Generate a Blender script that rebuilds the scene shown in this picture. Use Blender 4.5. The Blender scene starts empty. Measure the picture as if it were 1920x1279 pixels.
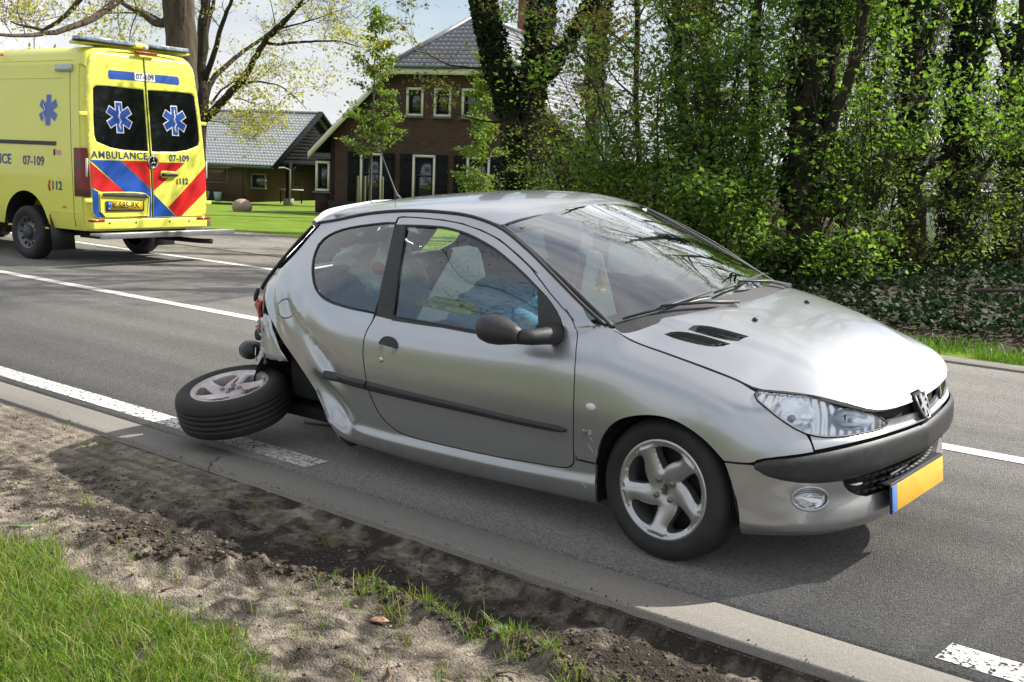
import bpy, bmesh, math, random
import numpy as np
from mathutils import Vector, Matrix
from mathutils.geometry import delaunay_2d_cdt
rng = np.random.default_rng(7); random.seed(7)
SC = bpy.context.scene
COL = SC.collection

# ------------------------------------------------------------------ camera
CAM_H, YAW, PITCH, ROLL = 1.5794, -0.6947, 0.1539, 0.0386
def cam_axes():
    a = -YAW; c, s = math.cos(a), math.sin(a)
    right = np.array([c, s, 0.]); fwd = np.array([-s, c, 0.]); up = np.array([0, 0, 1.])
    f2 = fwd*math.cos(PITCH)-up*math.sin(PITCH); u2 = up*math.cos(PITCH)+fwd*math.sin(PITCH)
    r3 = right*math.cos(ROLL)+u2*math.sin(ROLL); u3 = u2*math.cos(ROLL)-right*math.sin(ROLL)
    return r3, u3, f2, right, fwd
R3, U3, F3, CR, CF = cam_axes()
cam = bpy.data.cameras.new('camera'); camo = bpy.data.objects.new('camera', cam); COL.objects.link(camo)
cam.sensor_width = 36.0; cam.lens = 36.0*2179.18/1920.0; cam.clip_end = 2000; cam.clip_start = 0.05
M = Matrix.Identity(4)
for i in range(3):
    M[i][0] = R3[i]; M[i][1] = U3[i]; M[i][2] = -F3[i]
M[2][3] = CAM_H
camo.matrix_world = M
SC.camera = camo
# ------------------------------------------------------------------ sky and sun
SUN_EL, SUN_AZ = math.radians(42.4), math.radians(31.7)      # azimuth from +Y towards +X
W = bpy.data.worlds.new('World'); SC.world = W; W.use_nodes = True
nt = W.node_tree; N = nt.nodes; L = nt.links
for n in list(N): N.remove(n)
out = N.new('ShaderNodeOutputWorld'); bg = N.new('ShaderNodeBackground')
sky = N.new('ShaderNodeTexSky'); sky.sky_type = 'NISHITA'; sky.sun_disc = False
sky.sun_elevation = SUN_EL; sky.sun_rotation = SUN_AZ; sky.air_density = 1.0; sky.dust_density = 1.5; sky.ozone_density = 1.5
tc = N.new('ShaderNodeTexCoord'); mp = N.new('ShaderNodeMapping'); mp.inputs['Scale'].default_value = (1, 1, 2.4); mp.inputs['Location'].default_value = (1.3, .4, .2)
nz = N.new('ShaderNodeTexNoise'); nz.inputs['Scale'].default_value = 2.1; nz.inputs['Detail'].default_value = 8; nz.inputs['Roughness'].default_value = .55
cr = N.new('ShaderNodeValToRGB'); cr.color_ramp.elements[0].position = .33; cr.color_ramp.elements[1].position = .56
nz2 = N.new('ShaderNodeTexNoise'); nz2.inputs['Scale'].default_value = 4.; nz2.inputs['Detail'].default_value = 6
cr2 = N.new('ShaderNodeValToRGB'); cr2.color_ramp.elements[0].color = (5.0, 5.15, 5.5, 1); cr2.color_ramp.elements[1].color = (7.6, 7.6, 7.7, 1)
cr2.color_ramp.elements[0].position = .3; cr2.color_ramp.elements[1].position = .7
mx = N.new('ShaderNodeMix'); mx.data_type = 'RGBA'
L.new(tc.outputs['Generated'], mp.inputs['Vector']); L.new(mp.outputs[0], nz.inputs['Vector']); L.new(mp.outputs[0], nz2.inputs['Vector'])
L.new(nz.outputs['Fac'], cr.inputs[0]); L.new(nz2.outputs['Fac'], cr2.inputs[0])
L.new(cr.outputs[0], mx.inputs[0]); L.new(sky.outputs[0], mx.inputs[6]); L.new(cr2.outputs[0], mx.inputs[7])
L.new(mx.outputs[2], bg.inputs[0]); bg.inputs[1].default_value = 0.088; L.new(bg.outputs[0], out.inputs[0])
sd = bpy.data.lights.new('sun', 'SUN'); sd.energy = 5.0; sd.angle = math.radians(.53); sd.color = (1, .955, .88)
so = bpy.data.objects.new('sun', sd); COL.objects.link(so)
sv = Vector((math.sin(SUN_AZ)*math.cos(SUN_EL), math.cos(SUN_AZ)*math.cos(SUN_EL), math.sin(SUN_EL)))
so.rotation_euler = sv.to_track_quat('Z', 'Y').to_euler(); so.location = (20, 30, 40)
SC.view_settings.view_transform = 'Standard'; SC.view_settings.look = 'None'; SC.view_settings.gamma = 1
SC.view_settings.use_curve_mapping = False; SC.view_settings.exposure = 0.82
SC.cycles.max_bounces = 8; SC.cycles.transparent_max_bounces = 12; SC.cycles.use_denoising = True
SC.cycles.caustics_reflective = False; SC.cycles.caustics_refractive = False

# ------------------------------------------------------------------ helpers
MATS = {}
def mat(name, col, rough=.6, metal=0., spec=.5, var=None, scale=10., bump=0., bscale=None, coat=0., trans=None, detail=4., subs=None, rvar=0., stretch=None, attr=None):
    """procedural principled material; var = second colour mixed by noise"""
    if name in MATS: return MATS[name]
    m = bpy.data.materials.new(name); m.use_nodes = True; MATS[name] = m
    t = m.node_tree; n = t.nodes; l = t.links; b = n['Principled BSDF']
    b.inputs['Roughness'].default_value = rough; b.inputs['Metallic'].default_value = metal
    b.inputs['Specular IOR Level'].default_value = spec
    b.inputs['Coat Weight'].default_value = coat; b.inputs['Coat Roughness'].default_value = .04
    tcn = n.new('ShaderNodeTexCoord'); vec = tcn.outputs['Object']
    if stretch:
        mpn = n.new('ShaderNodeMapping'); mpn.inputs['Scale'].default_value = stretch; l.new(vec, mpn.inputs[0]); vec = mpn.outputs[0]
    if var is not None:
        nn = n.new('ShaderNodeTexNoise'); nn.inputs['Scale'].default_value = scale; nn.inputs['Detail'].default_value = detail; nn.inputs['Roughness'].default_value = .6
        l.new(vec, nn.inputs['Vector'])
        r = n.new('ShaderNodeValToRGB'); r.color_ramp.elements[0].position = .35; r.color_ramp.elements[1].position = .65
        r.color_ramp.elements[0].color = (*col, 1); r.color_ramp.elements[1].color = (*var, 1)
        l.new(nn.outputs['Fac'], r.inputs[0]); l.new(r.outputs[0], b.inputs['Base Color'])
        if rvar:
            mr = n.new('ShaderNodeMapRange'); mr.inputs[3].default_value = rough-rvar; mr.inputs[4].default_value = rough+rvar
            l.new(nn.outputs['Fac'], mr.inputs[0]); l.new(mr.outputs[0], b.inputs['Roughness'])
    else:
        b.inputs['Base Color'].default_value = (*col, 1)
    if bump:
        n2 = n.new('ShaderNodeTexNoise'); n2.inputs['Scale'].default_value = bscale or scale*2; n2.inputs['Detail'].default_value = 5
        l.new(vec, n2.inputs['Vector'])
        bp = n.new('ShaderNodeBump'); bp.inputs['Strength'].default_value = 1.; bp.inputs['Distance'].default_value = bump
        l.new(n2.outputs['Fac'], bp.inputs['Height']); l.new(bp.outputs[0], b.inputs['Normal'])
    return m
def leafmat(name, c1, c2, tr=.45, rough=.45, c3=None):
    if name in MATS: return MATS[name]
    m = bpy.data.materials.new(name); m.use_nodes = True; MATS[name] = m
    t = m.node_tree; n = t.nodes; l = t.links; b = n['Principled BSDF']; o = n['Material Output']
    g = n.new('ShaderNodeNewGeometry'); r = n.new('ShaderNodeValToRGB')
    r.color_ramp.elements[0].color = (*c1, 1); r.color_ramp.elements[1].color = (*c2, 1)
    if c3 is not None:
        e = r.color_ramp.elements.new(.5); e.color = (*c3, 1)
    l.new(g.outputs['Random Per Island'], r.inputs[0]); l.new(r.outputs[0], b.inputs['Base Color'])
    b.inputs['Roughness'].default_value = rough; b.inputs['Specular IOR Level'].default_value = .35
    tn = n.new('ShaderNodeBsdfTranslucent'); mul = n.new('ShaderNodeMix'); mul.data_type = 'RGBA'; mul.blend_type = 'MULTIPLY'; mul.inputs[0].default_value = 1
    l.new(r.outputs[0], mul.inputs[6]); mul.inputs[7].default_value = (1.5, 1.6, .7, 1); l.new(mul.outputs[2], tn.inputs[0])
    ms = n.new('ShaderNodeMixShader'); ms.inputs[0].default_value = tr
    l.new(b.outputs[0], ms.inputs[1]); l.new(tn.outputs[0], ms.inputs[2]); l.new(ms.outputs[0], o.inputs[0])
    return m
def glassmat(name, tint=(.75, .85, .82), refl=1.0, rough=.0, ior=1.5, k_=2.0):
    if name in MATS: return MATS[name]
    m = bpy.data.materials.new(name); m.use_nodes = True; MATS[name] = m
    t = m.node_tree; n = t.nodes; l = t.links; o = n['Material Output']; n.remove(n['Principled BSDF'])
    a = n.new('ShaderNodeBsdfTransparent'); a.inputs[0].default_value = (*tint, 1)
    g = n.new('ShaderNodeBsdfGlossy'); g.inputs['Roughness'].default_value = rough; g.inputs[0].default_value = (refl, refl, refl, 1)
    f = n.new('ShaderNodeFresnel'); f.inputs[0].default_value = ior; ms = n.new('ShaderNodeMixShader')
    k = n.new('ShaderNodeMath'); k.operation = 'MULTIPLY'; k.inputs[1].default_value = k_; k.use_clamp = True; l.new(f.outputs[0], k.inputs[0])
    l.new(k.outputs[0], ms.inputs[0]); l.new(a.outputs[0], ms.inputs[1]); l.new(g.outputs[0], ms.inputs[2]); l.new(ms.outputs[0], o.inputs[0])
    return m
def link(o, parent=None):
    COL.objects.link(o)
    if parent is not None: o.parent = parent
    return o
def tag(o, label=None, cat=None, group=None, kind=None):
    if label: o['label'] = label
    if cat: o['category'] = cat
    if group: o['group'] = group
    if kind: o['kind'] = kind
    return o
def empty(name, loc=(0, 0, 0), rz=0, mw=None, parent=None):
    o = bpy.data.objects.new(name, None); link(o, parent); o.empty_display_size = .1
    if mw is not None: o.matrix_world = mw
    else: o.location = loc; o.rotation_euler = (0, 0, rz)
    return o
def mesh(name, V, F, m=None, parent=None, smooth=False, mats=None, mi=None, data_only=False):
    """V (n,3), F list of index tuples or (n,k) array -> one mesh object"""
    me = bpy.data.meshes.new(name)
    V = np.asarray(V, dtype=np.float32).reshape(-1, 3)
    if isinstance(F, np.ndarray):
        k = F.shape[1]; nf = F.shape[0]; flat = F.astype(np.int32).ravel(); st = np.arange(nf, dtype=np.int32)*k; tot = np.full(nf, k, np.int32)
    else:
        ln = [len(f) for f in F]; nf = len(F); flat = np.array([i for f in F for i in f], np.int32); tot = np.array(ln, np.int32)
        st = np.concatenate([[0], np.cumsum(tot)[:-1]]).astype(np.int32) if nf else np.zeros(0, np.int32)
    me.vertices.add(len(V)); me.vertices.foreach_set('co', V.ravel())
    me.loops.add(len(flat)); me.loops.foreach_set('vertex_index', flat)
    me.polygons.add(nf); me.polygons.foreach_set('loop_start', st)
    if mi is not None: me.polygons.foreach_set('material_index', np.asarray(mi, np.int32))
    me.update(calc_edges=True); me.validate()
    if smooth: me.polygons.foreach_set('use_smooth', np.ones(len(me.polygons), bool))
    for mm in (mats or ([m] if m else [])): me.materials.append(mm)
    if data_only: return me
    o = bpy.data.objects.new(name, me); link(o, parent); return o
_TQ = {}
def tubeq(n, k):
    if (n, k) not in _TQ: _TQ[(n, k)] = np.array([(i*k+j, i*k+(j+1) % k, (i+1)*k+(j+1) % k, (i+1)*k+j) for i in range(n-1) for j in range(k)])
    return _TQ[(n, k)]
class MB:
    """collects simple solids for one mesh"""
    def __init__(s): s.V = []; s.F = []; s.Q = []; s.n = 0
    def add(s, V, F):
        V = np.asarray(V, float).reshape(-1, 3); s.V.append(V); s.F += [tuple(int(i)+s.n for i in f) for f in F]; s.n += len(V); return s
    def box(s, c, d, rz=0., rx=0., ry=0.):
        x, y, z = np.array(d)/2.
        P = np.array([[-x, -y, -z], [x, -y, -z], [x, y, -z], [-x, y, -z], [-x, -y, z], [x, -y, z], [x, y, z], [-x, y, z]])
        if rz or rx or ry:
            P = P@np.array((Matrix.Rotation(rz, 3, 'Z')@Matrix.Rotation(ry, 3, 'Y')@Matrix.Rotation(rx, 3, 'X')).transposed())
        return s.add(P+np.array(c), [(3, 2, 1, 0), (4, 5, 6, 7), (0, 1, 5, 4), (1, 2, 6, 5), (2, 3, 7, 6), (3, 0, 4, 7)])
    def tube(s, P, R, k=8, cap=True):
        P = np.asarray(P, float); n = len(P); R = np.broadcast_to(np.asarray(R, float), (n,)) if np.ndim(R) <= 1 else R
        if k <= 5 and not cap:
            T = np.gradient(P, axis=0); m = np.abs(P[-1]-P[0]); ref = np.zeros(3); ref[m.argmin()] = 1.; A = np.cross(T, ref); A /= (np.linalg.norm(A, axis=1)[:, None]+1e-9); B = np.cross(T, A); B /= (np.linalg.norm(B, axis=1)[:, None]+1e-9)
            th = np.arange(k)*2*math.pi/k; V = (P[:, None]+R[:, None, None]*(np.cos(th)[None, :, None]*A[:, None]+np.sin(th)[None, :, None]*B[:, None])).reshape(-1, 3)
            s.V.append(V); s.Q.append(tubeq(n, k)+s.n); s.n += len(V); return s
        T = np.gradient(P, axis=0); T /= (np.linalg.norm(T, axis=1)[:, None]+1e-9)
        ref = np.array([0, 0, 1.]) if abs(T[0][2]) < .9 else np.array([1., 0, 0])
        V = []; th = np.arange(k)*2*math.pi/k
        A = np.cross(T[0], ref); A /= np.linalg.norm(A)
        for i in range(n):
            A = A-T[i]*(A@T[i]); A /= (np.linalg.norm(A)+1e-9); B = np.cross(T[i], A)
            V.append(P[i]+R[i]*(np.cos(th)[:, None]*A+np.sin(th)[:, None]*B))
        F = []
        for i in range(n-1):
            for j in range(k):
                F.append((i*k+j, i*k+(j+1) % k, (i+1)*k+(j+1) % k, (i+1)*k+j))
        if cap: F.append(tuple(range(k))[::-1]); F.append(tuple((n-1)*k+j for j in range(k)))
        return s.add(np.concatenate(V), F)
    def prism(s, poly, a, b):
        """polygon of 3-D points swept from +a to +b offsets"""
        P = np.asarray(poly, float); n = len(P)
        V = np.concatenate([P+np.array(a), P+np.array(b)])
        return s.add(V, [tuple(range(n))[::-1], tuple(range(n, 2*n))]+[(i, (i+1) % n, n+(i+1) % n, n+i) for i in range(n)])
    def ellipsoid(s, c, r, nu=16, nv=10, rot=None):
        V = []; F = []
        for i in range(nv+1):
            ph = math.pi*i/nv
            for j in range(nu):
                t = 2*math.pi*j/nu; V.append((r[0]*math.sin(ph)*math.cos(t), r[1]*math.sin(ph)*math.sin(t), r[2]*math.cos(ph)))
        for i in range(nv):
            for j in range(nu): F.append((i*nu+j, (i+1)*nu+j, (i+1)*nu+(j+1) % nu, i*nu+(j+1) % nu))
        V = np.array(V)
        if rot is not None: V = V@np.array(rot).T
        return s.add(V+np.array(c), F)
    def obj(s, name, m, parent=None, smooth=False, bevel=0., seg=2):
        if s.Q and not s.F: FF = np.concatenate(s.Q)
        else: FF = s.F+[tuple(f) for q in s.Q for f in q.tolist()]
        o = mesh(name, np.concatenate(s.V), FF, m, parent, smooth)
        if bevel:
            b = o.modifiers.new('bevel', 'BEVEL'); b.width = bevel; b.segments = seg; b.limit_method = 'ANGLE'; b.angle_limit = math.radians(40)
        return o
def lathe(prof, k=48, axis='Y'):
    """prof list of (r, h) -> V, F about axis"""
    V = []; F = []; n = len(prof)
    for j in range(k):
        t = 2*math.pi*j/k
        for r, h in prof:
            if axis == 'Y': V.append((r*math.cos(t), h, r*math.sin(t)))
            else: V.append((r*math.cos(t), r*math.sin(t), h))
    for j in range(k):
        for i in range(n-1):
            F.append((j*n+i, j*n+i+1, ((j+1) % k)*n+i+1, ((j+1) % k)*n+i))
    return np.array(V), F
def pip(pts, poly):
    """even-odd test"""
    x, y = pts[:, 0], pts[:, 1]; ins = np.zeros(len(pts), bool); P = np.asarray(poly); n = len(P)
    for i in range(n):
        x1, y1 = P[i]; x2, y2 = P[(i+1) % n]
        if y1 == y2: continue
        c = ((y1 > y) != (y2 > y)) & (x < (x2-x1)*(y-y1)/(y2-y1)+x1); ins ^= c
    return ins
def dens(poly, step):
    P = np.asarray(poly, float); o = []
    for i in range(len(P)):
        a, b = P[i], P[(i+1) % len(P)]; n = max(1, int(math.ceil(np.linalg.norm(b-a)/step)))
        for k in range(n): o.append(a+(b-a)*k/n)
    return np.array(o)
def smoothpoly(poly, n=1):
    """corner-cutting that keeps sharp corners"""
    P = [np.array(p, float) for p in poly]
    for _ in range(n):
        Q = []
        for i in range(len(P)):
            a, b, c = P[i-1], P[i], P[(i+1) % len(P)]
            d1 = (b-a)/(np.linalg.norm(b-a)+1e-9); d2 = (c-b)/(np.linalg.norm(c-b)+1e-9)
            if d1@d2 > .75: Q += [b*.75+a*.25, b*.75+c*.25]
            else: Q.append(b)
        P = Q
    return np.array(P)
def tri2d(outer, holes=(), step=.03):
    """constrained triangulation of a polygon with holes and interior grid points"""
    rings = [dens(r, step) for r in [outer, *holes]]
    V = []; E = []
    for r in rings:
        s = len(V); V += [tuple(p) for p in r]; E += [(s+i, s+(i+1) % len(r)) for i in range(len(r))]
    lo = rings[0].min(0); hi = rings[0].max(0)
    gx, gy = np.meshgrid(np.arange(lo[0]+step/2, hi[0], step), np.arange(lo[1]+step/2, hi[1], step)); gx = gx+((np.arange(gx.shape[0]) % 2)*step/2)[:, None]
    G = np.stack([gx.ravel(), gy.ravel()], 1); k = pip(G, rings[0])
    for r in rings[1:]: k &= ~pip(G, r)
    G = G[k]; B = np.array(V)
    if len(G):
        d = np.ones(len(G), bool)
        for i in range(0, len(G), 400):
            d[i:i+400] = (((G[i:i+400, None]-B[None])**2).sum(2).min(1) > (.45*step)**2)
        G = G[d]
    r = delaunay_2d_cdt([Vector(p) for p in V]+[Vector(p) for p in G], E, [], 0, 1e-7)
    vs = np.array([tuple(v) for v in r[0]]); T = np.array([f for f in r[2] if len(f) == 3]); c = vs[T].mean(1)
    k = pip(c, rings[0])
    for h in rings[1:]: k &= ~pip(c, h)
    T = T[k]; A = vs[T]; ar = (A[:, 1, 0]-A[:, 0, 0])*(A[:, 2, 1]-A[:, 0, 1])-(A[:, 1, 1]-A[:, 0, 1])*(A[:, 2, 0]-A[:, 0, 0]); T[ar < 0] = T[ar < 0][:, ::-1]
    return vs, T[np.abs(ar) > (step*step)*.004]
def noise2(x, y, seed=0, oct=4, per=1.):
    """value noise fBm"""
    x = np.asarray(x, float); y = np.asarray(y, float); o = np.zeros_like(x); a = 1.; tot = 0
    r = np.random.default_rng(seed); tab = r.random((256, 256))
    for k in range(oct):
        fx = x/per*2**k+17.3*k; fy = y/per*2**k+9.1*k
        i = np.floor(fx).astype(int); j = np.floor(fy).astype(int); tx = fx-i; ty = fy-j; tx = tx*tx*(3-2*tx); ty = ty*ty*(3-2*ty)
        g = lambda p, q: tab[p % 256, q % 256]
        o += a*((g(i, j)*(1-tx)+g(i+1, j)*tx)*(1-ty)+(g(i, j+1)*(1-tx)+g(i+1, j+1)*tx)*ty); tot += a; a *= .5
    return o/tot
def text(name, s, size, m, parent, mw, ext=.0015, sx=1., align='LEFT', space=1.0, bold=0.):
    c = bpy.data.curves.new(name, 'FONT'); c.body = s; c.size = size; c.extrude = ext; c.align_x = align; c.align_y = 'CENTER'; c.space_character = space; c.offset = bold; c.resolution_u = 3
    q = bpy.data.objects.new(name, c); COL.objects.link(q); me = bpy.data.meshes.new_from_object(q); bpy.data.objects.remove(q); bpy.data.curves.remove(c)
    me.materials.clear(); me.materials.append(m); o = bpy.data.objects.new(name, me); link(o, parent)
    o.matrix_local = mw@Matrix.Diagonal((sx, 1, 1, 1)); return o

# ------------------------------------------------------------------ surfaces of the place
def speckle(name, dark, mid, light, s1, s2, rough, bump, big=None, bigcol=None, spec=.3):
    """asphalt / concrete: fine aggregate + broad wear"""
    m = bpy.data.materials.new(name); m.use_nodes = True; MATS[name] = m
    t = m.node_tree; n = t.nodes; l = t.links; b = n['Principled BSDF']; b.inputs['Roughness'].default_value = rough; b.inputs['Specular IOR Level'].default_value = spec
    tcn = n.new('ShaderNodeTexCoord'); vec = tcn.outputs['Object']
    v = n.new('ShaderNodeTexVoronoi'); v.inputs['Scale'].default_value = s1; l.new(vec, v.inputs['Vector'])
    r = n.new('ShaderNodeValToRGB'); e = r.color_ramp.elements; e[0].color = (*dark, 1); e[1].color = (*light, 1); e[0].position = .05; e[1].position = .95
    k = e.new(.5); k.color = (*mid, 1)
    sep = n.new('ShaderNodeSeparateColor'); l.new(v.outputs['Color'], sep.inputs[0]); l.new(sep.outputs[0], r.inputs[0])
    q = n.new('ShaderNodeTexNoise'); q.inputs['Scale'].default_value = big or .6; q.inputs['Detail'].default_value = 6
    mpn = n.new('ShaderNodeMapping'); mpn.inputs['Scale'].default_value = (.35, 1, 1); l.new(vec, mpn.inputs[0]); l.new(mpn.outputs[0], q.inputs['Vector'])
    r2 = n.new('ShaderNodeValToRGB'); r2.color_ramp.elements[0].position = .3; r2.color_ramp.elements[1].position = .7
    r2.color_ramp.elements[0].color = (*(bigcol or (.82, .82, .82)), 1); r2.color_ramp.elements[1].color = (1.12, 1.1, 1.06, 1); l.new(q.outputs['Fac'], r2.inputs[0])
    mu = n.new('ShaderNodeMix'); mu.data_type = 'RGBA'; mu.blend_type = 'MULTIPLY'; mu.inputs[0].default_value = 1
    q3 = n.new('ShaderNodeTexNoise'); q3.inputs['Scale'].default_value = 1.; q3.inputs['Detail'].default_value = 5; m3 = n.new('ShaderNodeMapping'); m3.inputs['Scale'].default_value = (.10, 3.2, 1); l.new(vec, m3.inputs[0]); l.new(m3.outputs[0], q3.inputs['Vector'])
    r3 = n.new('ShaderNodeValToRGB'); r3.color_ramp.elements[0].position = .35; r3.color_ramp.elements[1].position = .65; r3.color_ramp.elements[0].color = (.86, .85, .84, 1); r3.color_ramp.elements[1].color = (1.08, 1.07, 1.05, 1); l.new(q3.outputs['Fac'], r3.inputs[0])
    m4 = n.new('ShaderNodeMix'); m4.data_type = 'RGBA'; m4.blend_type = 'MULTIPLY'; m4.inputs[0].default_value = 1; l.new(r2.outputs[0], m4.inputs[6]); l.new(r3.outputs[0], m4.inputs[7])
    l.new(r.outputs[0], mu.inputs[6]); l.new(m4.outputs[2], mu.inputs[7]); l.new(mu.outputs[2], b.inputs['Base Color'])
    n2 = n.new('ShaderNodeTexNoise'); n2.inputs['Scale'].default_value = s2; n2.inputs['Detail'].default_value = 3; l.new(vec, n2.inputs['Vector'])
    ad = n.new('ShaderNodeMath'); ad.operation = 'SUBTRACT'; l.new(n2.outputs['Fac'], ad.inputs[0]); l.new(v.outputs['Distance'], ad.inputs[1])
    bp = n.new('ShaderNodeBump'); bp.inputs['Distance'].default_value = bump; l.new(ad.outputs[0], bp.inputs['Height']); l.new(bp.outputs[0], b.inputs['Normal'])
    return m
ASPH = speckle('asphalt', (.158, .153, .148), (.255, .247, .236), (.37, .358, .34), 175., 110., .85, .006)
ASPH2 = speckle('asphalt_pale', (.15, .143, .136), (.205, .195, .187), (.28, .268, .255), 90., 60., .85, .004)
CONC = speckle('concrete', (.19, .182, .168), (.235, .225, .205), (.275, .262, .238), 260., 60., .9, .0015, big=1.6)
def worn_paint(name, thr):
    m = speckle(name, (.60, .60, .58), (.70, .70, .68), (.78, .78, .76), 90., 60., .7, .004)
    t = m.node_tree; n = t.nodes; l = t.links; b = n['Principled BSDF']; o = n['Material Output']
    tcn = n.new('ShaderNodeTexCoord'); v = n.new('ShaderNodeTexNoise'); v.inputs['Scale'].default_value = 38; v.inputs['Detail'].default_value = 5; v.inputs['Roughness'].default_value = .7
    l.new(tcn.outputs['Object'], v.inputs['Vector'])
    r = n.new('ShaderNodeValToRGB'); r.color_ramp.elements[0].position = thr; r.color_ramp.elements[1].position = thr+.05; l.new(v.outputs['Fac'], r.inputs[0])
    tr = n.new('ShaderNodeBsdfTransparent'); ms = n.new('ShaderNodeMixShader'); l.new(r.outputs[0], ms.inputs[0]); l.new(tr.outputs[0], ms.inputs[1]); l.new(b.outputs[0], ms.inputs[2]); l.new(ms.outputs[0], o.inputs[0])
    return m
PAINT = worn_paint('road_paint', .43); PAINT2 = worn_paint('road_paint_fresh', .27)
def terr(x, y):
    """height of the ground beyond the road: falls away slowly towards the farm"""
    d = x*CF[0]+y*CF[1]
    k = np.clip((y-11.2)/6, 0, 1)
    return -np.clip(d-23, 0, 200)*.0327*k
def sheet(name, x0, x1, y0, y1, z, m, kind='structure', nx=1, ny=1, parent=None):
    xs = np.linspace(x0, x1, nx+1); ys = np.linspace(y0, y1, ny+1); X, Y = np.meshgrid(xs, ys)
    V = np.stack([X.ravel(), Y.ravel(), np.full(X.size, z)], 1)
    F = np.array([(j*(nx+1)+i, j*(nx+1)+i+1, (j+1)*(nx+1)+i+1, (j+1)*(nx+1)+i) for j in range(ny) for i in range(nx)])
    o = mesh(name, V, F, m, parent)
    if kind: o['kind'] = kind
    return o
# road with a slightly ragged near edge
xs = np.linspace(-90, 60, 2501); e = np.where(abs(xs+3) < 8, 3.672+.016*noise2(xs, xs*0, 3, 4, .13), 3.68)
V = np.concatenate([np.stack([xs, e, xs*0], 1), np.stack([xs, xs*0+10.35, xs*0], 1), np.stack([xs, e, xs*0-.05], 1)]); n = len(xs)
F = np.concatenate([np.array([(i, i+1, n+i+1, n+i) for i in range(n-1)]), np.array([(2*n+i, 2*n+i+1, i+1, i) for i in range(n-1)])])
tag(mesh('road', V, F, ASPH), kind='structure')
def marking(name, x0, x1, y0, y1, m, step=.05):
    xs = np.arange(x0, x1+step/2, step); a = y0+.007*(noise2(xs, xs*0, 5, 3, .09)-.5); b = y1+.007*(noise2(xs, xs*0+5, 6, 3, .09)-.5); n = len(xs)
    V = np.concatenate([np.stack([xs, a, xs*0+.0042], 1), np.stack([xs, b, xs*0+.0042], 1)])
    return tag(mesh(name, V, np.array([(i, i+1, n+i+1, n+i) for i in range(n-1)]), m), kind='structure')
marking('edge_marking', -9.5, -4.46, 3.735, 3.90, PAINT)
marking('edge_marking', -1.235, 3.2, 3.735, 3.90, PAINT)
marking('centre_marking', -60, 30, 6.755, 6.91, PAINT2, .1)
marking('far_edge_marking', -60, -11.2, 9.86, 10.0, PAINT2, .1)
# concrete kerb strip, cracked through near the loose wheel
ck = [(-4.80, 3.405), (-4.825, 3.45), (-4.87, 3.47), (-4.885, 3.52), (-4.925, 3.56), (-4.92, 3.62), (-4.935, 3.668)]
def kerb(name, left, right, y0=3.405, y1=3.668):
    xs = lambda a, b: np.linspace(a, b, max(2, int(abs(b-a)/.06)))
    X = xs(right[0][0], left[0][0])
    low = [(x, y0+.012*(float(noise2(np.array([x]), np.array([0.]), 9, 4, .15)[0])-.5)) for x in xs(left[0][0], right[0][0])[1:-1]]
    up = [(x, y1) for x in xs(right[-1][0], left[-1][0])[1:-1]]
    poly = [left[0]]+low+[right[0]]+right[1:-1]+[right[-1]]+up+[left[-1]]+left[1:-1][::-1]
    P = np.array([(x, y, -.004) for x, y in poly])
    return tag(MB().prism(P, (0, 0, -.12), (0, 0, 0)).obj(name, CONC, bevel=.012), kind='structure')
kerb('kerb', [(-60, 3.405), (-60, 3.668)], [(x-.004, y) for x, y in ck])
kerb('kerb', [(x+.004, y) for x, y in ck], [(30, 3.405), (30, 3.668)])
tag(MB().prism([(-9.6, 10.02, 0.02), (60, 10.02, .02), (60, 10.30, .02), (-9.6, 10.30, .02)], (0, 0, -.1), (0, 0, 0)).obj('kerb', CONC, bevel=.01), kind='structure')
# paved turning area beyond the far edge line
xs = np.linspace(-60, -9.6, 120); yo = 14.15+.25*(noise2(xs, xs*0, 12, 3, 2.)-.5)+.05*(xs+19)
V = np.concatenate([np.stack([xs, xs*0+10.02, xs*0+.004], 1), np.stack([xs, yo, xs*0+.004], 1)]); n = len(xs)
tag(mesh('driveway', V, np.array([(i, i+1, n+i+1, n+i) for i in range(n-1)]), ASPH2), kind='structure')
tag(MB().tube([(-40, 11.1, .006), (-15.8, 11.14, .006), (-13.8, 11.16, .006), (-9.7, 11.3, .006)], .008, 4).obj('driveway_joint', mat('tar', (.02, .02, .02), .7)), kind='structure')
# far ground: one sheet to the horizon
LAWN = mat('lawn', (.10, .165, .014), .8, var=(.165, .245, .024), scale=1.3, bump=.03, bscale=22, detail=8, spec=.1)
gx = np.concatenate([np.linspace(-900, -70, 15), np.linspace(-66, 30, 97), np.linspace(34, 900, 15)])
gy = np.concatenate([np.linspace(10.25, 70, 80), np.linspace(75, 1200, 20)])
X, Y = np.meshgrid(gx, gy); Z = terr(X, Y)-.012+np.where(Y < 10.5, -.02, 0)+.03*(noise2(X, Y, 21, 3, 3.)-.5)*np.clip((Y-15)/3, 0, 1)
nx = len(gx); F = np.array([(j*nx+i, j*nx+i+1, (j+1)*nx+i+1, (j+1)*nx+i) for j in range(len(gy)-1) for i in range(nx-1)])
tag(mesh('lawn', np.stack([X.ravel(), Y.ravel(), Z.ravel()], 1), F, LAWN, smooth=True), kind='structure')
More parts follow.
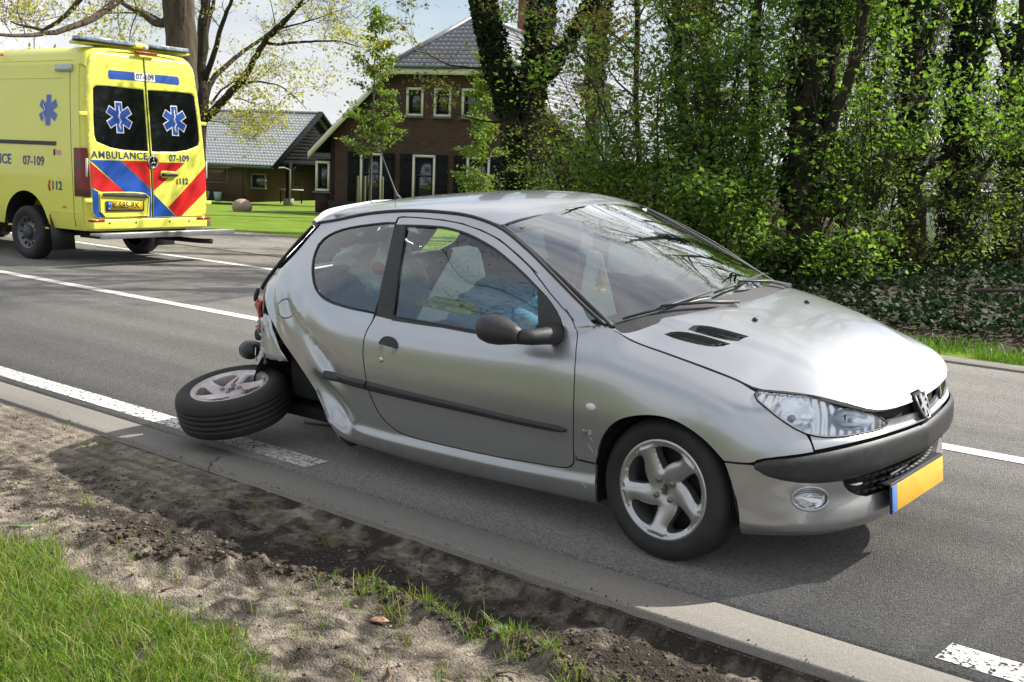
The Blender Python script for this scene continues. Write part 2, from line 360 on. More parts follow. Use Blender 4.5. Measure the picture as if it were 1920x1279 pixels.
# ------------------------------------------------------------------ near verge: churned soil
def soilmat():
    m = bpy.data.materials.new('soil'); m.use_nodes = True; t = m.node_tree; n = t.nodes; l = t.links; b = n['Principled BSDF']
    b.inputs['Roughness'].default_value = .95; b.inputs['Specular IOR Level'].default_value = .15
    at = n.new('ShaderNodeAttribute'); at.attribute_name = 'soil'
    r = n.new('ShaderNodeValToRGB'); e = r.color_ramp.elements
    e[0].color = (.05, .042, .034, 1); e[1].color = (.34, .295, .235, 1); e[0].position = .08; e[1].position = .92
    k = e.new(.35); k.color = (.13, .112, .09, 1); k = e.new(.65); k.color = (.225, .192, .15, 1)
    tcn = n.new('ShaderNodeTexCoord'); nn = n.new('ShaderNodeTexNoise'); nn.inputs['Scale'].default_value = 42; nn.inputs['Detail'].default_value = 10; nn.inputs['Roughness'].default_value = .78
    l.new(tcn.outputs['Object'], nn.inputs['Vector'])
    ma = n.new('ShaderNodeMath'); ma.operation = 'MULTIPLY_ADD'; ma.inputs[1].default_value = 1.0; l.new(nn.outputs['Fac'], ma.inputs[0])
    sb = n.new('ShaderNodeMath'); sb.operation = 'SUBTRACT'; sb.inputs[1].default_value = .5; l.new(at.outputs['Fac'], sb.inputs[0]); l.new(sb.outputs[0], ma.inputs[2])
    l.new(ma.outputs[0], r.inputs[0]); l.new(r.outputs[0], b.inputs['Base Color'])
    n2 = n.new('ShaderNodeTexNoise'); n2.inputs['Scale'].default_value = 110; n2.inputs['Detail'].default_value = 6; l.new(tcn.outputs['Object'], n2.inputs['Vector'])
    bp = n.new('ShaderNodeBump'); bp.inputs['Distance'].default_value = .022; l.new(n2.outputs['Fac'], bp.inputs['Height']); l.new(bp.outputs[0], b.inputs['Normal'])
    return m
SOIL = soilmat()
ridge = np.array([(-4.4, 2.42), (-3.86, 2.47), (-3.56, 2.6), (-3.3, 2.74), (-3.0, 2.83), (-2.75, 2.86), (-2.49, 2.87), (-2.25, 2.86), (-2.02, 2.85), (-1.6, 2.86), (-.9, 2.86), (0, 2.85)])
def ridge_y(x): return np.interp(x, ridge[:, 0], ridge[:, 1])
grass_b = np.array([(-9, 2.25), (-4.49, 2.16), (-4.34, 2.24), (-4.08, 2.23), (-3.81, 2.18), (-3.54, 2.14), (-3.29, 2.2), (-3.06, 2.23), (-2.77, 2.20), (-2.54, 2.08), (-2.2, 1.8), (-1.5, 1.2), (3, .4)])
def grass_edge(x): return np.interp(x, grass_b[:, 0], grass_b[:, 1])
def verge_h(x, y):
    near = np.clip((y-2.2)/1.0, 0, 1)
    f = noise2(x, y, 31, 5, .33); c = noise2(x, y, 32, 5, .085); cl = np.clip(noise2(x, y, 33, 3, .6)-.35, 0, 1)*2.2
    f2 = noise2(x, y, 35, 4, .04)
    h = .030*(f-.5)+.055*np.clip(c-.48, 0, 1)*(.35+cl)*1.6+.024*(f2-.5)*(.5+cl)
    d = y-ridge_y(x); amp = np.clip((x+4.6)/.8, 0, 1)*(.5+noise2(x, y*0, 34, 3, .25))
    h += .055*amp*np.exp(-(d/.085)**2)*(.55+.9*c)-.03*amp*np.exp(-((d-.2)/.12)**2)
    fall = np.interp(x, [-6, -4.4, -3.6, -2.5, -1.5], [-.012, -.02, -.05, -.075, -.085])
    h += fall*np.clip((y-2.5)/.6, 0, 1)
    tr = np.clip((-4.2-x)/.6, 0, 1)*np.clip((y-2.85)/.1, 0, 1)        # tyre tracks pressed along the kerb
    h = h*(1-.9*tr)+tr*(.4+.6*noise2(x, y, 36, 3, .5))*(.005*np.sin(y*2*math.pi/.085+.5*np.sin(x*1.7))+.003*np.sin(y*2*math.pi/.034))+tr*.012*(c-.5)
    h += .04*np.clip((grass_edge(x)-y)/.3, 0, 1)
    e = np.clip((3.405-y)/.05, 0, 1)
    return h*e-.012*(1-e)-.012
xa = np.arange(-8.2, .4, .016); ya = np.arange(1.2, 3.412, .0158); X, Y = np.meshgrid(xa, ya); Z = verge_h(X, Y)
nx = len(xa); ny = len(ya); I = np.arange(nx*ny).reshape(ny, nx)
F = np.stack([I[:-1, :-1], I[:-1, 1:], I[1:, 1:], I[1:, :-1]], -1).reshape(-1, 4)
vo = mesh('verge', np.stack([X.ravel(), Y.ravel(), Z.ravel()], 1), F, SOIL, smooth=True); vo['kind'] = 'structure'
# how sandy or how dark the soil is, patch by patch
big = noise2(X, Y, 41, 5, .9); med = noise2(X, Y, 42, 5, .22); fin = noise2(X, Y, 43, 4, .06)
fi2 = noise2(X, Y, 44, 3, .035); s = .47+.45*(big-.5)+.7*(med-.5)+1.2*(fin-.5)+.9*(fi2-.5)
d = Y-ridge_y(X)
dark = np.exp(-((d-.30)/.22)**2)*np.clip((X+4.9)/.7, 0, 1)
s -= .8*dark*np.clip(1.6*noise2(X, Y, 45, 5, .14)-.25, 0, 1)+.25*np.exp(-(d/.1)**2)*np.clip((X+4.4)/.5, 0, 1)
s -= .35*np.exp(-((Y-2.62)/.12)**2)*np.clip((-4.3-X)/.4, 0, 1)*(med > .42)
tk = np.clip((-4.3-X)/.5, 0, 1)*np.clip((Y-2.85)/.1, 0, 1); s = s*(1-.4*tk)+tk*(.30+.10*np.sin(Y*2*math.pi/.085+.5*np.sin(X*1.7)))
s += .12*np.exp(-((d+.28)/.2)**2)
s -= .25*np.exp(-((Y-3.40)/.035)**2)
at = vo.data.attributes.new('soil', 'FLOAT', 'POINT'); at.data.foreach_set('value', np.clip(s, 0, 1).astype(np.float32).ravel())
VERGE2 = mat('worn_grass', (.05, .068, .024), .9, var=(.085, .09, .045), scale=1.6, bump=.02, bscale=30, detail=8, spec=.1)
sheet('grass_verge', -90, 60, -40, 1.25, -.03, VERGE2)
sheet('grass_verge', -90, -8.1, 1.2, 3.41, -.02, VERGE2); sheet('grass_verge', .3, 60, 1.2, 3.41, -.02, VERGE2)
# loose clods, stones
def clods(name, n, region, smin, smax, m, seed, hf):
    r = np.random.default_rng(seed); V = []; F = []
    ico = [(0, 0, 1), (.89, 0, .45), (.28, .85, .45), (-.72, .53, .45), (-.72, -.53, .45), (.28, -.85, .45), (.72, .53, -.45), (-.28, .85, -.45), (-.89, 0, -.45), (-.28, -.85, -.45), (.72, -.53, -.45), (0, 0, -1)]
    fc = [(0, 1, 2), (0, 2, 3), (0, 3, 4), (0, 4, 5), (0, 5, 1), (1, 6, 2), (2, 7, 3), (3, 8, 4), (4, 9, 5), (5, 10, 1), (6, 7, 2), (7, 8, 3), (8, 9, 4), (9, 10, 5), (10, 6, 1), (11, 7, 6), (11, 8, 7), (11, 9, 8), (11, 10, 9), (11, 6, 10)]
    ico = np.array(ico); fc = np.array(fc)
    x, y = region(r, n); z = hf(x, y); sz = smin+(smax-smin)*r.random(n)**3
    for i in range(n):
        P = ico*(sz[i]*(.6+.8*r.random((12, 1))))*np.array([1, 1, .7]); V.append(P+np.array([x[i], y[i], z[i]+sz[i]*.2])); F.append(fc+12*i)
    o = mesh(name, np.concatenate(V), np.concatenate(F), m, smooth=False); o['kind'] = 'stuff'; return o
CLOD = mat('clod', (.035, .027, .021), .95, var=(.13, .10, .075), scale=9, spec=.1, bump=.01, bscale=90)
def reg_ridge(r, n):
    x = r.uniform(-4.3, -.6, n); return x, np.minimum(ridge_y(x)+np.abs(r.normal(0, .17, n))-.06, 3.37)
def reg_all(r, n):
    return r.uniform(-7, -.5, n), r.uniform(1.9, 3.36, n)
tag(clods('soil_clods', 2400, reg_ridge, .0025, .017, CLOD, 5, verge_h), 'dark crumbs of soil thrown up along the wheel rut', 'soil')
tag(clods('gravel_crumbs', 2600, reg_all, .0018, .010, mat('crumb', (.09, .075, .058), .95, var=(.26, .21, .16), scale=14), 6, verge_h), 'loose crumbs and grit scattered over the sandy verge', 'grit')
def reg_dark(r, n):
    x = r.uniform(-5.2, -.6, n); return x, np.minimum(ridge_y(x)+r.uniform(-.05, .62, n)**1., 3.39)
tag(clods('soil_crumbs', 9000, reg_dark, .0012, .008, mat('crumb_dark', (.05, .042, .034), .95, var=(.15, .125, .10), scale=7, spec=.1), 15, verge_h), 'fine dark soil crumbs between the ridge and the kerb', 'soil')
def reg_kerb(r, n): return r.uniform(-6.5, -.8, n), 3.40+np.abs(r.normal(0, .035, n))*r.random(n)
tag(clods('kerb_grit', 260, reg_kerb, .0012, .0055, CLOD, 8, lambda x, y: x*0-.002), 'soil crumbs along the kerb edge', 'grit')
# grass blades
def blades(name, x, y, z, hmin, hmax, w, m, seed, lean=.6):
    r = np.random.default_rng(seed); n = len(x); h = hmin+(hmax-hmin)*r.random(n)**1.5; a = r.uniform(0, 2*math.pi, n); b = r.uniform(0, 2*math.pi, n); ln = lean*h*(.2+r.random(n))
    ww = w*(.6+.8*r.random(n)); dx, dy = np.cos(a)*ww/2, np.sin(a)*ww/2; lx, ly = np.cos(b)*ln, np.sin(b)*ln
    P = lambda fx, fz, fw, s: np.stack([x+lx*fx+s*dx*fw, y+ly*fx+s*dy*fw, z+h*fz], 1)
    V = np.stack([P(0, 0, 1, -1), P(0, 0, 1, 1), P(.25, .5, .85, -1), P(.25, .5, .85, 1), P(.62, .85, .55, -1), P(.62, .85, .55, 1), P(1, 1, 0, 0)], 1).reshape(-1, 3)
    i = np.arange(n)[:, None]*7
    T = np.concatenate([i+np.array([[0, 1, 3]]), i+np.array([[0, 3, 2]]), i+np.array([[2, 3, 5]]), i+np.array([[2, 5, 4]]), i+np.array([[4, 5, 6]])])
    o = mesh(name, V, T, m, smooth=True); o['kind'] = 'stuff'; return o
GR1 = leafmat('grass_blade', (.12, .22, .016), (.24, .32, .04), .4, .5, c3=(.08, .18, .014))
GRD = leafmat('dry_blade', (.26, .22, .09), (.15, .19, .035), .3, .6)
r = np.random.default_rng(3); n = 88000; x = r.uniform(-6.5, -1.6, n); y = r.uniform(1.15, 2.35, n)
k = y < grass_edge(x)+.13*(noise2(x, y, 51, 4, .25)-.5)*2-np.abs(r.normal(0, .10, n)); k &= noise2(x, y, 52, 3, .3) > .17
tag(blades('grass', x[k], y[k], verge_h(x[k], y[k])-.004, .012, .070, .0036, GR1, 1, 1.25), 'bright green grass growing on the near verge', 'grass')
k2 = k & (r.random(n) < .22)
tag(blades('dry_grass', x[k2]+.01, y[k2], verge_h(x[k2], y[k2]), .02, .09, .0035, GRD, 2, 1.1), 'dry yellowed blades mixed into the near grass', 'grass')
def tufts(name, spots, m, seed, label, hm=.055):
    r = np.random.default_rng(seed); X = []; Y = []
    for cx, cy, rad, cnt in spots: X.append(r.normal(cx, rad, cnt)); Y.append(r.normal(cy, rad*.5, cnt))
    X = np.concatenate(X); Y = np.minimum(np.concatenate(Y), 3.42); tag(blades(name, X, Y, verge_h(X, Y)-.003, .015, hm, .0035, m, seed, 1.1), label, 'grass')
sp = []
for i in range(48):
    xx = r.uniform(-3.1, -1.0); sp.append((xx, float(ridge_y(xx))+r.normal(-.03, .045), .035, int(r.integers(10, 34))))
for i in range(75):
    xx = r.uniform(-5.2, -1.3); sp.append((xx, r.uniform(2.15, 2.75), .035, int(r.integers(2, 10))))
for i in range(10): sp.append((r.uniform(-6.3, -3.6), r.uniform(3.05, 3.41), .03, int(r.integers(4, 14))))
tufts('grass_tufts', sp, GR1, 9, 'small grass tufts rooted in the churned soil ridge')
tufts('dry_tufts', sp[::3], GRD, 10, 'dead straw caught in the churned soil ridge', .09)
# twigs and a dry leaf
TW = mat('twig', (.20, .12, .07), .8, var=(.11, .065, .04), scale=30)
for i, (x, y, a, ln) in enumerate([(-2.72, 2.42, .4, .11), (-2.45, 2.40, -.9, .16), (-2.86, 2.62, 2.6, .07), (-4.2, 2.66, .2, .12), (-2.2, 2.62, .7, .09), (-3.5, 2.28, 1.2, .08)]):
    z = float(verge_h(np.array([x]), np.array([y]))[0])+.006; d = np.array([math.cos(a), math.sin(a), 0]); p = np.array([[0, 0, 0], d*ln*.5+np.array([-d[1], d[0], .4])*ln*.12, d*ln])+np.array([x, y, z])
    tag(MB().tube(p, [.004, .0035, .002], 5).obj('twig', TW, smooth=True), ('straight brown twig in the middle of the bare sand', 'longest bent twig lowest on the verge', 'short twig touching the soil ridge', 'dark twig on the soil left of the ridge', 'thin twig beside the grassy end of the ridge', 'small twig close to the grass edge')[i], 'twig', 'twigs on the verge')
lf = .68*np.array([(0, 0, .004), (.03, .018, .012), (.075, .022, .016), (.115, 0, .006), (.075, -.022, .003), (.03, -.018, .001)]); c_, s_ = math.cos(.5), math.sin(.5)
lf[:, :2] = lf[:, :2]@np.array([[c_, s_], [-s_, c_]]); z0 = float(verge_h(np.array([-2.78]), np.array([2.66]))[0])+.008
tag(MB().prism(lf+np.array([-2.82, 2.66, z0]), (0, 0, 0), (0, 0, .0015)).obj('fallen_leaf', mat('dry_leaf', (.30, .19, .12), .7, var=(.3, .15, .08), scale=60)), 'dry tan leaf lying on the soil in front of the ridge', 'leaf')
lf2 = np.array([(-4.43, 2.19, .03), (-4.38, 2.16, .06), (-4.33, 2.17, .07), (-4.28, 2.21, .06), (-4.33, 2.24, .055), (-4.40, 2.23, .045)])
tag(MB().prism(lf2, (0, 0, 0), (0, 0, .002)).obj('dock_leaf', mat('dock', (.10, .19, .07), .35, var=(.14, .24, .10), scale=20)), 'broad grey green dock leaf at the edge of the grass', 'leaf')

# ---- car surfaces (measured on the car)
# ---- body loft: rows of knots (u,x,y,z), y outward
def _k(xs,ys,zs): return [(x,x,y,z) for x,y,z in zip(xs,ys,zs)]
XS=[-2.42,-2.1,-1.72,-1.1,-.42,-.30,0,.20]
ROWS=[
 _k(XS,[.72,.745,.75,.75,.745,.745,.745,.745],[.25,.222,.20,.192,.208,.212,.22,.225]),
 _k(XS,[.77,.79,.795,.795,.79,.79,.79,.79],[.28,.252,.235,.23,.242,.247,.255,.265]),
 _k(XS,[.785,.802,.806,.806,.803,.803,.803,.803],[.33,.308,.292,.29,.305,.31,.32,.33]),
 _k(XS,[.785,.792,.79,.79,.79,.79,.797,.80],[.39,.36,.338,.334,.36,.37,.385,.40]),
 _k(XS,[.792,.806,.808,.808,.808,.808,.812,.81],[.48,.46,.45,.445,.455,.46,.475,.485]),
 _k(XS,[.80,.818,.822,.822,.82,.82,.822,.814],[.58,.563,.556,.55,.555,.562,.58,.59]),
 _k(XS,[.80,.822,.828,.828,.826,.825,.82,.805],[.69,.675,.67,.665,.675,.68,.685,.685]),
 _k(XS,[.782,.812,.819,.819,.808,.80,.78,.77],[.82,.80,.795,.79,.825,.835,.805,.775]),
 [(-2.42,-2.42,.748,.945),(-2.1,-2.1,.770,.925),(-1.72,-1.72,.775,.91),(-1.3,-1.3,.777,.893),(-.9,-.9,.777,.888),(-.66,-.66,.773,.892),(-.5,-.5,.755,.918),(-.38,-.38,.722,.956),(-.316,-.316,.705,.972),(-.203,-.203,.70,.931),(-.02,-.02,.695,.892),(.155,.155,.69,.856),(.24,.277,.68,.826)],
]
RAIL=[(-2.34,-2.34,.53,1.293),(-2.166,-2.166,.545,1.319),(-1.995,-1.995,.555,1.350),(-1.7,-1.7,.56,1.384),(-1.4,-1.4,.56,1.391),(-1.206,-1.206,.56,1.379),(-1.034,-1.034,.567,1.341),(-.832,-.832,.61,1.258),(-.606,-.606,.668,1.141),(-.465,-.465,.692,1.057),(-.36,-.36,.705,.998),(-.316,-.316,.706,.974)]
FR={ # u: rows 0..8
 .36:[(.34,.735,.235),(.35,.78,.28),(.35,.792,.335),(.35,.80,.41),(.35,.80,.50),(.35,.80,.58),(.345,.785,.665),(.345,.75,.74),(.362,.67,.794)],
 .5:[(.46,.675,.237),(.49,.725,.28),(.49,.735,.335),(.48,.735,.41),(.485,.74,.482),(.485,.74,.575),(.475,.715,.655),(.462,.68,.725),(.443,.62,.787)],
 .7:[(.575,.53,.225),(.605,.58,.27),(.605,.59,.325),(.595,.60,.40),(.605,.615,.462),(.605,.615,.586),(.59,.585,.645),(.575,.55,.70),(.55,.53,.767)],
 .9:[(.64,.34,.217),(.67,.385,.26),(.67,.395,.31),(.655,.405,.385),(.69,.42,.464),(.69,.42,.592),(.67,.405,.625),(.66,.39,.67),(.64,.385,.722)],
 1.1:[(.675,.17,.22),(.705,.185,.26),(.70,.19,.31),(.69,.195,.385),(.73,.20,.467),(.73,.2,.588),(.715,.2,.615),(.715,.2,.645),(.70,.2,.69)],
 1.3:[(.685,0,.222),(.715,0,.26),(.71,0,.31),(.70,0,.385),(.75,0,.468),(.75,0,.584),(.74,0,.61),(.735,0,.645),(.715,0,.69)]}
RR={
 -2.65:[(-2.64,.66,.31),(-2.65,.70,.33),(-2.65,.715,.36),(-2.65,.72,.41),(-2.65,.73,.49),(-2.65,.735,.58),(-2.65,.735,.69),(-2.64,.725,.82),(-2.61,.69,.94),(-2.54,.645,1.08),(-2.43,.59,1.21),(-2.36,.528,1.29)],
 -2.9:[(-2.74,.56,.31),(-2.80,.61,.34),(-2.83,.62,.38),(-2.84,.62,.43),(-2.85,.62,.49),(-2.85,.62,.56),(-2.84,.62,.66),(-2.81,.615,.79),(-2.77,.59,.93),(-2.64,.565,1.08),(-2.48,.53,1.22),(-2.39,.49,1.30)],
 -3.2:[(-2.80,.3,.31),(-2.87,.33,.34),(-2.90,.33,.38),(-2.91,.34,.43),(-2.91,.34,.49),(-2.91,.34,.56),(-2.91,.34,.66),(-2.89,.34,.79),(-2.86,.34,.93),(-2.72,.34,1.09),(-2.55,.34,1.24),(-2.45,.34,1.335)],
 -3.5:[(-2.82,0,.31),(-2.88,0,.34),(-2.92,0,.38),(-2.93,0,.43),(-2.93,0,.49),(-2.93,0,.56),(-2.93,0,.66),(-2.91,0,.79),(-2.88,0,.93),(-2.74,0,1.09),(-2.57,0,1.25),(-2.47,0,1.355)]}
def _interp(k,u):
    k=np.array(sorted(k)); U=k[:,0]; V=k[:,1:]
    d=np.diff(V,axis=0)/np.diff(U)[:,None]; h=np.diff(U)[:,None]
    m=np.zeros_like(V); m[1:-1]=(d[:-1]*h[1:]+d[1:]*h[:-1])/(h[1:]+h[:-1])
    m[0]=d[0];m[-1]=d[-1]
    i=np.clip(np.searchsorted(U,u)-1,0,len(U)-2)
    t=((u-U[i])/(U[i+1]-U[i]))[:,None]; hh=(U[i+1]-U[i])[:,None]
    return (2*t**3-3*t**2+1)*V[i]+(t**3-2*t**2+t)*hh*m[i]+(-2*t**3+3*t**2)*V[i+1]+(t**3-t**2)*hh*m[i+1]
def _rows():
    R=[]
    for k in range(12):
        if k<=8:
            r=list(ROWS[k])+[(u,)+FR[u][k] for u in FR]
        elif k==11:
            r=list(RAIL)+[(u,)+FR[u][8] for u in FR]+[q for q in ROWS[8] if q[0]>-.3]
        else: r=None
        if r is not None: r+= [(u,)+RR[u][k] for u in RR if True]
        R.append(r)
    return R
_R=_rows()
UG=np.concatenate([np.linspace(-3.5,-2.65,60),np.linspace(-2.65,.3,260)[1:],np.linspace(.3,1.3,120)[1:]])
def _build():
    P=np.zeros((12,len(UG),3))
    for k in range(12):
        if _R[k] is not None: P[k]=_interp(_R[k],UG)
    d=P[11]-P[8]
    side=np.clip((UG+2.85)/.2,0,1)
    for k,f,b in ((9,.36,.020),(10,.72,.018)):
        P[k]=P[8]+d*f
        L=np.linalg.norm(d,axis=1)/.5
        P[k][:,1]+=b*np.clip(L,0,1)*np.clip((UG+3.5)/.3,0,1)
    return P
PG=_build()
SG=np.arange(12.)
def body(u,s):
    """u,s arrays -> points"""
    u=np.atleast_1d(np.asarray(u,float));s=np.atleast_1d(np.asarray(s,float))
    iu=np.clip(np.searchsorted(UG,u)-1,0,len(UG)-2); tu=((u-UG[iu])/(UG[iu+1]-UG[iu]))[:,None]
    def row(k):
        k=np.clip(k,0,11); return PG[k,iu]*(1-tu)+PG[k,iu+1]*tu
    i=np.clip(np.floor(s).astype(int),0,10); t=(s-i)[:,None]
    p0,p1,p2,p3=row(i-1),row(i),row(i+1),row(i+2)
    p0=np.where((i==0)[:,None],2*p1-p2,p0); p3=np.where((i==10)[:,None],2*p2-p1,p3)
    m1=(p2-p0)/2;m2=(p3-p1)/2
    return (2*t**3-3*t**2+1)*p1+(t**3-2*t**2+t)*m1+(-2*t**3+3*t**2)*p2+(t**3-t**2)*m2
# ---- hood height field (x,y)->z
_HC=[(-.36,-.36,0,1.075),(-.2,-.2,0,1.048),(-.1,-.1,0,1.03),(0,0,0,1.01),(.12,.12,0,.98),(.3,.3,0,.93),(.45,.45,0,.876),(.58,.58,0,.808),(.66,.66,0,.75),(.70,.70,0,.708),(.715,.715,0,.69),(.74,.74,0,.65)]
_HE=[(-.36,-.36,0,.985),(-.316,-.316,0,.972),(-.203,-.203,0,.931),(-.02,-.02,0,.892),(.155,.155,0,.856),(.277,.277,0,.826),(.362,.362,0,.794),(.45,.45,0,.765),(.58,.58,0,.72),(.66,.66,0,.69),(.7,.7,0,.67),(.74,.74,0,.62)]
def hood(x,y):
    x=np.atleast_1d(np.asarray(x,float));y=np.abs(np.atleast_1d(np.asarray(y,float)))
    c=_interp(_HC,x)[:,2];e=_interp(_HE,x)[:,2]
    w=np.interp(x,[-.32,-.02,.155,.277,.362],[.705,.695,.69,.68,.67])
    return np.stack([x,y,c-(c-e)*np.clip(y/w,0,1.2)**3.0],1)
# ---- roof height field
_RC=[(-2.5,-2.5,0,1.345),(-2.383,-2.383,0,1.368),(-2.2,-2.2,0,1.393),(-1.8,-1.8,0,1.428),(-1.44,-1.44,0,1.444),(-1.16,-1.16,0,1.432),(-.99,-.99,0,1.402),(-.9,-.9,0,1.37)]
def roof(x,y):
    x=np.atleast_1d(np.asarray(x,float));y=np.abs(np.atleast_1d(np.asarray(y,float)))
    c=_interp(_RC,x)[:,2]; r=_interp(RAIL,np.clip(x,-2.34,-.9)); e=r[:,2]; w=r[:,1]
    e=np.where(x<-2.34,e+(x+2.34)*.25,e)
    q=np.clip(y/w,0,1.1)
    return np.stack([x,y,c-(c-e)*(.55*q**2+.45*q**6)],1)
# ---- windscreen a (0 bottom..1 top), b (-1..1)
def wind(a,b):
    a=np.atleast_1d(np.asarray(a,float));b=np.atleast_1d(np.asarray(b,float))
    k=1-np.abs(b)**2.2
    B=np.stack([-.335+.23*k,.695*b,.985+.075*k],1)
    T=np.stack([-1.035+.055*k,.558*b,1.345+.058*k],1)
    P=B*(1-a)[:,None]+T*a[:,None]
    bu=4*a*(1-a)*.022*(.4+.6*k)
    P[:,0]+=bu*.5;P[:,2]+=bu*.85
    return P
def normal(f,u,v,h=1e-3):
    du=f(u+h,v)-f(u-h,v);dv=f(u,v+h)-f(u,v-h)
    n=np.cross(du,dv);return n/(np.linalg.norm(n,axis=1)[:,None]+1e-12)

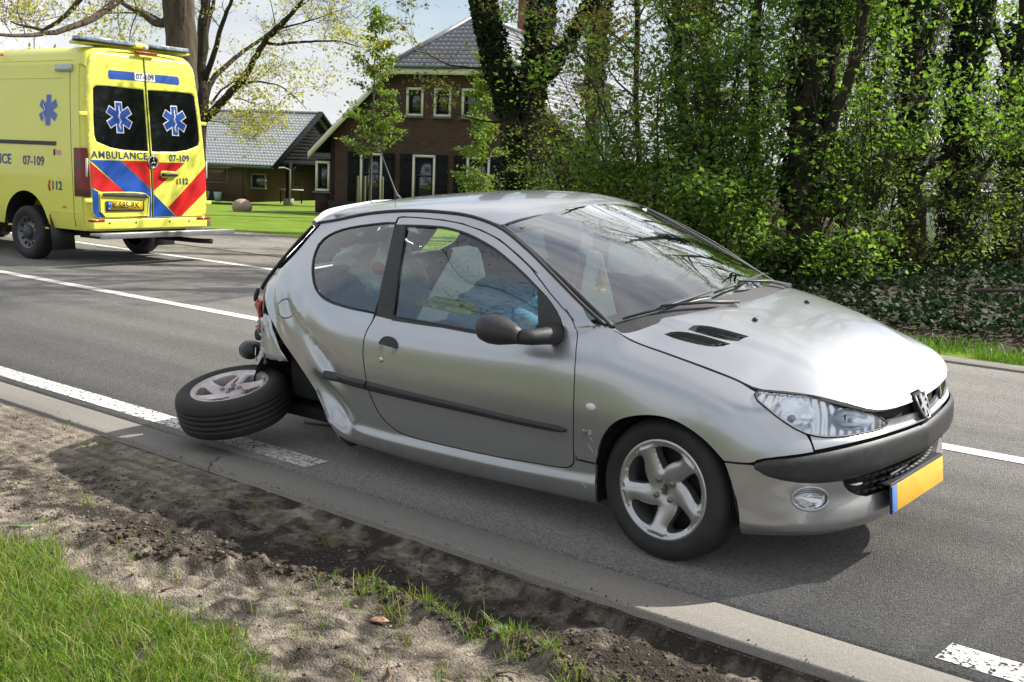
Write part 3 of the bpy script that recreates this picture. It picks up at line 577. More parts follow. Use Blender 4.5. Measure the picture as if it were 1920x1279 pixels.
TR={'door': [(-1.653, 7.9371), (-1.6923, 7.1606), (-1.7037, 6.413), (-1.6969, 5.7677), (-1.689, 5.06), (-1.6718, 4.414), (-1.6327, 3.7228), (-1.5732, 3.3318), (-1.4998, 3.0633), (-1.361, 2.9746), (-1.2084, 2.9723), (-0.9256, 2.9443), (-0.664, 3.0203), (-0.5145, 3.0035), (-0.4675, 3.0799), (-0.4416, 3.3121), (-0.432, 3.676), (-0.409, 5.8567), (-0.4085, 6.953), (-0.444, 7.7022), (-0.4633, 8.4864), (-0.4817, 9.2192), (-0.5294, 9.7089), (-0.7361, 10.4189), (-0.8675, 10.5286), (-1.0035, 10.6017), (-1.1278, 10.6426), (-1.2465, 10.689), (-1.3734, 10.7276), (-1.5209, 10.7396), (-1.6486, 10.7637), (-1.6724, 10.7261), (-1.6754, 10.5127), (-1.6078, 10.5169), (-1.4665, 10.5357), (-1.3545, 10.5568), (-1.2542, 10.5025), (-1.1685, 10.4489), (-1.075, 10.3649), (-0.9826, 10.3048), (-0.8171, 10.1695), (-0.6957, 10.0051), (-0.6237, 9.8406), (-0.5501, 9.3691), (-0.5164, 8.6353), (-0.5141, 8.0463), (-0.5261, 7.7054), (-0.6312, 7.8276), (-0.907, 7.9718), (-1.2045, 8.0024), (-1.5388, 7.9085)],
 'dooropen': [(-1.662, 7.9645), (-1.6999, 7.1522), (-1.7116, 6.4049), (-1.7048, 5.7578), (-1.697, 5.0485), (-1.6805, 4.3732), (-1.6424, 3.6628), (-1.5785, 3.2731), (-1.5041, 2.9884), (-1.3609, 2.8999), (-1.2083, 2.8981), (-0.9253, 2.869), (-0.6642, 2.954), (-0.5146, 2.9371), (-0.462, 3.0275), (-0.4332, 3.2971), (-0.4261, 3.6844), (-0.4034, 5.8615), (-0.4032, 6.9542), (-0.4388, 7.6922), (-0.4585, 8.4682), (-0.4773, 9.2746), (-0.525, 9.768), (-0.7323, 10.4902), (-0.8637, 10.5884), (-0.9997, 10.6518), (-1.1241, 10.6861), (-1.2456, 10.7259), (-1.3759, 10.7626), (-1.5235, 10.7762), (-1.6553, 10.8025), (-1.683, 10.7659), (-1.6884, 10.5322)],
 'glassdoor': [(-1.6051, 10.4797), (-1.4639, 10.5003), (-1.3521, 10.5222), (-1.2519, 10.4693), (-1.1663, 10.4169), (-1.0729, 10.3338), (-0.9805, 10.2742), (-0.8152, 10.136), (-0.697, 9.9545), (-0.6723, 9.4356), (-0.6509, 8.8473), (-0.6289, 7.9312), (-0.9097, 8.0454), (-1.2073, 8.0659), (-1.5407, 8.0304), (-1.5541, 8.9038), (-1.5818, 9.7148)],
 'beltstrip': [(-1.5414, 8.0464), (-1.2079, 8.0812), (-0.9103, 8.0632), (-0.6297, 7.9566), (-0.6236, 7.772), (-0.9056, 7.9328), (-1.2031, 7.9691), (-1.5415, 7.8867)],
 'bpillar': [(-1.6845, 10.5321), (-1.6064, 10.4983), (-1.5818, 9.7148), (-1.5541, 8.9038), (-1.5399, 8.0142), (-1.5415, 7.8867), (-1.6583, 7.9681), (-1.6565, 8.5741), (-1.6609, 9.2711), (-1.6703, 9.838)],
 'sail': [(-0.697, 9.9545), (-0.623, 9.8192), (-0.5527, 9.3592), (-0.519, 8.6341), (-0.5167, 8.0509), (-0.5288, 7.7085), (-0.6264, 7.8528), (-0.6509, 8.8473)],
 'qglass': [(-1.6907, 10.5129), (-1.7649, 10.5209), (-1.83, 10.4971), (-1.9836, 10.4609), (-2.1109, 10.3961), (-2.1922, 10.1865), (-2.2208, 9.8679), (-2.2224, 9.4618), (-2.1946, 8.9882), (-2.1437, 8.5239), (-2.0894, 8.2801), (-2.0125, 8.1313), (-1.8735, 8.0554), (-1.6614, 8.0349), (-1.6565, 8.5741), (-1.6609, 9.2711), (-1.6703, 9.838)],
 'qopen': [(-1.6836, 10.5709), (-1.7696, 10.5817), (-1.835, 10.5601), (-1.9895, 10.5301), (-2.1177, 10.4718), (-2.2031, 10.2612), (-2.2379, 9.9111), (-2.2371, 9.4777), (-2.2071, 8.9816), (-2.1539, 8.4794), (-2.0948, 8.2213), (-2.0138, 8.0762), (-1.8711, 8.0042), (-1.6628, 7.9815)],
 'sideouter': [(-0.3207, 8.0433), (-0.4645, 10.9627), (-0.6046, 10.9441), (-0.8287, 11.0), (-0.9388, 11.0), (-1.0294, 11.0), (-1.1175, 11.0), (-1.2046, 11.0), (-1.3846, 11.0), (-1.5358, 11.0), (-1.7008, 11.0), (-1.8421, 11.0), (-1.9963, 11.0), (-2.1671, 11.0), (-2.3051, 10.9228), (-2.334, 10.6085), (-2.3679, 10.2346), (-2.4471, 9.6614), (-2.627, 8.9602), (-2.7086, 8.1957), (-2.6706, 7.857), (-2.5767, 7.4373), (-2.512, 6.9267), (-2.4606, 6.5817), (-2.3968, 6.006), (-2.3007, 5.3771), (-2.2426, 5.0288), (-2.1925, 4.6871), (-2.1359, 4.1727), (-2.0963, 3.7174), (-2.0531, 3.3098), (-2.037, 2.7342), (-2.0031, 1.9108), (-1.9716, 1.4006), (-1.9511, 0.7692), (-1.9081, 0.0735), (-1.7481, -0.2), (-1.5554, -0.2), (-1.3344, -0.1423), (-1.1031, 0.1034), (-0.8922, 0.3744), (-0.682, 0.5258), (-0.5225, 0.0188), (-0.342, 0.0625), (-0.3117, 1.7465), (-0.3251, 2.557), (-0.3216, 3.3928), (-0.4242, 3.4898)],
 'fender': [(-0.3069, 7.9197), (-0.2008, 7.9418), (-0.0181, 7.9402), (0.1563, 7.9229), (0.2434, 7.9275), (0.3617, 7.8559), (0.3676, 7.6307), (0.4001, 7.4167), (0.4471, 7.1242), (0.4842, 6.8313), (0.5244, 6.5356), (0.5697, 6.2411), (0.6129, 6.0229), (0.6291, 5.8472), (0.6488, 5.4119), (0.6602, 5.0364), (0.5261, 5.0298), (0.4361, 4.836), (0.4185, 4.607), (0.368, 4.5218), (0.3089, 4.4931), (0.2723, 4.8279), (0.2396, 5.0633), (0.2, 5.2855), (0.1593, 5.5044), (0.1166, 5.6884), (0.0787, 5.8147), (0.0335, 5.8872), (-0.0172, 5.8875), (-0.069, 5.8278), (-0.1146, 5.7387), (-0.1591, 5.6126), (-0.1972, 5.4305), (-0.2314, 5.1848), (-0.2612, 4.8572), (-0.2804, 4.5467), (-0.3028, 4.013), (-0.3169, 3.5069), (-0.4139, 3.5786), (-0.4179, 3.8179), (-0.3978, 5.8664), (-0.3979, 6.9554), (-0.4335, 7.6825), (-0.4546, 8.7896), (-0.3902, 8.6005)],
 'bumplow': [(0.3113, 4.3959), (0.3681, 4.4138), (0.4187, 4.4802), (0.4314, 4.2845), (0.485, 4.0958), (0.5653, 4.0193), (0.7204, 3.9851), (0.7966, 3.922), (0.8133, 3.5501), (0.8494, 3.0852), (0.892, 2.7771), (0.9499, 2.5428)],
 'lip': [(1.1548, 0.1116), (1.0126, 0.0144), (0.896, 0.0449), (0.8014, -0.0275), (0.7171, -0.0354), (0.636, -0.0459), (0.4931, -0.0233), (0.4229, -0.0515), (0.3563, 0.0093), (0.3683, 1.3524), (0.3692, 2.0476), (0.3635, 2.7573), (0.3393, 3.628)],
 'lamp': [(0.3636, 7.7142), (0.3641, 9.0506), (0.4285, 8.6732), (0.5004, 7.9563), (0.5905, 7.9693), (0.6903, 7.9036), (0.7724, 7.8773), (0.8408, 7.7513), (0.9123, 7.5327), (0.9729, 7.2496), (1.011, 6.8916), (1.0352, 6.4284), (1.0083, 5.9637), (0.9469, 5.8454), (0.8737, 5.7843), (0.8069, 5.7115), (0.7447, 5.7555), (0.7076, 5.7893), (0.6673, 5.8838), (0.6179, 6.0495), (0.5693, 6.2956), (0.5241, 6.5886), (0.4836, 6.8832), (0.4401, 7.2149), (0.3971, 7.4646)],
 'fog': [(0.7403, 2.848), (0.7348, 2.6938), (0.7233, 2.5628), (0.7071, 2.4574), (0.6877, 2.3823), (0.6661, 2.3421), (0.6439, 2.3397), (0.6226, 2.374), (0.6036, 2.4418), (0.5881, 2.5385), (0.5769, 2.6597), (0.5705, 2.8015), (0.5689, 2.962), (0.5721, 3.1435), (0.5797, 3.3422), (0.5919, 3.5314), (0.6085, 3.6794), (0.6285, 3.7701), (0.6506, 3.8015), (0.6729, 3.7735), (0.6939, 3.6795), (0.7128, 3.5022), (0.7287, 3.2549), (0.7384, 3.0274)],
 'fuel': [(-2.2893, 7.4682), (-2.2884, 7.3636), (-2.2919, 7.2596), (-2.2997, 7.1633), (-2.3113, 7.0814), (-2.3259, 7.0198), (-2.3425, 6.9825), (-2.3602, 6.9724), (-2.3778, 6.99), (-2.3941, 7.0346), (-2.4079, 7.1034), (-2.4181, 7.1919), (-2.4237, 7.2936), (-2.4243, 7.4013), (-2.4199, 7.5071), (-2.411, 7.6032), (-2.3983, 7.6833), (-2.3829, 7.7421), (-2.3658, 7.776), (-2.3484, 7.7833), (-2.3315, 7.7638), (-2.3164, 7.719), (-2.3038, 7.6518), (-2.2946, 7.5664)],
 'handle': [(-1.4644, 6.8907), (-1.4654, 6.7933), (-1.4709, 6.6988), (-1.4805, 6.6131), (-1.4934, 6.5416), (-1.5085, 6.4891), (-1.5249, 6.4592), (-1.5412, 6.4542), (-1.5565, 6.4744), (-1.5696, 6.5187), (-1.5798, 6.5837), (-1.5863, 6.6652), (-1.5891, 6.7577), (-1.5878, 6.8551), (-1.5829, 6.9513), (-1.5746, 7.0402), (-1.5634, 7.1173), (-1.5498, 7.1754), (-1.5345, 7.209), (-1.5184, 7.2146), (-1.5025, 7.1916), (-1.4881, 7.1418), (-1.4762, 7.0704), (-1.4681, 6.9848)],
 'pts': [(-1.5261, 6.8243), (-1.5745, 6.2412), (-0.3175, 5.847), (-0.3469, 4.8306), (-2.0061, 5.1157), (-1.6841, 5.1165), (-0.4591, 4.905), (-1.6918, 4.7257), (-0.4987, 4.6911), (0.6263, 5.9065), (0.6651, 5.051), (-2.352, 7.381), (-0.6346, 7.9324)],
 'hood': [(-0.3018, -0.7003), (-0.1828, -0.5445), (-0.1202, -0.4675), (-0.066, -0.3675), (-0.038, -0.264), (-0.0297, -0.1271), (-0.014, 0.0357), (-0.0118, 0.1333), (-0.0423, 0.2848), (-0.079, 0.4531), (-0.1233, 0.5051)],
 'hoodR': [(-0.3034, -0.7055), (-0.2024, -0.7006), (-0.0204, -0.6945), (0.1549, -0.6905), (0.2771, -0.6802), (0.3619, -0.6702), (0.4436, -0.6214), (0.5528, -0.5495), (0.6407, -0.4786), (0.7062, -0.384), (0.7218, -0.1854), (0.7208, -0.0519)],
 'vent': [(-0.1071, -0.6064), (-0.0871, -0.5701), (-0.0118, -0.5357), (0.1508, -0.5121), (0.1271, -0.5582), (0.0714, -0.588), (-0.041, -0.609), (-0.0439, -0.5294), (-0.0267, -0.492), (0.0413, -0.4583), (0.1837, -0.4264), (0.1654, -0.4788), (0.1086, -0.5074), (0.0079, -0.5266)],
 'jet': [(0.1234, -0.2731), (0.117, 0.1996)],
 'ws': [(-0.0252, -0.9962), (0.1906, -1.0179), (0.4416, -1.0163), (0.7185, -1.0003), (0.9705, -0.9897), (0.9413, -0.6408), (0.922, -0.0677), (0.9458, 0.6028), (0.9376, 0.7522), (0.7214, 0.9322), (0.3389, 0.7691), (-0.0058, 0.7467)],
 'wip': [(-0.0303, -0.9533), (-0.0889, -0.5614), (-0.0696, -0.6488), (-0.0979, -0.4558), (-0.0543, -0.0665), (-0.068, 0.4688)],
 'roofedge': [(-1.0229, -0.5514), (-0.9566, -0.356), (-0.9446, 0.0089), (-0.9701, 0.3665)],
 'ant': [(-2.4068, 0.1062)]}
# ------------------------------------------------------------------ the damaged hatchback
CARQ = (-2.406, 4.658, -.014, -.016, .074)
CM = Matrix.Rotation(CARQ[2], 4, 'Z')@Matrix.Rotation(CARQ[3], 4, 'Y')@Matrix.Rotation(CARQ[4], 4, 'X')
PIV = Vector((0, 0, .29))
CARM = Matrix.Translation(Vector((CARQ[0], CARQ[1], 0))+PIV)@CM@Matrix.Translation(-PIV)
def paintmat():
    m = mat('silver_paint', (.46, .465, .48), .36, metal=.78, spec=.5, coat=1.)
    t = m.node_tree; n = t.nodes; l = t.links; b = n['Principled BSDF']
    tcn = n.new('ShaderNodeTexCoord'); v = n.new('ShaderNodeTexNoise'); v.inputs['Scale'].default_value = 3.5; v.inputs['Detail'].default_value = 9; v.inputs['Roughness'].default_value = .7; l.new(tcn.outputs['Object'], v.inputs['Vector'])
    r = n.new('ShaderNodeValToRGB'); r.color_ramp.elements[0].color = (.465, .475, .495, 1); r.color_ramp.elements[1].color = (.495, .505, .525, 1); r.color_ramp.elements[0].position = .3; r.color_ramp.elements[1].position = .7
    l.new(v.outputs['Fac'], r.inputs[0])
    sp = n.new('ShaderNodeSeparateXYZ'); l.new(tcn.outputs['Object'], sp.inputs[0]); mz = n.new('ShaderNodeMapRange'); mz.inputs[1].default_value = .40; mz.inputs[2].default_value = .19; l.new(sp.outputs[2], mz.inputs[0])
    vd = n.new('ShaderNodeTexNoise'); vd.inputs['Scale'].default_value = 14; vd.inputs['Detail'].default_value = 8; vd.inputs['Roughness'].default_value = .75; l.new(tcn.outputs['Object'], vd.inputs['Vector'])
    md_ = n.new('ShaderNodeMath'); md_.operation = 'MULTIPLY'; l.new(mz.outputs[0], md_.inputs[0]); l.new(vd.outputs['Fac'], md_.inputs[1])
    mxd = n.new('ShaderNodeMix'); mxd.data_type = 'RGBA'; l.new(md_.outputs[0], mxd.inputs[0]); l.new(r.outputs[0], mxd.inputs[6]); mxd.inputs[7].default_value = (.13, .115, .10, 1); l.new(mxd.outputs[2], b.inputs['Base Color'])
    mr = n.new('ShaderNodeMapRange'); mr.inputs[3].default_value = .31; mr.inputs[4].default_value = .37; l.new(v.outputs['Fac'], mr.inputs[0]); l.new(mr.outputs[0], b.inputs['Roughness'])
    v2 = n.new('ShaderNodeTexNoise'); v2.inputs['Scale'].default_value = 60; v2.inputs['Detail'].default_value = 6; l.new(tcn.outputs['Object'], v2.inputs['Vector'])
    mr2 = n.new('ShaderNodeMapRange'); mr2.inputs[3].default_value = .02; mr2.inputs[4].default_value = .10; l.new(v2.outputs['Fac'], mr2.inputs[0]); l.new(mr2.outputs[0], b.inputs['Coat Roughness'])
    b.inputs['Coat Weight'].default_value = 1.
    return m
SILVER = paintmat()
BLACKP = mat('black_plastic', (.022, .022, .024), .5, var=(.035, .035, .037), scale=40, bump=.0008, bscale=500)
GREYP = mat('grey_plastic', (.020, .020, .022), .45, var=(.032, .032, .034), scale=25, bump=.0008, bscale=500)
DARK = mat('dark_cavity', (.012, .012, .012), .8)
RUBBER = mat('rubber', (.012, .012, .012), .7, var=(.030, .028, .026), scale=5, bump=.0015, bscale=140)
CHROME = mat('chrome', (.78, .79, .80), .12, metal=1.)
ALLOY = mat('alloy', (.56, .56, .57), .34, metal=.85, var=(.46, .455, .45), scale=9, coat=.3, rvar=.06)
LENS = glassmat('lamp_lens', (.93, .95, .97), .9, .02)
GLASS = glassmat('side_glass', (.74, .88, .86), k_=2.4)
WGLASS = glassmat('windscreen_glass', (.68, .80, .77), k_=4.0)
RED = mat('red_lens', (.34, .010, .010), .3, coat=.25)
TRIM = mat('seat_fabric', (.055, .06, .07), .9, var=(.09, .095, .11), scale=60)
VS = .09
def fbody(a, b): return body(np.clip(a, -3.5, 1.3), np.clip(b/VS, 0, 11))
def fhood(a, b):
    P = hood(a, b); yc = np.interp(a, [-.1, .5], [.53, .40]); w = np.clip((yc-np.abs(b))/.035+.5, 0, 1); w = w*w*(3-2*w)
    P[:, 2] += .009*w*np.clip((.62-a)/.25, 0, 1)*np.clip((a+.3)/.1, 0, 1); P[:, 1] = b; return P
def froof(a, b): P = roof(a, b); P[:, 1] = b; return P
def fwind(a, b): return wind(a, b)
def dmg(P, k):
    """push in and crease the struck rear quarter (right side only)"""
    x, z = P[:, 0].copy(), P[:, 2].copy(); y = P[:, 1].copy()
    w = np.exp(-((x+2.33)/.20)**2-((z-.62)/.17)**2); y -= .030*w
    u_ = (x+2.10)*.80+(z-.72)*-.60; v_ = (x+2.10)*.60+(z-.72)*.80       # crease running down and forward
    y -= .022*np.exp(-(v_/.05)**2)*np.exp(-(u_/.20)**2)*(v_ < 0)+.012*np.exp(-(v_/.10)**2)*np.exp(-(u_/.25)**2)
    d = x+2.05-(.62-z)*.30                                              # folds beside the torn arch
    a = np.exp(-((d)/.09)**2)*np.clip((.72-z)/.2, 0, 1)
    y += .028*a*np.sin((z-.2)*21+d*18)-.02*a
    y += .010*np.exp(-((x+2.45)/.18)**2)*np.sin(x*40+z*26)*np.exp(-((z-.86)/.16)**2)
    Q = P.copy(); Q[:, 1] = y; return Q
def outward(P, n):
    c = np.array([-1.0, 0, .55]); s = np.sign(((P-c)*n*np.array([.25, 1, 1])).sum(1)); s[s == 0] = 1; return n*s[:, None]
def panel(name, outer, holes=(), surf=fbody, sides=(-1,), m=None, off=0., step=.024, thick=.014, parent=None, hit=False, sub=None, both=False, dish=None):
    """a body panel cut from one of the car's surfaces; sides -1 right, +1 left"""
    V2, T = tri2d(outer, holes, step)
    P = surf(V2[:, 0], V2[:, 1]); h = 1e-3; ctr = (V2[:, 0] >= 1.2995) if surf is fbody else np.zeros(len(V2), bool)
    n = np.cross(surf(V2[:, 0]+h, V2[:, 1])-surf(V2[:, 0]-h, V2[:, 1]), surf(V2[:, 0], V2[:, 1]+h)-surf(V2[:, 0], V2[:, 1]-h)); n /= (np.linalg.norm(n, axis=1)[:, None]+1e-12)
    n = outward(P, n)
    AV = []; AF = []; k = 0
    for sd in sides:
        Q = P+n*off
        if dish is not None: Q = Q+n*dish(V2)[:, None]
        if hit and sd < 0: Q = dmg(Q, 1)
        Q[ctr, 1] = 0
        N_ = n.copy()
        if not both: Q = Q*np.array([1, sd, 1]); N_ = N_*np.array([1, sd, 1])
        TT = T.copy(); f = np.cross(Q[T[:, 1]]-Q[T[:, 0]], Q[T[:, 2]]-Q[T[:, 0]]); flip = (f*N_[T[:, 0]]).sum(1) < 0; TT[flip] = TT[flip][:, ::-1]
        AV.append(Q); AF += [tuple(t+k) for t in TT.tolist()] if False else [(a+k, b+k, c+k) for a, b, c in TT.tolist()]; k += len(Q)
        if thick:
            E = {}
            for a, b, c in TT.tolist():
                for e in ((a, b), (b, c), (c, a)): E[e] = 1
            be = [e for e in E if (e[1], e[0]) not in E and not (abs(Q[e[0]][1]) < .002 and abs(Q[e[1]][1]) < .002)]
            ids = sorted({i for e in be for i in e}); mp_ = {i: j for j, i in enumerate(ids)}
            B0 = Q[ids]; B1 = B0-N_[ids]*thick; AV += [B0, B1]; m0 = k; m1 = k+len(ids); k += 2*len(ids)
            AF += [(m0+mp_[b], m0+mp_[a], m1+mp_[a], m1+mp_[b]) for a, b in be]
    return mesh(name, np.concatenate(AV), AF, m, parent, smooth=True)
def weld(o):
    b = bmesh.new(); b.from_mesh(o.data); bmesh.ops.remove_doubles(b, verts=[v for v in b.verts if abs(v.co.y) < .002], dist=.0008); bmesh.ops.recalc_face_normals(b, faces=b.faces) if False else None; b.to_mesh(o.data); b.free(); return o
def T2(k, vs=True): return [(u, (min(max(s, 0.), 11.)*VS if vs else s)) for u, s in TR[k]]
def offs(poly, d):
    """offset polygon (positive = outwards)"""
    P = np.asarray(poly, float); A = .5*np.sum(P[:, 0]*np.roll(P[:, 1], -1)-np.roll(P[:, 0], -1)*P[:, 1]); s = 1 if A > 0 else -1
    o = []
    for i in range(len(P)):
        a = P[i]-P[i-1]; b = P[(i+1) % len(P)]-P[i]; a /= np.linalg.norm(a)+1e-9; b /= np.linalg.norm(b)+1e-9
        n = np.array([a[1]+b[1], -(a[0]+b[0])])*s; n /= np.linalg.norm(n)+1e-9; o.append(P[i]+n*d)
    return np.array(o)
def bpt(u, s, sd=-1, off=0., hit=False):
    u = np.atleast_1d(np.array(u, float)); s = np.atleast_1d(np.array(s, float)); v = s*VS; h = 1e-3
    P = fbody(u, v); n = np.cross(fbody(u+h, v)-fbody(u-h, v), fbody(u, v+h)-fbody(u, v-h)); n /= np.linalg.norm(n, axis=1)[:, None]; n = outward(P, n); P = P+n*off
    if hit and sd < 0: P = dmg(P, 1)
    P[u >= 1.2995, 1] = 0
    return P*np.array([1, sd, 1])
car = empty('hatchback', mw=CARM)
tag(car, 'silver three door hatchback with crushed rear quarter standing beside the kerb', 'car')
# --- doors, wings, quarters
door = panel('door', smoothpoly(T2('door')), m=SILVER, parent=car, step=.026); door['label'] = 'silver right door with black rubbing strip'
panel('door', smoothpoly(T2('door')), sides=(1,), m=SILVER, parent=car, step=.04)
fuel = T2('fuel')
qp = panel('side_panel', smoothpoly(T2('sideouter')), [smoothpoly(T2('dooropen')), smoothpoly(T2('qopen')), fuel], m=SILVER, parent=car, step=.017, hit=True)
qp['label'] = 'right side panel creased and torn around the rear wheel arch'
panel('fuel_flap', offs(fuel, -.004), m=SILVER, parent=car, step=.02, hit=True, off=-.001)
def sofz(u, z):
    s = np.linspace(0, 8, 161); P = body(np.full(161, u), s); return float(np.interp(z, P[:, 2], s))
so_ = TR['sideouter']
arch = [(-2.38+.335*math.cos(a), .40+.33*math.sin(a)) for a in np.linspace(math.pi*1.0+.55, -.55, 16)]
left = [p for p in so_[:19]]+[(-2.95, 8), (-3.0, 5.2), (-3.0, 1.0)]+[(x, sofz(x, z)) for x, z in arch]+[p for p in so_[34:]]
panel('side_panel', [(u, min(max(s, 0), 11)*VS) for u, s in left], [T2('dooropen'), T2('qopen')], sides=(1,), m=SILVER, parent=car, step=.045)
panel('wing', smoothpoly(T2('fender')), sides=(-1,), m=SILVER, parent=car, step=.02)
panel('wing', smoothpoly(T2('fender')), sides=(1,), m=SILVER, parent=car, step=.03)
# --- front bumper: lower skirt, upper band, rubbing strip
lamp = TR['lamp']
low = TR['bumplow']+[(1.1, 2.47), (1.3, 2.45), (1.3, .02)]+TR['lip']
bl = [(u, min(max(s, 0), 11)*VS) for u, s in low]
bumper = weld(panel('front_bumper', bl, [T2('fog')], sides=(-1, 1), m=SILVER, parent=car, step=.02))
band = [(.668, 5.1), (.8, 5.13), (.95, 5.14), (1.1, 5.14), (1.3, 5.14), (1.3, 6.7), (1.18, 6.72), (1.06, 6.8)]+lamp[11:19]+[(.642, 5.9)]
weld(panel('grille_band', [(u, s*VS) for u, s in band], sides=(-1, 1), m=SILVER, parent=bumper, step=.02))
us = np.linspace(.425, 1.3, 60); vv = np.linspace(-1, 1, 11); AV = []; AF = []
top = np.interp(us, [.425, .46, .52, .7, .9, 1.1, 1.3], [4.60, 4.80, 4.90, 4.93, 4.95, 4.95, 4.95]); bot = np.interp(us, [.425, .46, .52, .6, .8, 1.3], [4.35, 4.12, 4.03, 4.0, 3.98, 3.97])
for sd in (-1, 1):
    k = sum(len(a) for a in AV)
    for i, t in enumerate(vv):
        AV.append(bpt(us, bot+(top-bot)*(t+1)/2, sd, .004+.020*np.sqrt(np.clip(1-t**2*1.0, 0, 1))[None].repeat(1)[0] if False else .003+.014*(1-t**4)))
    n_ = len(us)
    for i in range(10):
        for j in range(n_-1):
            f = (k+i*n_+j, k+i*n_+j+1, k+(i+1)*n_+j+1, k+(i+1)*n_+j); AF.append(f if sd < 0 else f[::-1])
weld(mesh('rubbing_strip', np.concatenate(AV), AF, GREYP, bumper, smooth=True))
# dark backing behind every shut line and opening
belly = [(-1.85, .5), (-1.2, .2), (-.4, .2), (-.36, 3.0), (-.28, 5.4), (-.12, 6.3), (.0, 6.45), (.12, 6.3), (.28, 5.2), (.33, 3.0), (.37, .3), (.6, .2), (1.3, .2), (1.3, 7.9), (.9, 7.9), (.5, 7.9), (.3, 7.9), (-.2, 7.9), (-.5, 7.8), (-1.0, 7.8), (-1.6, 7.8), (-1.9, 7.8), (-1.9, 5.0), (-1.88, 3.0)]
panel('inner_shell', [(u, s*VS) for u, s in belly], sides=(-1, 1), m=DARK, parent=car, off=-.03, step=.06, thick=0)
fr_ = [(-.34, 10.9), (-.6, 10.75), (-.9, 10.7), (-1.2, 10.6), (-1.7, 10.6), (-2.3, 10.5), (-2.3, 9.9), (-1.66, 10.1), (-1.66, 8.0), (-1.74, 8.0), (-1.76, 10.1), (-1.2, 10.15), (-.95, 10.05), (-.65, 9.8), (-.42, 9.6)]
# --- lamps
def bowl(V2):
    c1 = np.array([.56, 6.9*VS]); c2 = np.array([.85, 6.9*VS]); d1 = np.hypot((V2[:, 0]-c1[0])*.75, V2[:, 1]-c1[1]); d2 = np.hypot((V2[:, 0]-c2[0])*.55, (V2[:, 1]-c2[1]))
    return -.020*np.clip(1-(d1/.075)**2, 0, 1)-.016*np.clip(1-(d2/.06)**2, 0, 1)+.0018*np.sin(V2[:, 0]*150)*(d1 > .075)*(d2 > .06)+.0012*np.cos(d1*260)*(d1 < .07)+.0012*np.cos(d2*260)*(d2 < .055)
lampc = [(u, min(s, 8.)*VS) for u, s in lamp]
CHR2 = mat('lamp_reflector', (.88, .90, .92), .16, metal=.7, coat=.5)
for sd in (-1, 1):
    hl = panel('headlight', smoothpoly(offs(lampc, -.004)), sides=(sd,), m=LENS, parent=car, step=.02, off=.004, thick=.02)
    panel('reflector', smoothpoly(offs(lampc, -.004)), sides=(sd,), m=CHR2, parent=hl, step=.011, off=-.006, thick=.01, dish=bowl)
    for uc, sc_, rr in ((.56, 6.9, .020), (.85, 6.95, .014)):
        c = bpt(uc, sc_, sd, -.020)[0]; MB().ellipsoid(c, (rr*.8, rr*.6, rr*.6)).obj('bulb', mat('bulb_glass', (.8, .8, .78), .2), hl, smooth=True)
    ring = bpt([u for u, s in offs(lampc, .002)], [s/VS for u, s in offs(lampc, .002)], sd, .002); MB().tube(np.concatenate([ring, ring[:2]]), .0045, 6, cap=False).obj('lamp_seal', BLACKP, hl, smooth=True)
    fogp = T2('fog'); fl = panel('fog_light', offs(fogp, -.004), sides=(sd,), m=LENS, parent=car, step=.015, off=.001, thick=.02)
    fc = np.mean(np.array(fogp), 0)
    panel('reflector', offs(fogp, -.006), sides=(sd,), m=CHR2, parent=fl, step=.008, off=-.004, thick=.01, dish=lambda V2: -.02*np.clip(1-(np.hypot((V2[:, 0]-fc[0])*.7, V2[:, 1]-fc[1])/.05)**2, 0, 1))
    ring = bpt([u for u, s in fogp], [s/VS for u, s in fogp], sd, .001); MB().tube(np.concatenate([ring, ring[:2]]), .006, 6, cap=False).obj('bezel', SILVER, fl, smooth=True)
# --- lower intake with slats
ik = MB()
for zz in (.425, .395, .365, .335, .305):
    pts = []
    for y in np.linspace(-.52, .52, 25):
        x = .735-.16*(abs(y)/.52)**2.2-.03; pts.append((x, y, zz))
    for a, b in zip(pts[:-1], pts[1:]):
        c = (np.array(a)+np.array(b))/2; ik.box(c, (.03, .046, .007), rz=math.atan2(b[0]-a[0], -(b[1]-a[1]))*-1*0)
for y in np.linspace(-.5, .5, 14): ik.box((.735-.16*(abs(y)/.52)**2.2-.045, y, .37), (.012, .008, .15))
grl = ik.obj('intake_grille', BLACKP, bumper)
MB().ellipsoid((.655, -.43, .425), (.03, .035, .010)).obj('tow_eye_cover', CHROME, bumper, smooth=True)
MB().box((.62, 0, .39), (.02, 1.0, .24)).obj('intake_backing', DARK, bumper)
MB().box((.70, -.12, .405), (.012, .16, .012), rz=0).obj('grille_scratch', SILVER, bumper)
MB().box((.46, .05, .225), (.2, .8, .03)).obj('under_tray', BLACKP, bumper, bevel=.01); MB().box((.60, 0, .64), (.03, .9, .10)).obj('slam_panel', DARK, bumper)
# --- number plate: blank amber field, blue edge
YEL = mat('plate_amber', (.80, .47, .05), .45, var=(.72, .40, .04), scale=9, coat=.2); BLU = mat('plate_blue', (.10, .22, .55), .4)
pl = empty('number_plate', parent=car); pl.location = (.737, -.004, .322); pl.rotation_euler = (0, math.radians(-4), 0)
MB().box((-.005, 0, 0), (.009, .53, .116)).obj('plate_holder', BLACKP, pl, bevel=.004)
MB().box((.0015, .022, 0), (.003, .476, .108)).obj('amber_field', YEL, pl, bevel=.001); MB().box((.0015, -.239, 0), (.003, .042, .108)).obj('blue_field', BLU, pl, bevel=.001)
MB().box((-.03, 0, .062), (.06, .53, .008)).obj('plate_ledge', GREYP, pl, bevel=.002)
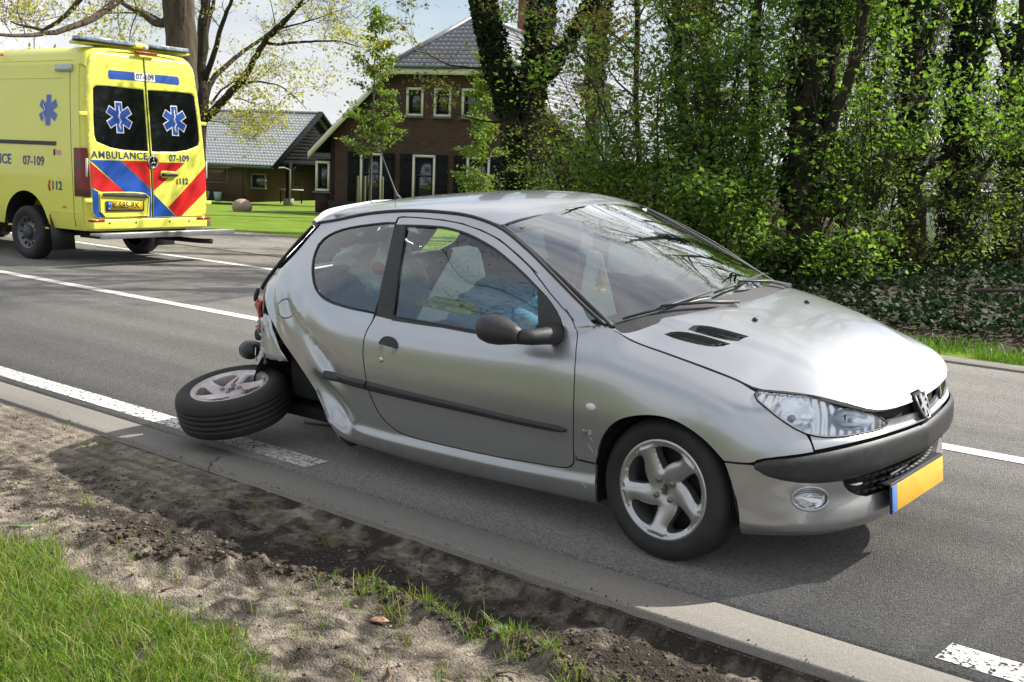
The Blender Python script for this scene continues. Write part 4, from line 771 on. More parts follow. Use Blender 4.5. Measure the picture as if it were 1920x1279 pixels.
# --- bonnet
HX = [(0, -.012), (.13, -.02), (.26, -.042), (.37, -.075), (.47, -.125), (.54, -.18), (.62, -.24), (.70, -.298)]
hs_ = [(-.2, .697), (-.02, .690), (.15, .685), (.28, .676), (.355, .664), (.44, .617), (.55, .545), (.64, .475), (.695, .38), (.715, .25), (.721, .12), (.722, .055), (.70, .045), (.70, 0)]
half = [(x, y) for y, x in HX]+hs_
hoodp = [(x, -y) for x, y in half]+[(x, y) for x, y in half[::-1][1:-1]]
vt = TR['vent']; v1, v2 = smoothpoly(vt[:7]), smoothpoly(vt[7:])
bon = panel('bonnet', smoothpoly(hoodp), [v1, v2], surf=fhood, sides=(1,), both=True, m=SILVER, parent=car, step=.022, thick=.018)
panel('bonnet_lining', offs(hoodp, -.004), surf=fhood, sides=(1,), both=True, m=DARK, parent=bon, step=.06, off=-.025, thick=0)
for v in (v1, v2):
    w = np.array(v); c = w.mean(0); ve = panel('vent', offs(w, .001), surf=fhood, sides=(1,), both=True, m=DARK, parent=bon, step=.03, off=-.014, thick=0)
    ax = np.array([1., .17]); ax /= np.linalg.norm(ax); pr = np.array([-ax[1], ax[0]]); t0, t1 = ((w-c)@ax).min(), ((w-c)@ax).max()
    for q in np.linspace(-.024, .024, 6):
        L_ = [c+ax*t+pr*q for t in np.linspace(t0+.035, t1-.012, 12)]; L_ = np.array([p for p in L_ if pip(np.array([p]), w)[0]])
        if len(L_) > 2: MB().tube(fhood(L_[:, 0], L_[:, 1])+np.array([0, 0, -.001]), .0022, 5).obj('louvre', BLACKP, ve, smooth=True)
    sh = offs(w, -.002); k_ = ((sh-c)@ax) < t0+.045; lid = sh[k_]
    if len(lid) > 3: panel('blanking_piece', lid, surf=fhood, sides=(1,), both=True, m=BLACKP, parent=ve, step=.02, off=-.002, thick=.006)
for x, y in TR['jet']:
    c = fhood(np.array([x]), np.array([y]))[0]; MB().ellipsoid(c+np.array([0, 0, .004]), (.013, .012, .010)).obj('washer_jet', BLACKP, bon, smooth=True)
# badge: black shield with a rearing beast in chrome
bdg = empty('badge', parent=car); bdg.location = (.733, 0, .653); bdg.rotation_euler = (0, math.radians(-24), 0)
shield = [(-.045, .048), (-.02, .056), (.02, .056), (.045, .048), (.043, .0), (.03, -.04), (.012, -.055), (-.012, -.055), (-.03, -.04), (-.043, 0)]
MB().prism([(0, y, z) for y, z in shield], (-.02, 0, 0), (.004, 0, 0)).obj('shield', DARK, bdg, bevel=.002)
sh_ = np.array([(.009, y, z) for y, z in shield[3:]+shield[:1]]); MB().tube(sh_, .005, 6).obj('shield_rim', SILVER, bdg, smooth=True)
lion = [(-.006, .046), (.006, .047), (.012, .038), (.007, .031), (.013, .026), (.026, .034), (.031, .029), (.022, .02), (.012, .014), (.024, .006), (.032, .012), (.034, .004), (.022, -.004), (.012, -.002), (.014, -.016), (.024, -.028), (.02, -.042), (.010, -.042), (.012, -.03), (.002, -.018), (-.004, -.03), (-.006, -.044), (-.016, -.044), (-.014, -.028), (-.012, -.012), (-.018, -.004), (-.028, -.012), (-.031, -.004), (-.022, .006), (-.013, .006), (-.011, .02), (-.014, .032)]
def lionmesh(name, sc, m, parent, mw, h=.004):
    V2, T = tri2d(np.array(lion)*sc, (), .02*sc); n = len(V2); A = np.concatenate([np.c_[V2, np.zeros(n)], np.c_[V2, np.full(n, h)]])
    F = [tuple(t) for t in T.tolist()]+[tuple(int(i)+n for i in t) for t in T]; k = len(lion)
    o = mesh(name, A, F, m, parent); o.matrix_local = mw; return o
lionmesh('emblem', 1., CHROME, bdg, Matrix.Translation((.010, 0, 0))@Matrix(((0, 0, 1, 0), (1, 0, 0, 0), (0, 1, 0, 0), (0, 0, 0, 1))))
# --- roof, screen, glass
ry = [(-2.40, .50), (-2.34, .523), (-2.166, .537), (-1.995, .547), (-1.7, .552), (-1.4, .552), (-1.206, .552), (-1.05, .553), (-1.025, .545), (-.975, .36), (-.955, .18), (-.95, 0)]
rp = [(x, -y) for x, y in ry]+[(x, y) for x, y in ry[::-1][1:]]
rf = panel('roof', smoothpoly([(-2.44, 0.)]+rp if False else rp), surf=froof, sides=(1,), both=True, m=SILVER, parent=car, step=.04, thick=.02)
for sd in (-1, 1):
    g = body(np.linspace(-2.36, -.33, 80), np.full(80, 11.)); g[:, 1] = (g[:, 1]+.001)*sd; g[:, 2] += .001
    MB().tube(g, .0085, 8).obj('roof_moulding', BLACKP, car, smooth=True)
    b_ = np.linspace(-.04, .98, 40); g = wind(b_, np.full(40, .992*sd)); g[:, 2] += .002; MB().tube(g, .013, 8).obj('screen_moulding', BLACKP, car, smooth=True)
sq = [(-.12, -.985), (.97, -.985), (.975, 0.), (.97, .985), (-.12, .985), (-.12, 0)]
ws = panel('windscreen', dens(np.array([(-.12, -.985), (.972, -.985), (.972, .985), (-.12, .985)]), .1), surf=fwind, sides=(1,), both=True, m=WGLASS, parent=car, step=.05, thick=0)
panel('screen_frit', np.array([(.945, -.98), (.978, -.98), (.978, .98), (.945, .98)]), surf=fwind, sides=(1,), both=True, m=DARK, parent=ws, step=.04, off=-.004, thick=0)
cow = panel('cowl', np.array([(-.30, -.98), (-.015, -.98), (-.03, 0), (-.015, .98), (-.30, .98)]), surf=fwind, sides=(1,), both=True, m=BLACKP, parent=car, step=.05, off=.004, thick=.02)
def wpt(a, b, off): 
    P = wind(np.array(a, float), np.array(b, float)); P[:, 0] += off*.5; P[:, 2] += off*.86; return P
for pts in (([-.015, -.01, .015], [-.93, -.72, -.30], [.0, .1]), ([.0, .02, .05], [-.30, -.02, .55], [0, 1])):
    w = MB(); g = wpt(pts[0], pts[1], .016); w.tube(g, [.005, .007, .005], 6); bl_ = w.obj('wiper', BLACKP, car, smooth=True)
    g2 = wpt([pts[0][0]-.10, pts[0][1]-.05, pts[0][1]], [pts[1][2]+.04, (pts[1][1]+pts[1][2])/2+.05, pts[1][1]], .03); MB().tube(g2, [.011, .008, .005], 6).obj('wiper_arm', GREYP, bl_, smooth=True)
for sd in (-1, 1):
    dg = panel('door_glass', smoothpoly(offs(T2('glassdoor'), .006)), sides=(sd,), m=GLASS, parent=car, step=.06, off=-.010, thick=0)
    panel('belt_trim', T2('beltstrip'), sides=(sd,), m=BLACKP, parent=car, step=.03, off=.001, thick=.015)
    panel('pillar_trim', T2('bpillar'), sides=(sd,), m=BLACKP, parent=car, step=.03, off=-.002, thick=.012)
    panel('mirror_sail', smoothpoly(T2('sail')), sides=(sd,), m=BLACKP, parent=car, step=.02, off=.004, thick=.02)
    panel('quarter_glass', smoothpoly(T2('qglass')), sides=(sd,), m=GLASS, parent=car, step=.06, off=-.002, thick=.004)
    qo = smoothpoly(T2('qopen')); g = bpt(qo[:, 0], qo[:, 1]/VS, sd, -.001, True); MB().tube(np.concatenate([g, g[:2]]), .0055, 6, cap=False).obj('glass_seal', BLACKP, car, smooth=True)
    gd = smoothpoly(T2('glassdoor')); g = bpt(gd[:, 0], gd[:, 1]/VS, sd, -.003); MB().tube(np.concatenate([g, g[:2]]), .007, 6, cap=False).obj('glass_seal', BLACKP, car, smooth=True)
# black door-edge seal following the frame
sl = TR['dooropen'][20:33]; g = bpt([u for u, s in sl], [s for u, s in sl], -1, -.004); MB().tube(g, .005, 6).obj('door_seal', BLACKP, car, smooth=True)
# --- side mouldings
def moulding(name, u0, u1, hit):
    us = np.linspace(u0, u1, 40); lo = np.interp(us, [-2.03, -1.69, -.5, -.455], [4.82, 4.74, 4.68, 4.75]); hi = np.interp(us, [-2.03, -1.69, -.5, -.455], [5.22, 5.19, 4.97, 4.88])
    A = []; F = []
    for t in np.linspace(-1, 1, 9): A.append(bpt(us, lo+(hi-lo)*(t+1)/2, -1, .001+.013*(1-t**4), hit))
    for i in range(8):
        for j in range(39): F.append((i*40+j, i*40+j+1, (i+1)*40+j+1, (i+1)*40+j))
    k = 9*40; F += [tuple(i*40 for i in range(9))[::-1], tuple(i*40+39 for i in range(9))]
    return mesh(name, np.concatenate(A), F, GREYP, car, smooth=True)
moulding('side_moulding', -2.02, -1.698, True); moulding('side_moulding', -1.688, -.456, False)
# --- handle, lock, repeater, trim letters
hd = np.array(T2('handle')); hc = hd.mean(0)
hp = panel('door_handle', hd, m=mat('handle_cup', (.36, .365, .375), .35, metal=.8), parent=car, step=.02, off=.0015, thick=.004, dish=lambda V2: -.006*np.clip(1-((V2-hc)**2).sum(1)/.0016, 0, 1))
panel('pull_flap', [p for p in (hd-hc)*1.02+hc if p[1] > hc[1]-.004], m=BLACKP, parent=hp, step=.015, off=.007, thick=.01)
c = bpt(*TR['pts'][1], -1, .002)[0]; MB().ellipsoid(c, (.012, .004, .014)).obj('door_lock', CHROME, car, smooth=True)
c = bpt(*TR['pts'][2], -1, .001)[0]; MB().ellipsoid(c, (.026, .008, .016)).obj('side_repeater', mat('white_lens', (.75, .76, .78), .2, coat=1.), car, smooth=True)
c = bpt(*TR['pts'][3], -1, .003)[0]
text('trim_letters', 'XS', .034, CHROME, car, Matrix.Translation(c)@Matrix.Rotation(math.pi/2, 4, 'X'), .002, 1.25, 'CENTER')
# scratch marks ahead of the front arch
for a_, b_ in (((-.335, 4.75), (-.315, 4.45)), ((-.345, 4.35), (-.318, 3.95)), ((-.30, 4.15), (-.305, 3.75)), ((-.39, 2.2), (-.36, 1.7))):
    g = bpt([a_[0], (a_[0]+b_[0])/2, b_[0]], [a_[1], (a_[1]+b_[1])/2+.02, b_[1]], -1, .0012); MB().tube(g, [.0008, .0016, .0008], 4).obj('scratch', mat('scuff', (.62, .62, .62), .7), car)
for uu, ss, rr in ((-.05, 7.55, .02), (-.18, 7.25, .012)):
    pass
# --- door mirrors
for sd in (-1, 1):
    mr = empty('wing_mirror', parent=car); mr.location = (-.70, .94*sd, .957); mr.scale = (.93, .93, .93)
    b_ = MB(); V = []; F = []
    sec = [(-.128, .010, .020, 0), (-.122, .05, .045, 0), (-.10, .076, .058, .0), (-.06, .09, .068, 0), (0, .088, .066, -.002), (.05, .07, .055, -.006), (.09, .047, .042, -.012), (.115, .036, .034, -.018)]
    for x, ry_, rz_, dz in sec:
        for t in np.linspace(0, 2*math.pi, 20, endpoint=False):
            V.append((x*.98, sd*(ry_*.85*math.cos(t)), dz+rz_*math.sin(t)))
    for i in range(len(sec)-1):
        for j in range(20): F.append((i*20+j, i*20+(j+1) % 20, (i+1)*20+(j+1) % 20, (i+1)*20+j))
    F += [tuple(range(20))[::-1], tuple((len(sec)-1)*20+j for j in range(20))]
    mesh('mirror_housing', V, F, BLACKP, mr, smooth=True)
    arm = MB(); arm.tube([(.10, 0, -.02), (.14, -.05*sd, -.026), (.16, -.14*sd, -.03), (.165, -.19*sd, -.03)], [.034, .036, .042, .05], 12); arm.obj('mirror_foot', BLACKP, mr, smooth=True)
    MB().box((-.124, 0, 0), (.006, .02, .03)).obj('mirror_glass', CHROME, mr, bevel=.002)
# --- aerial
MB().tube([(-2.36, .07, 1.372), (-2.385, .08, 1.395), (-2.40, .08, 1.43), (-2.535, .08, 1.705)], [.022, .012, .005, .0028], 8).obj('aerial', BLACKP, car, smooth=True)
# --- rear: screen, hatch, shattered lamp, torn bumper
rg = panel('rear_screen', np.array([(-3.5, 8.5*VS), (-2.93, 8.5*VS), (-2.86, 10.4*VS), (-2.9, 10.8*VS), (-3.5, 10.8*VS)]), sides=(-1, 1), m=GLASS, parent=car, step=.06, off=.004, thick=.01)
panel('hatch', np.array([(-3.5, 4.3*VS), (-3.02, 4.3*VS), (-2.97, 6*VS), (-2.94, 8.3*VS), (-3.5, 8.3*VS)]), sides=(-1, 1), m=SILVER, parent=car, step=.05, off=.002)
panel('spoiler', np.array([(-3.5, 10.75*VS), (-2.9, 10.7*VS), (-2.8, 10.9*VS), (-2.8, 11*VS), (-3.5, 11*VS)]), sides=(-1, 1), m=SILVER, parent=car, step=.04, off=.02, thick=.03)
g = bpt(np.full(24, -2.80), np.linspace(7.9, 10.75, 24), -1, .004); MB().tube(g, np.linspace(.012, .008, 24), 8).obj('hatch_seal', BLACKP, car, smooth=True)
g = bpt(np.full(6, -2.84), np.linspace(7.35, 7.85, 6), -1, .02); MB().tube(g, [.007, .012, .014, .014, .012, .008], 6).obj('broken_seal', BLACKP, car, smooth=True)
panel('rear_bumper', np.array([(-3.5, .3*VS), (-2.62, .3*VS), (-2.60, 4.1*VS), (-3.5, 4.1*VS)]), sides=(1,), m=SILVER, parent=car, step=.06)
panel('rear_bumper', np.array([(-3.5, .8*VS), (-3.12, .9*VS), (-3.06, 2.2*VS), (-3.1, 4.0*VS), (-3.5, 4.1*VS)]), sides=(-1,), m=GREYP, parent=car, step=.05, off=.02)
r_ = np.random.default_rng(4)
def shard(name, pts, m, amp, nn=14, seed=0, th=.004):
    """crumpled sheet spanned between two edge lines"""
    rr = np.random.default_rng(seed); A = np.array(pts[0], float); B = np.array(pts[1], float); t = np.linspace(0, 1, nn); s = np.linspace(0, 1, nn)
    ia = lambda P, q: np.stack([np.interp(q, np.linspace(0, 1, len(P)), P[:, k]) for k in range(3)], 1)
    a = ia(A, t); b = ia(B, t); G = a[None]*(1-s)[:, None, None]+b[None]*s[:, None, None]
    G = G+amp*(rr.random(G.shape)-.5)*np.array([1, 1.6, .7]); I_ = np.arange(nn*nn).reshape(nn, nn); F = np.stack([I_[:-1, :-1], I_[:-1, 1:], I_[1:, 1:], I_[1:, :-1]], -1).reshape(-1, 4)
    o = mesh(name, G.reshape(-1, 3), F, m, car); md = o.modifiers.new('thick', 'SOLIDIFY'); md.thickness = th; return o
sh1 = shard('torn_panel', [[(-2.61, -.735, .81), (-2.60, -.755, .70), (-2.59, -.765, .57)], [(-2.54, -.74, .80), (-2.46, -.775, .69), (-2.34, -.80, .585)]], SILVER, .010, 8, 1)
sh1['label'] = 'torn strip of silver bodywork behind the wheel arch'
shard('torn_panel', [[(-2.70, -.70, .75), (-2.67, -.71, .65), (-2.63, -.73, .52)], [(-2.61, -.735, .79), (-2.60, -.755, .68), (-2.58, -.765, .54)]], mat('bare_metal', (.55, .56, .58), .3, metal=.9), .016, 8, 2)
shard('torn_arch_edge', [[(-2.10, -.80, .47), (-2.03, -.80, .34), (-1.955, -.785, .225)], [(-2.135, -.775, .45), (-2.06, -.765, .30), (-1.99, -.76, .235)]], SILVER, .014, 10, 3)
shard('rear_light', [[(-2.79, -.63, .865), (-2.815, -.63, .82), (-2.80, -.63, .755)], [(-2.68, -.70, .86), (-2.69, -.70, .81), (-2.68, -.705, .75)]], RED, .006, 5, 5, .02)
shard('rear_light_fragment', [[(-2.76, -.66, .735), (-2.78, -.65, .69)], [(-2.64, -.725, .76), (-2.67, -.72, .69)]], RED, .02, 5, 6, .006)
shard('lamp_pocket', [[(-2.76, -.60, .80), (-2.77, -.6, .60)], [(-2.63, -.70, .80), (-2.62, -.70, .60)]], BLACKP, .02, 6, 7)
hb = MB(); hb.tube([(-2.97, -.50, .545), (-2.955, -.57, .548), (-2.915, -.625, .55), (-2.86, -.645, .555), (-2.82, -.65, .565)], [.022, .044, .054, .050, .030], 14); hb.obj('bumper_stub', GREYP, car, smooth=True)
MB().tube([(-2.80, -.64, .655), (-2.72, -.60, .66), (-2.62, -.58, .64), (-2.5, -.55, .62)], [.035, .03, .03, .04], 8).obj('bumper_beam', BLACKP, car, smooth=True)
MB().tube([(-2.74, -.70, .60), (-2.72, -.72, .56), (-2.735, -.70, .52)], .003, 5).obj('torn_wire', CHROME, car, smooth=True)
# --- wheel housings, floor, suspension
ub = MB(); ub.box((-1.15, 0, .27), (2.9, 1.30, .06)); ub.box((.25, 0, .33), (.75, 1.05, .10)); ub.box((-2.55, 0, .42), (.55, 1.2, .10)); ub.obj('floor_pan', DARK, car)
for sd in (-1, 1):
    for cx, rr in ((0.0, .345), (-2.36, .36)):
        th = np.linspace(-.25, math.pi+.25, 18); cz = .31; lin = MB()
        A = [(cx+rr*math.cos(t), sd*.76, cz+rr*math.sin(t)) for t in th]+[(cx+rr*math.cos(t), sd*.50, cz+rr*math.sin(t)) for t in th]
        F = [(i, i+1, 18+i+1, 18+i) for i in range(17)]; A.append((cx, sd*.50, cz)); F += [(18+i, 18+i+1, 36) for i in range(17)]; lin.add(A, F); lin.obj('wheel_arch_liner', DARK, car)
MB().box((-2.28, -.51, .50), (.40, .34, .30)).obj('rear_wheel_box', DARK, car, bevel=.03)
ax = MB(); ax.tube([(-2.36, .62, .30), (-2.36, 0, .30), (-2.34, -.50, .27)], .035, 10); ax.obj('rear_axle', mat('rusty_steel', (.05, .035, .028), .8, var=(.10, .06, .04), scale=20), car, smooth=True)
MB().tube([(-2.36, -.48, .27), (-2.2, -.62, .22), (-2.02, -.66, .17), (-1.95, -.62, .20)], [.03, .025, .025, .03], 8).obj('trailing_arm', DARK, car, smooth=True)
# --- cabin
cab = MB(); cab.box((-.33, 0, .86), (.46, 1.28, .16), ry=.12); cab.obj('dashboard', mat('dash', (.03, .032, .035), .7), car, bevel=.05, seg=3)
MB().box((-1.85, 0, .55), (1.0, 1.25, .2)).obj('rear_bench', TRIM, car, bevel=.05); MB().box((-2.22, 0, .82), (.16, 1.2, .5), ry=-.25).obj('rear_backrest', TRIM, car, bevel=.06)
MB().box((-2.45, 0, .93), (.34, 1.1, .02)).obj('parcel_shelf', TRIM, car)
for y in (-.34, .34):
    st = MB().box((-.95, y, .52), (.5, .48, .18), ry=.08).obj('seat', TRIM, car, bevel=.06, seg=3)
    if y > 0: MB().box((-1.26, y, .83), (.14, .46, .56), ry=-.28).obj('seat_back', TRIM, st, bevel=.06, seg=3); MB().box((-1.38, y, 1.17), (.09, .26, .17), ry=-.2).obj('headrest', TRIM, st, bevel=.04, seg=3)
    else: MB().box((-1.44, y, .66), (.14, .46, .56), ry=-1.2).obj('seat_back', TRIM, st, bevel=.06, seg=3)
V, F = lathe([(.18+.014*math.cos(t), .014*math.sin(t)) for t in np.linspace(0, 2*math.pi, 9)], 32, 'Z'); stw = mesh('steering_wheel', V, F, BLACKP, car, smooth=True); stw.location = (-.62, .34, .93); stw.rotation_euler = (0, math.radians(-62), 0)
MB().box((-.90, 0, 1.31), (.03, .22, .06)).obj('rear_view_mirror', BLACKP, car, bevel=.012)
MB().box((-1.6, 0, 1.335), (1.3, 1.0, .012)).obj('headlining', mat('headlining', (.42, .42, .40), .9), car)
for y in (-.3, .3): MB().box((-1.09, y, 1.325), (.15, .4, .02), ry=.2).obj('sun_visor', mat('headlining', (.42, .42, .40), .9), car, bevel=.008)
# --- wheels
HOLE = [(.082, -20), (.100, -22.5), (.125, -24), (.150, -24.5), (.168, -23.5), (.176, -19), (.179, -9), (.180, 0), (.179, 9), (.176, 17), (.168, 21), (.154, 21.5), (.138, 17), (.121, 9), (.105, -1), (.093, -9), (.083, -16)]
def wheel_meshes():
    o = {}
    pr = [(.196, .088), (.206, .092), (.214, .096), (.232, .103), (.252, .104), (.270, .098), (.284, .087), (.2915, .072), (.2955, .055)]
    gro = []
    for h in (.042, .014, -.014, -.042): gro += [(.2972, h+.005), (.291, h+.0035), (.291, h-.0035), (.2972, h-.005)]
    prof = pr+gro+[(r, -h) for r, h in pr[::-1]]
    V, F = lathe(prof, 72); o['tyre'] = mesh('tyre', V, [f[::-1] for f in F], RUBBER, smooth=True, data_only=True)
    holes = []
    for k in range(5):
        hp = smoothpoly([(r*math.sin(math.radians(a+72*k)), r*math.cos(math.radians(a+72*k))) for r, a in HOLE]); holes.append(hp)
    outer = [(.1995*math.cos(t), .1995*math.sin(t)) for t in np.linspace(0, 2*math.pi, 96, endpoint=False)]
    V2, T = tri2d(outer, holes, .0075)
    B = np.concatenate([dens(h, .006) for h in holes]); d = np.sqrt(((V2[:, None]-B[None])**2).sum(2).min(1)); r = np.hypot(V2[:, 0], V2[:, 1])
    hgt = .058+.026*np.clip((r-.05)/.14, 0, 1)**1.3+.018*(1-np.exp(-d/.013))-.008*np.exp(-(r/.045)**4)
    hgt = np.where(r > .186, .084+.010*np.clip((r-.186)/.01, 0, 1), hgt)
    A = np.stack([V2[:, 0], -hgt, V2[:, 1]], 1); F = [tuple(t) for t in T.tolist()]; n = len(A)
    f = np.cross(A[T[:, 1]]-A[T[:, 0]], A[T[:, 2]]-A[T[:, 0]])[:, 1]; F = [t if q < 0 else t[::-1] for t, q in zip(F, f)]
    E = {}
    for a, b, c in F:
        for e in ((a, b), (b, c), (c, a)): E[e] = 1
    be = [e for e in E if (e[1], e[0]) not in E and r[e[0]] < .195]; ids = sorted({i for e in be for i in e}); mp_ = {i: j for j, i in enumerate(ids)}
    B0 = A[ids]; B1 = B0*np.array([.985, 1, .985])+np.array([0, .045, 0]); F += [(n+mp_[b], n+mp_[a], n+len(ids)+mp_[a], n+len(ids)+mp_[b]) for a, b in be]
    A = np.concatenate([A, B0, B1])
    V3, F3_ = lathe([(.1995, -.094), (.208, -.094), (.2095, -.088), (.206, -.07), (.19, -.055), (.185, .03), (.205, .09)], 72); n = len(A); A = np.concatenate([A, V3]); F += [tuple(i+n for i in f) for f in F3_]
    o['rim'] = mesh('rim', A, F, ALLOY, smooth=True, data_only=True)
    V, F = lathe([(0, .012), (.13, .012), (.185, .03)], 40); o['brake'] = mesh('brake_drum', V, [f[::-1] for f in F], mat('brake', (.035, .03, .028), .7, metal=.3), smooth=True, data_only=True)
    V, F = lathe([(0, -.083), (.0105, -.083), (.0128, -.080), (.0128, -.045)], 16); V = V; o['bolt'] = mesh('wheel_bolt', V, F, mat('bolt', (.22, .22, .23), .4, metal=.8), smooth=True, data_only=True)
    return o
WM = wheel_meshes()
for k_ in ('rim',):
    WM[k_].materials[0] = ALLOY
def put(name, me, parent, loc=(0, 0, 0)):
    o = bpy.data.objects.new(name, me); link(o, parent); o.location = loc; return o
def wheel(name, parent, mw):
    w = empty(name, parent=parent)
    if parent is not None: w.matrix_local = parent.matrix_world.inverted()@mw
    else: w.matrix_world = mw
    put('tyre', WM['tyre'], w); put('rim', WM['rim'], w); put('brake_drum', WM['brake'], w)
    for a in (45, 135, 225, 315): put('wheel_bolt', WM['bolt'], w, (.047*math.cos(math.radians(a)), .002, .047*math.sin(math.radians(a))))
    lionmesh('hub_emblem', .5, mat('emblem_dark', (.10, .10, .10), .5, metal=.5), w, Matrix.Translation((0, -.073, 0))@Matrix(((1, 0, 0, 0), (0, 0, -1, 0), (0, 1, 0, 0), (0, 0, 0, 1))), .003)
    return w
bpy.context.view_layer.update()
Z0 = Matrix.Translation((CARQ[0], CARQ[1], 0))@Matrix.Rotation(CARQ[2], 4, 'Z')
wheel('wheel', car, Z0@Matrix.Translation((0, -.69, .2945))@Matrix.Rotation(math.radians(6), 4, 'Y'))
wheel('wheel', car, Z0@Matrix.Translation((0, .69, .2945))@Matrix.Rotation(math.pi, 4, 'Z'))
wheel('wheel', car, Z0@Matrix.Translation((-2.40, .69, .2945))@Matrix.Rotation(math.pi, 4, 'Z'))
# torn-off wheel lying face up against the kerb strip
LN = Vector((.006, -.26, .966)).normalized(); LC = Vector((-5.10, 3.76, .318))
yax = -LN; xax = Vector((.985, .165, .04)); xax = (xax-yax*xax.dot(yax)).normalized(); zax = xax.cross(yax)
LWM = Matrix((( xax[0], yax[0], zax[0], LC[0]), (xax[1], yax[1], zax[1], LC[1]), (xax[2], yax[2], zax[2], LC[2]), (0, 0, 0, 1)))@Matrix.Translation((0, .088, 0))@Matrix.Rotation(math.radians(20), 4, 'Y')@Matrix.Scale(1.02, 4)
lw = wheel('detached_wheel', None, LWM); tag(lw, 'torn off alloy wheel lying face up on the edge line behind the car', 'wheel')
ALL2 = mat('alloy_dirty', (.66, .64, .63), .42, metal=.6, var=(.46, .36, .32), scale=7, detail=8)
for ch_ in lw.children:
    if ch_.name.startswith('rim'): ch_.data = ch_.data.copy(); ch_.data.materials[0] = ALL2
MB().tube([(-.10, -.086, .13), (-.06, -.078, .06), (-.045, -.075, .035)], [.004, .006, .003], 6).obj('hanging_strip', mat('rust_red', (.22, .05, .03), .7), lw, smooth=True)
# things inside the car
def crumple(V, a, seed):
    c = V.mean(0); d = V-c; th = np.arctan2(d[:, 1], d[:, 0]); k = noise2(np.cos(th)*1.3+5, d[:, 2]*6+np.sin(th)*1.3+5, seed, 4, .55)-.5; return c+d*(1+k[:, None]*a*14)
def carthing(o): o.matrix_world = CARM@o.matrix_world; return o
bl = MB(); bl.ellipsoid((-1.44, -.10, .84), (.30, .22, .17), 28, 18); bl.V[-1] = crumple(bl.V[-1], .045, 3); tag(carthing(bl.obj('blue_cushion', mat('blue_cloth', (.10, .38, .62), .7, var=(.16, .46, .70), scale=9), smooth=True)), 'light blue bulging bag behind the right door glass', 'bag')
hv = MB(); hv.box((-1.42, -.52, .925), (.34, .08, .025), ry=.08, rz=.10); hv.box((-1.40, -.50, .95), (.24, .05, .02), ry=.1, rz=.2); tag(carthing(hv.obj('safety_vest', mat('hi_vis', (.50, .72, .03), .6, var=(.04, .05, .02), scale=16, stretch=(1, 4, 1)), bevel=.01)), 'yellow green safety vest folded on the door sill inside the car', 'vest')
wb = MB(); wb.ellipsoid((-2.22, -.20, .98), (.24, .26, .15), 30, 20); wb.V[-1] = crumple(wb.V[-1], .09, 5); o = wb.obj('white_bag', mat('white_plastic', (.62, .66, .62), .5, var=(.5, .56, .54), scale=12, bump=.02, bscale=14), smooth=True); tag(carthing(o), 'crumpled white carrier bag behind the rear quarter glass', 'bag')
rb = MB(); rb.ellipsoid((-2.10, -.33, 1.04), (.06, .04, .045), 12, 8); tag(carthing(rb.obj('red_pouch', mat('red_cloth', (.45, .06, .05), .7), smooth=True)), 'small red pouch on the white bag behind the rear quarter glass', 'pouch')
fr2 = [(0, .062), (-.014, .035), (-.008, .036), (-.022, .008), (-.014, .01), (-.03, -.02), (-.02, -.019), (-.034, -.048), (-.01, -.046), (-.010, -.056), (-.020, -.058), (-.020, -.072), (.020, -.072), (.020, -.058), (.010, -.056), (.010, -.046), (.034, -.048), (.02, -.019), (.03, -.02), (.014, .01), (.022, .008), (.008, .036), (.014, .035)]
af = MB().prism([(-.84+y*.8, -.05+y*.6, 1.06+z) for y, z in fr2], (0, 0, 0), (.002, -.002, 0)).obj('air_freshener', mat('card_pink', (.85, .66, .58), .6) if False else leafmat('card_pale', (.85, .66, .52), (.80, .60, .50), .6)); carthing(af); tag(af, 'pale pink tree shaped air freshener hanging inside the windscreen', 'air freshener')
MB().tube([(-.84, -.05, 1.12), (-.89, -.02, 1.28)], .001, 4).obj('cord', mat('card_pink', (.72, .50, .44), .6), af)
# bits knocked off on the road
for x, y, a, l_ in ((-5.2, 4.36, .25, .30),): tag(MB().tube([(x, y, .012), (x+l_*math.cos(a), y+l_*math.sin(a), .016)], .008, 6).obj('broken_rod', mat('rusty_steel', (.05, .035, .028), .8)), 'thin broken steel rod on the asphalt under the car rear', 'rod')

# ------------------------------------------------------------------ ambulance in the far lane
AMB = empty('ambulance', (-14.004, 9.04, 0), math.pi+.10)
tag(AMB, 'yellow ambulance van with red and blue striped rear doors in the far lane', 'ambulance')
AY = mat('ambulance_yellow', (.82, .82, .12), .34, coat=.6, var=(.78, .78, .11), scale=2.5)
ABLUE = mat('sign_blue', (.012, .075, .36), .4, coat=.3); ARED = mat('sign_red', (.58, .012, .012), .4, coat=.3); AWH = mat('sign_white', (.78, .78, .78), .4); ADK = mat('van_glass', (.006, .007, .008), .06, coat=.5)
ANAVY = mat('letter_navy', (.03, .045, .16), .45)
PZ = [.46, .50, .62, .80, 1.0, 1.30, 1.55, 1.9, 2.2, 2.45, 2.60, 2.70, 2.78, 2.83, 2.86, 2.875]
PY = [.955, .985, 1.005, 1.012, 1.015, 1.012, 1.005, .985, .962, .938, .915, .885, .83, .74, .5, 0.]
def aw(z): return np.interp(z, PZ[:-2], PY[:-2])
def lean(z): return np.interp(z, [.6, .95, 1.4, 1.95, 2.7, 2.9], [0, 0, .03, .08, .16, .2])
RC = .12
def side_y(z): return aw(z)
def sskin(name, poly, holes, m, parent, off=0., step=.12, sd=1, th=.0, smooth=True):
    V2, T = tri2d(poly, holes, step); y = side_y(V2[:, 1])+off; P = np.stack([V2[:, 0]+lean(V2[:, 1]), sd*y, V2[:, 1]], 1)
    F = [tuple(t) if sd < 0 else tuple(t)[::-1] for t in T.tolist()]
    o = mesh(name, P, F, m, parent, smooth=smooth); return o
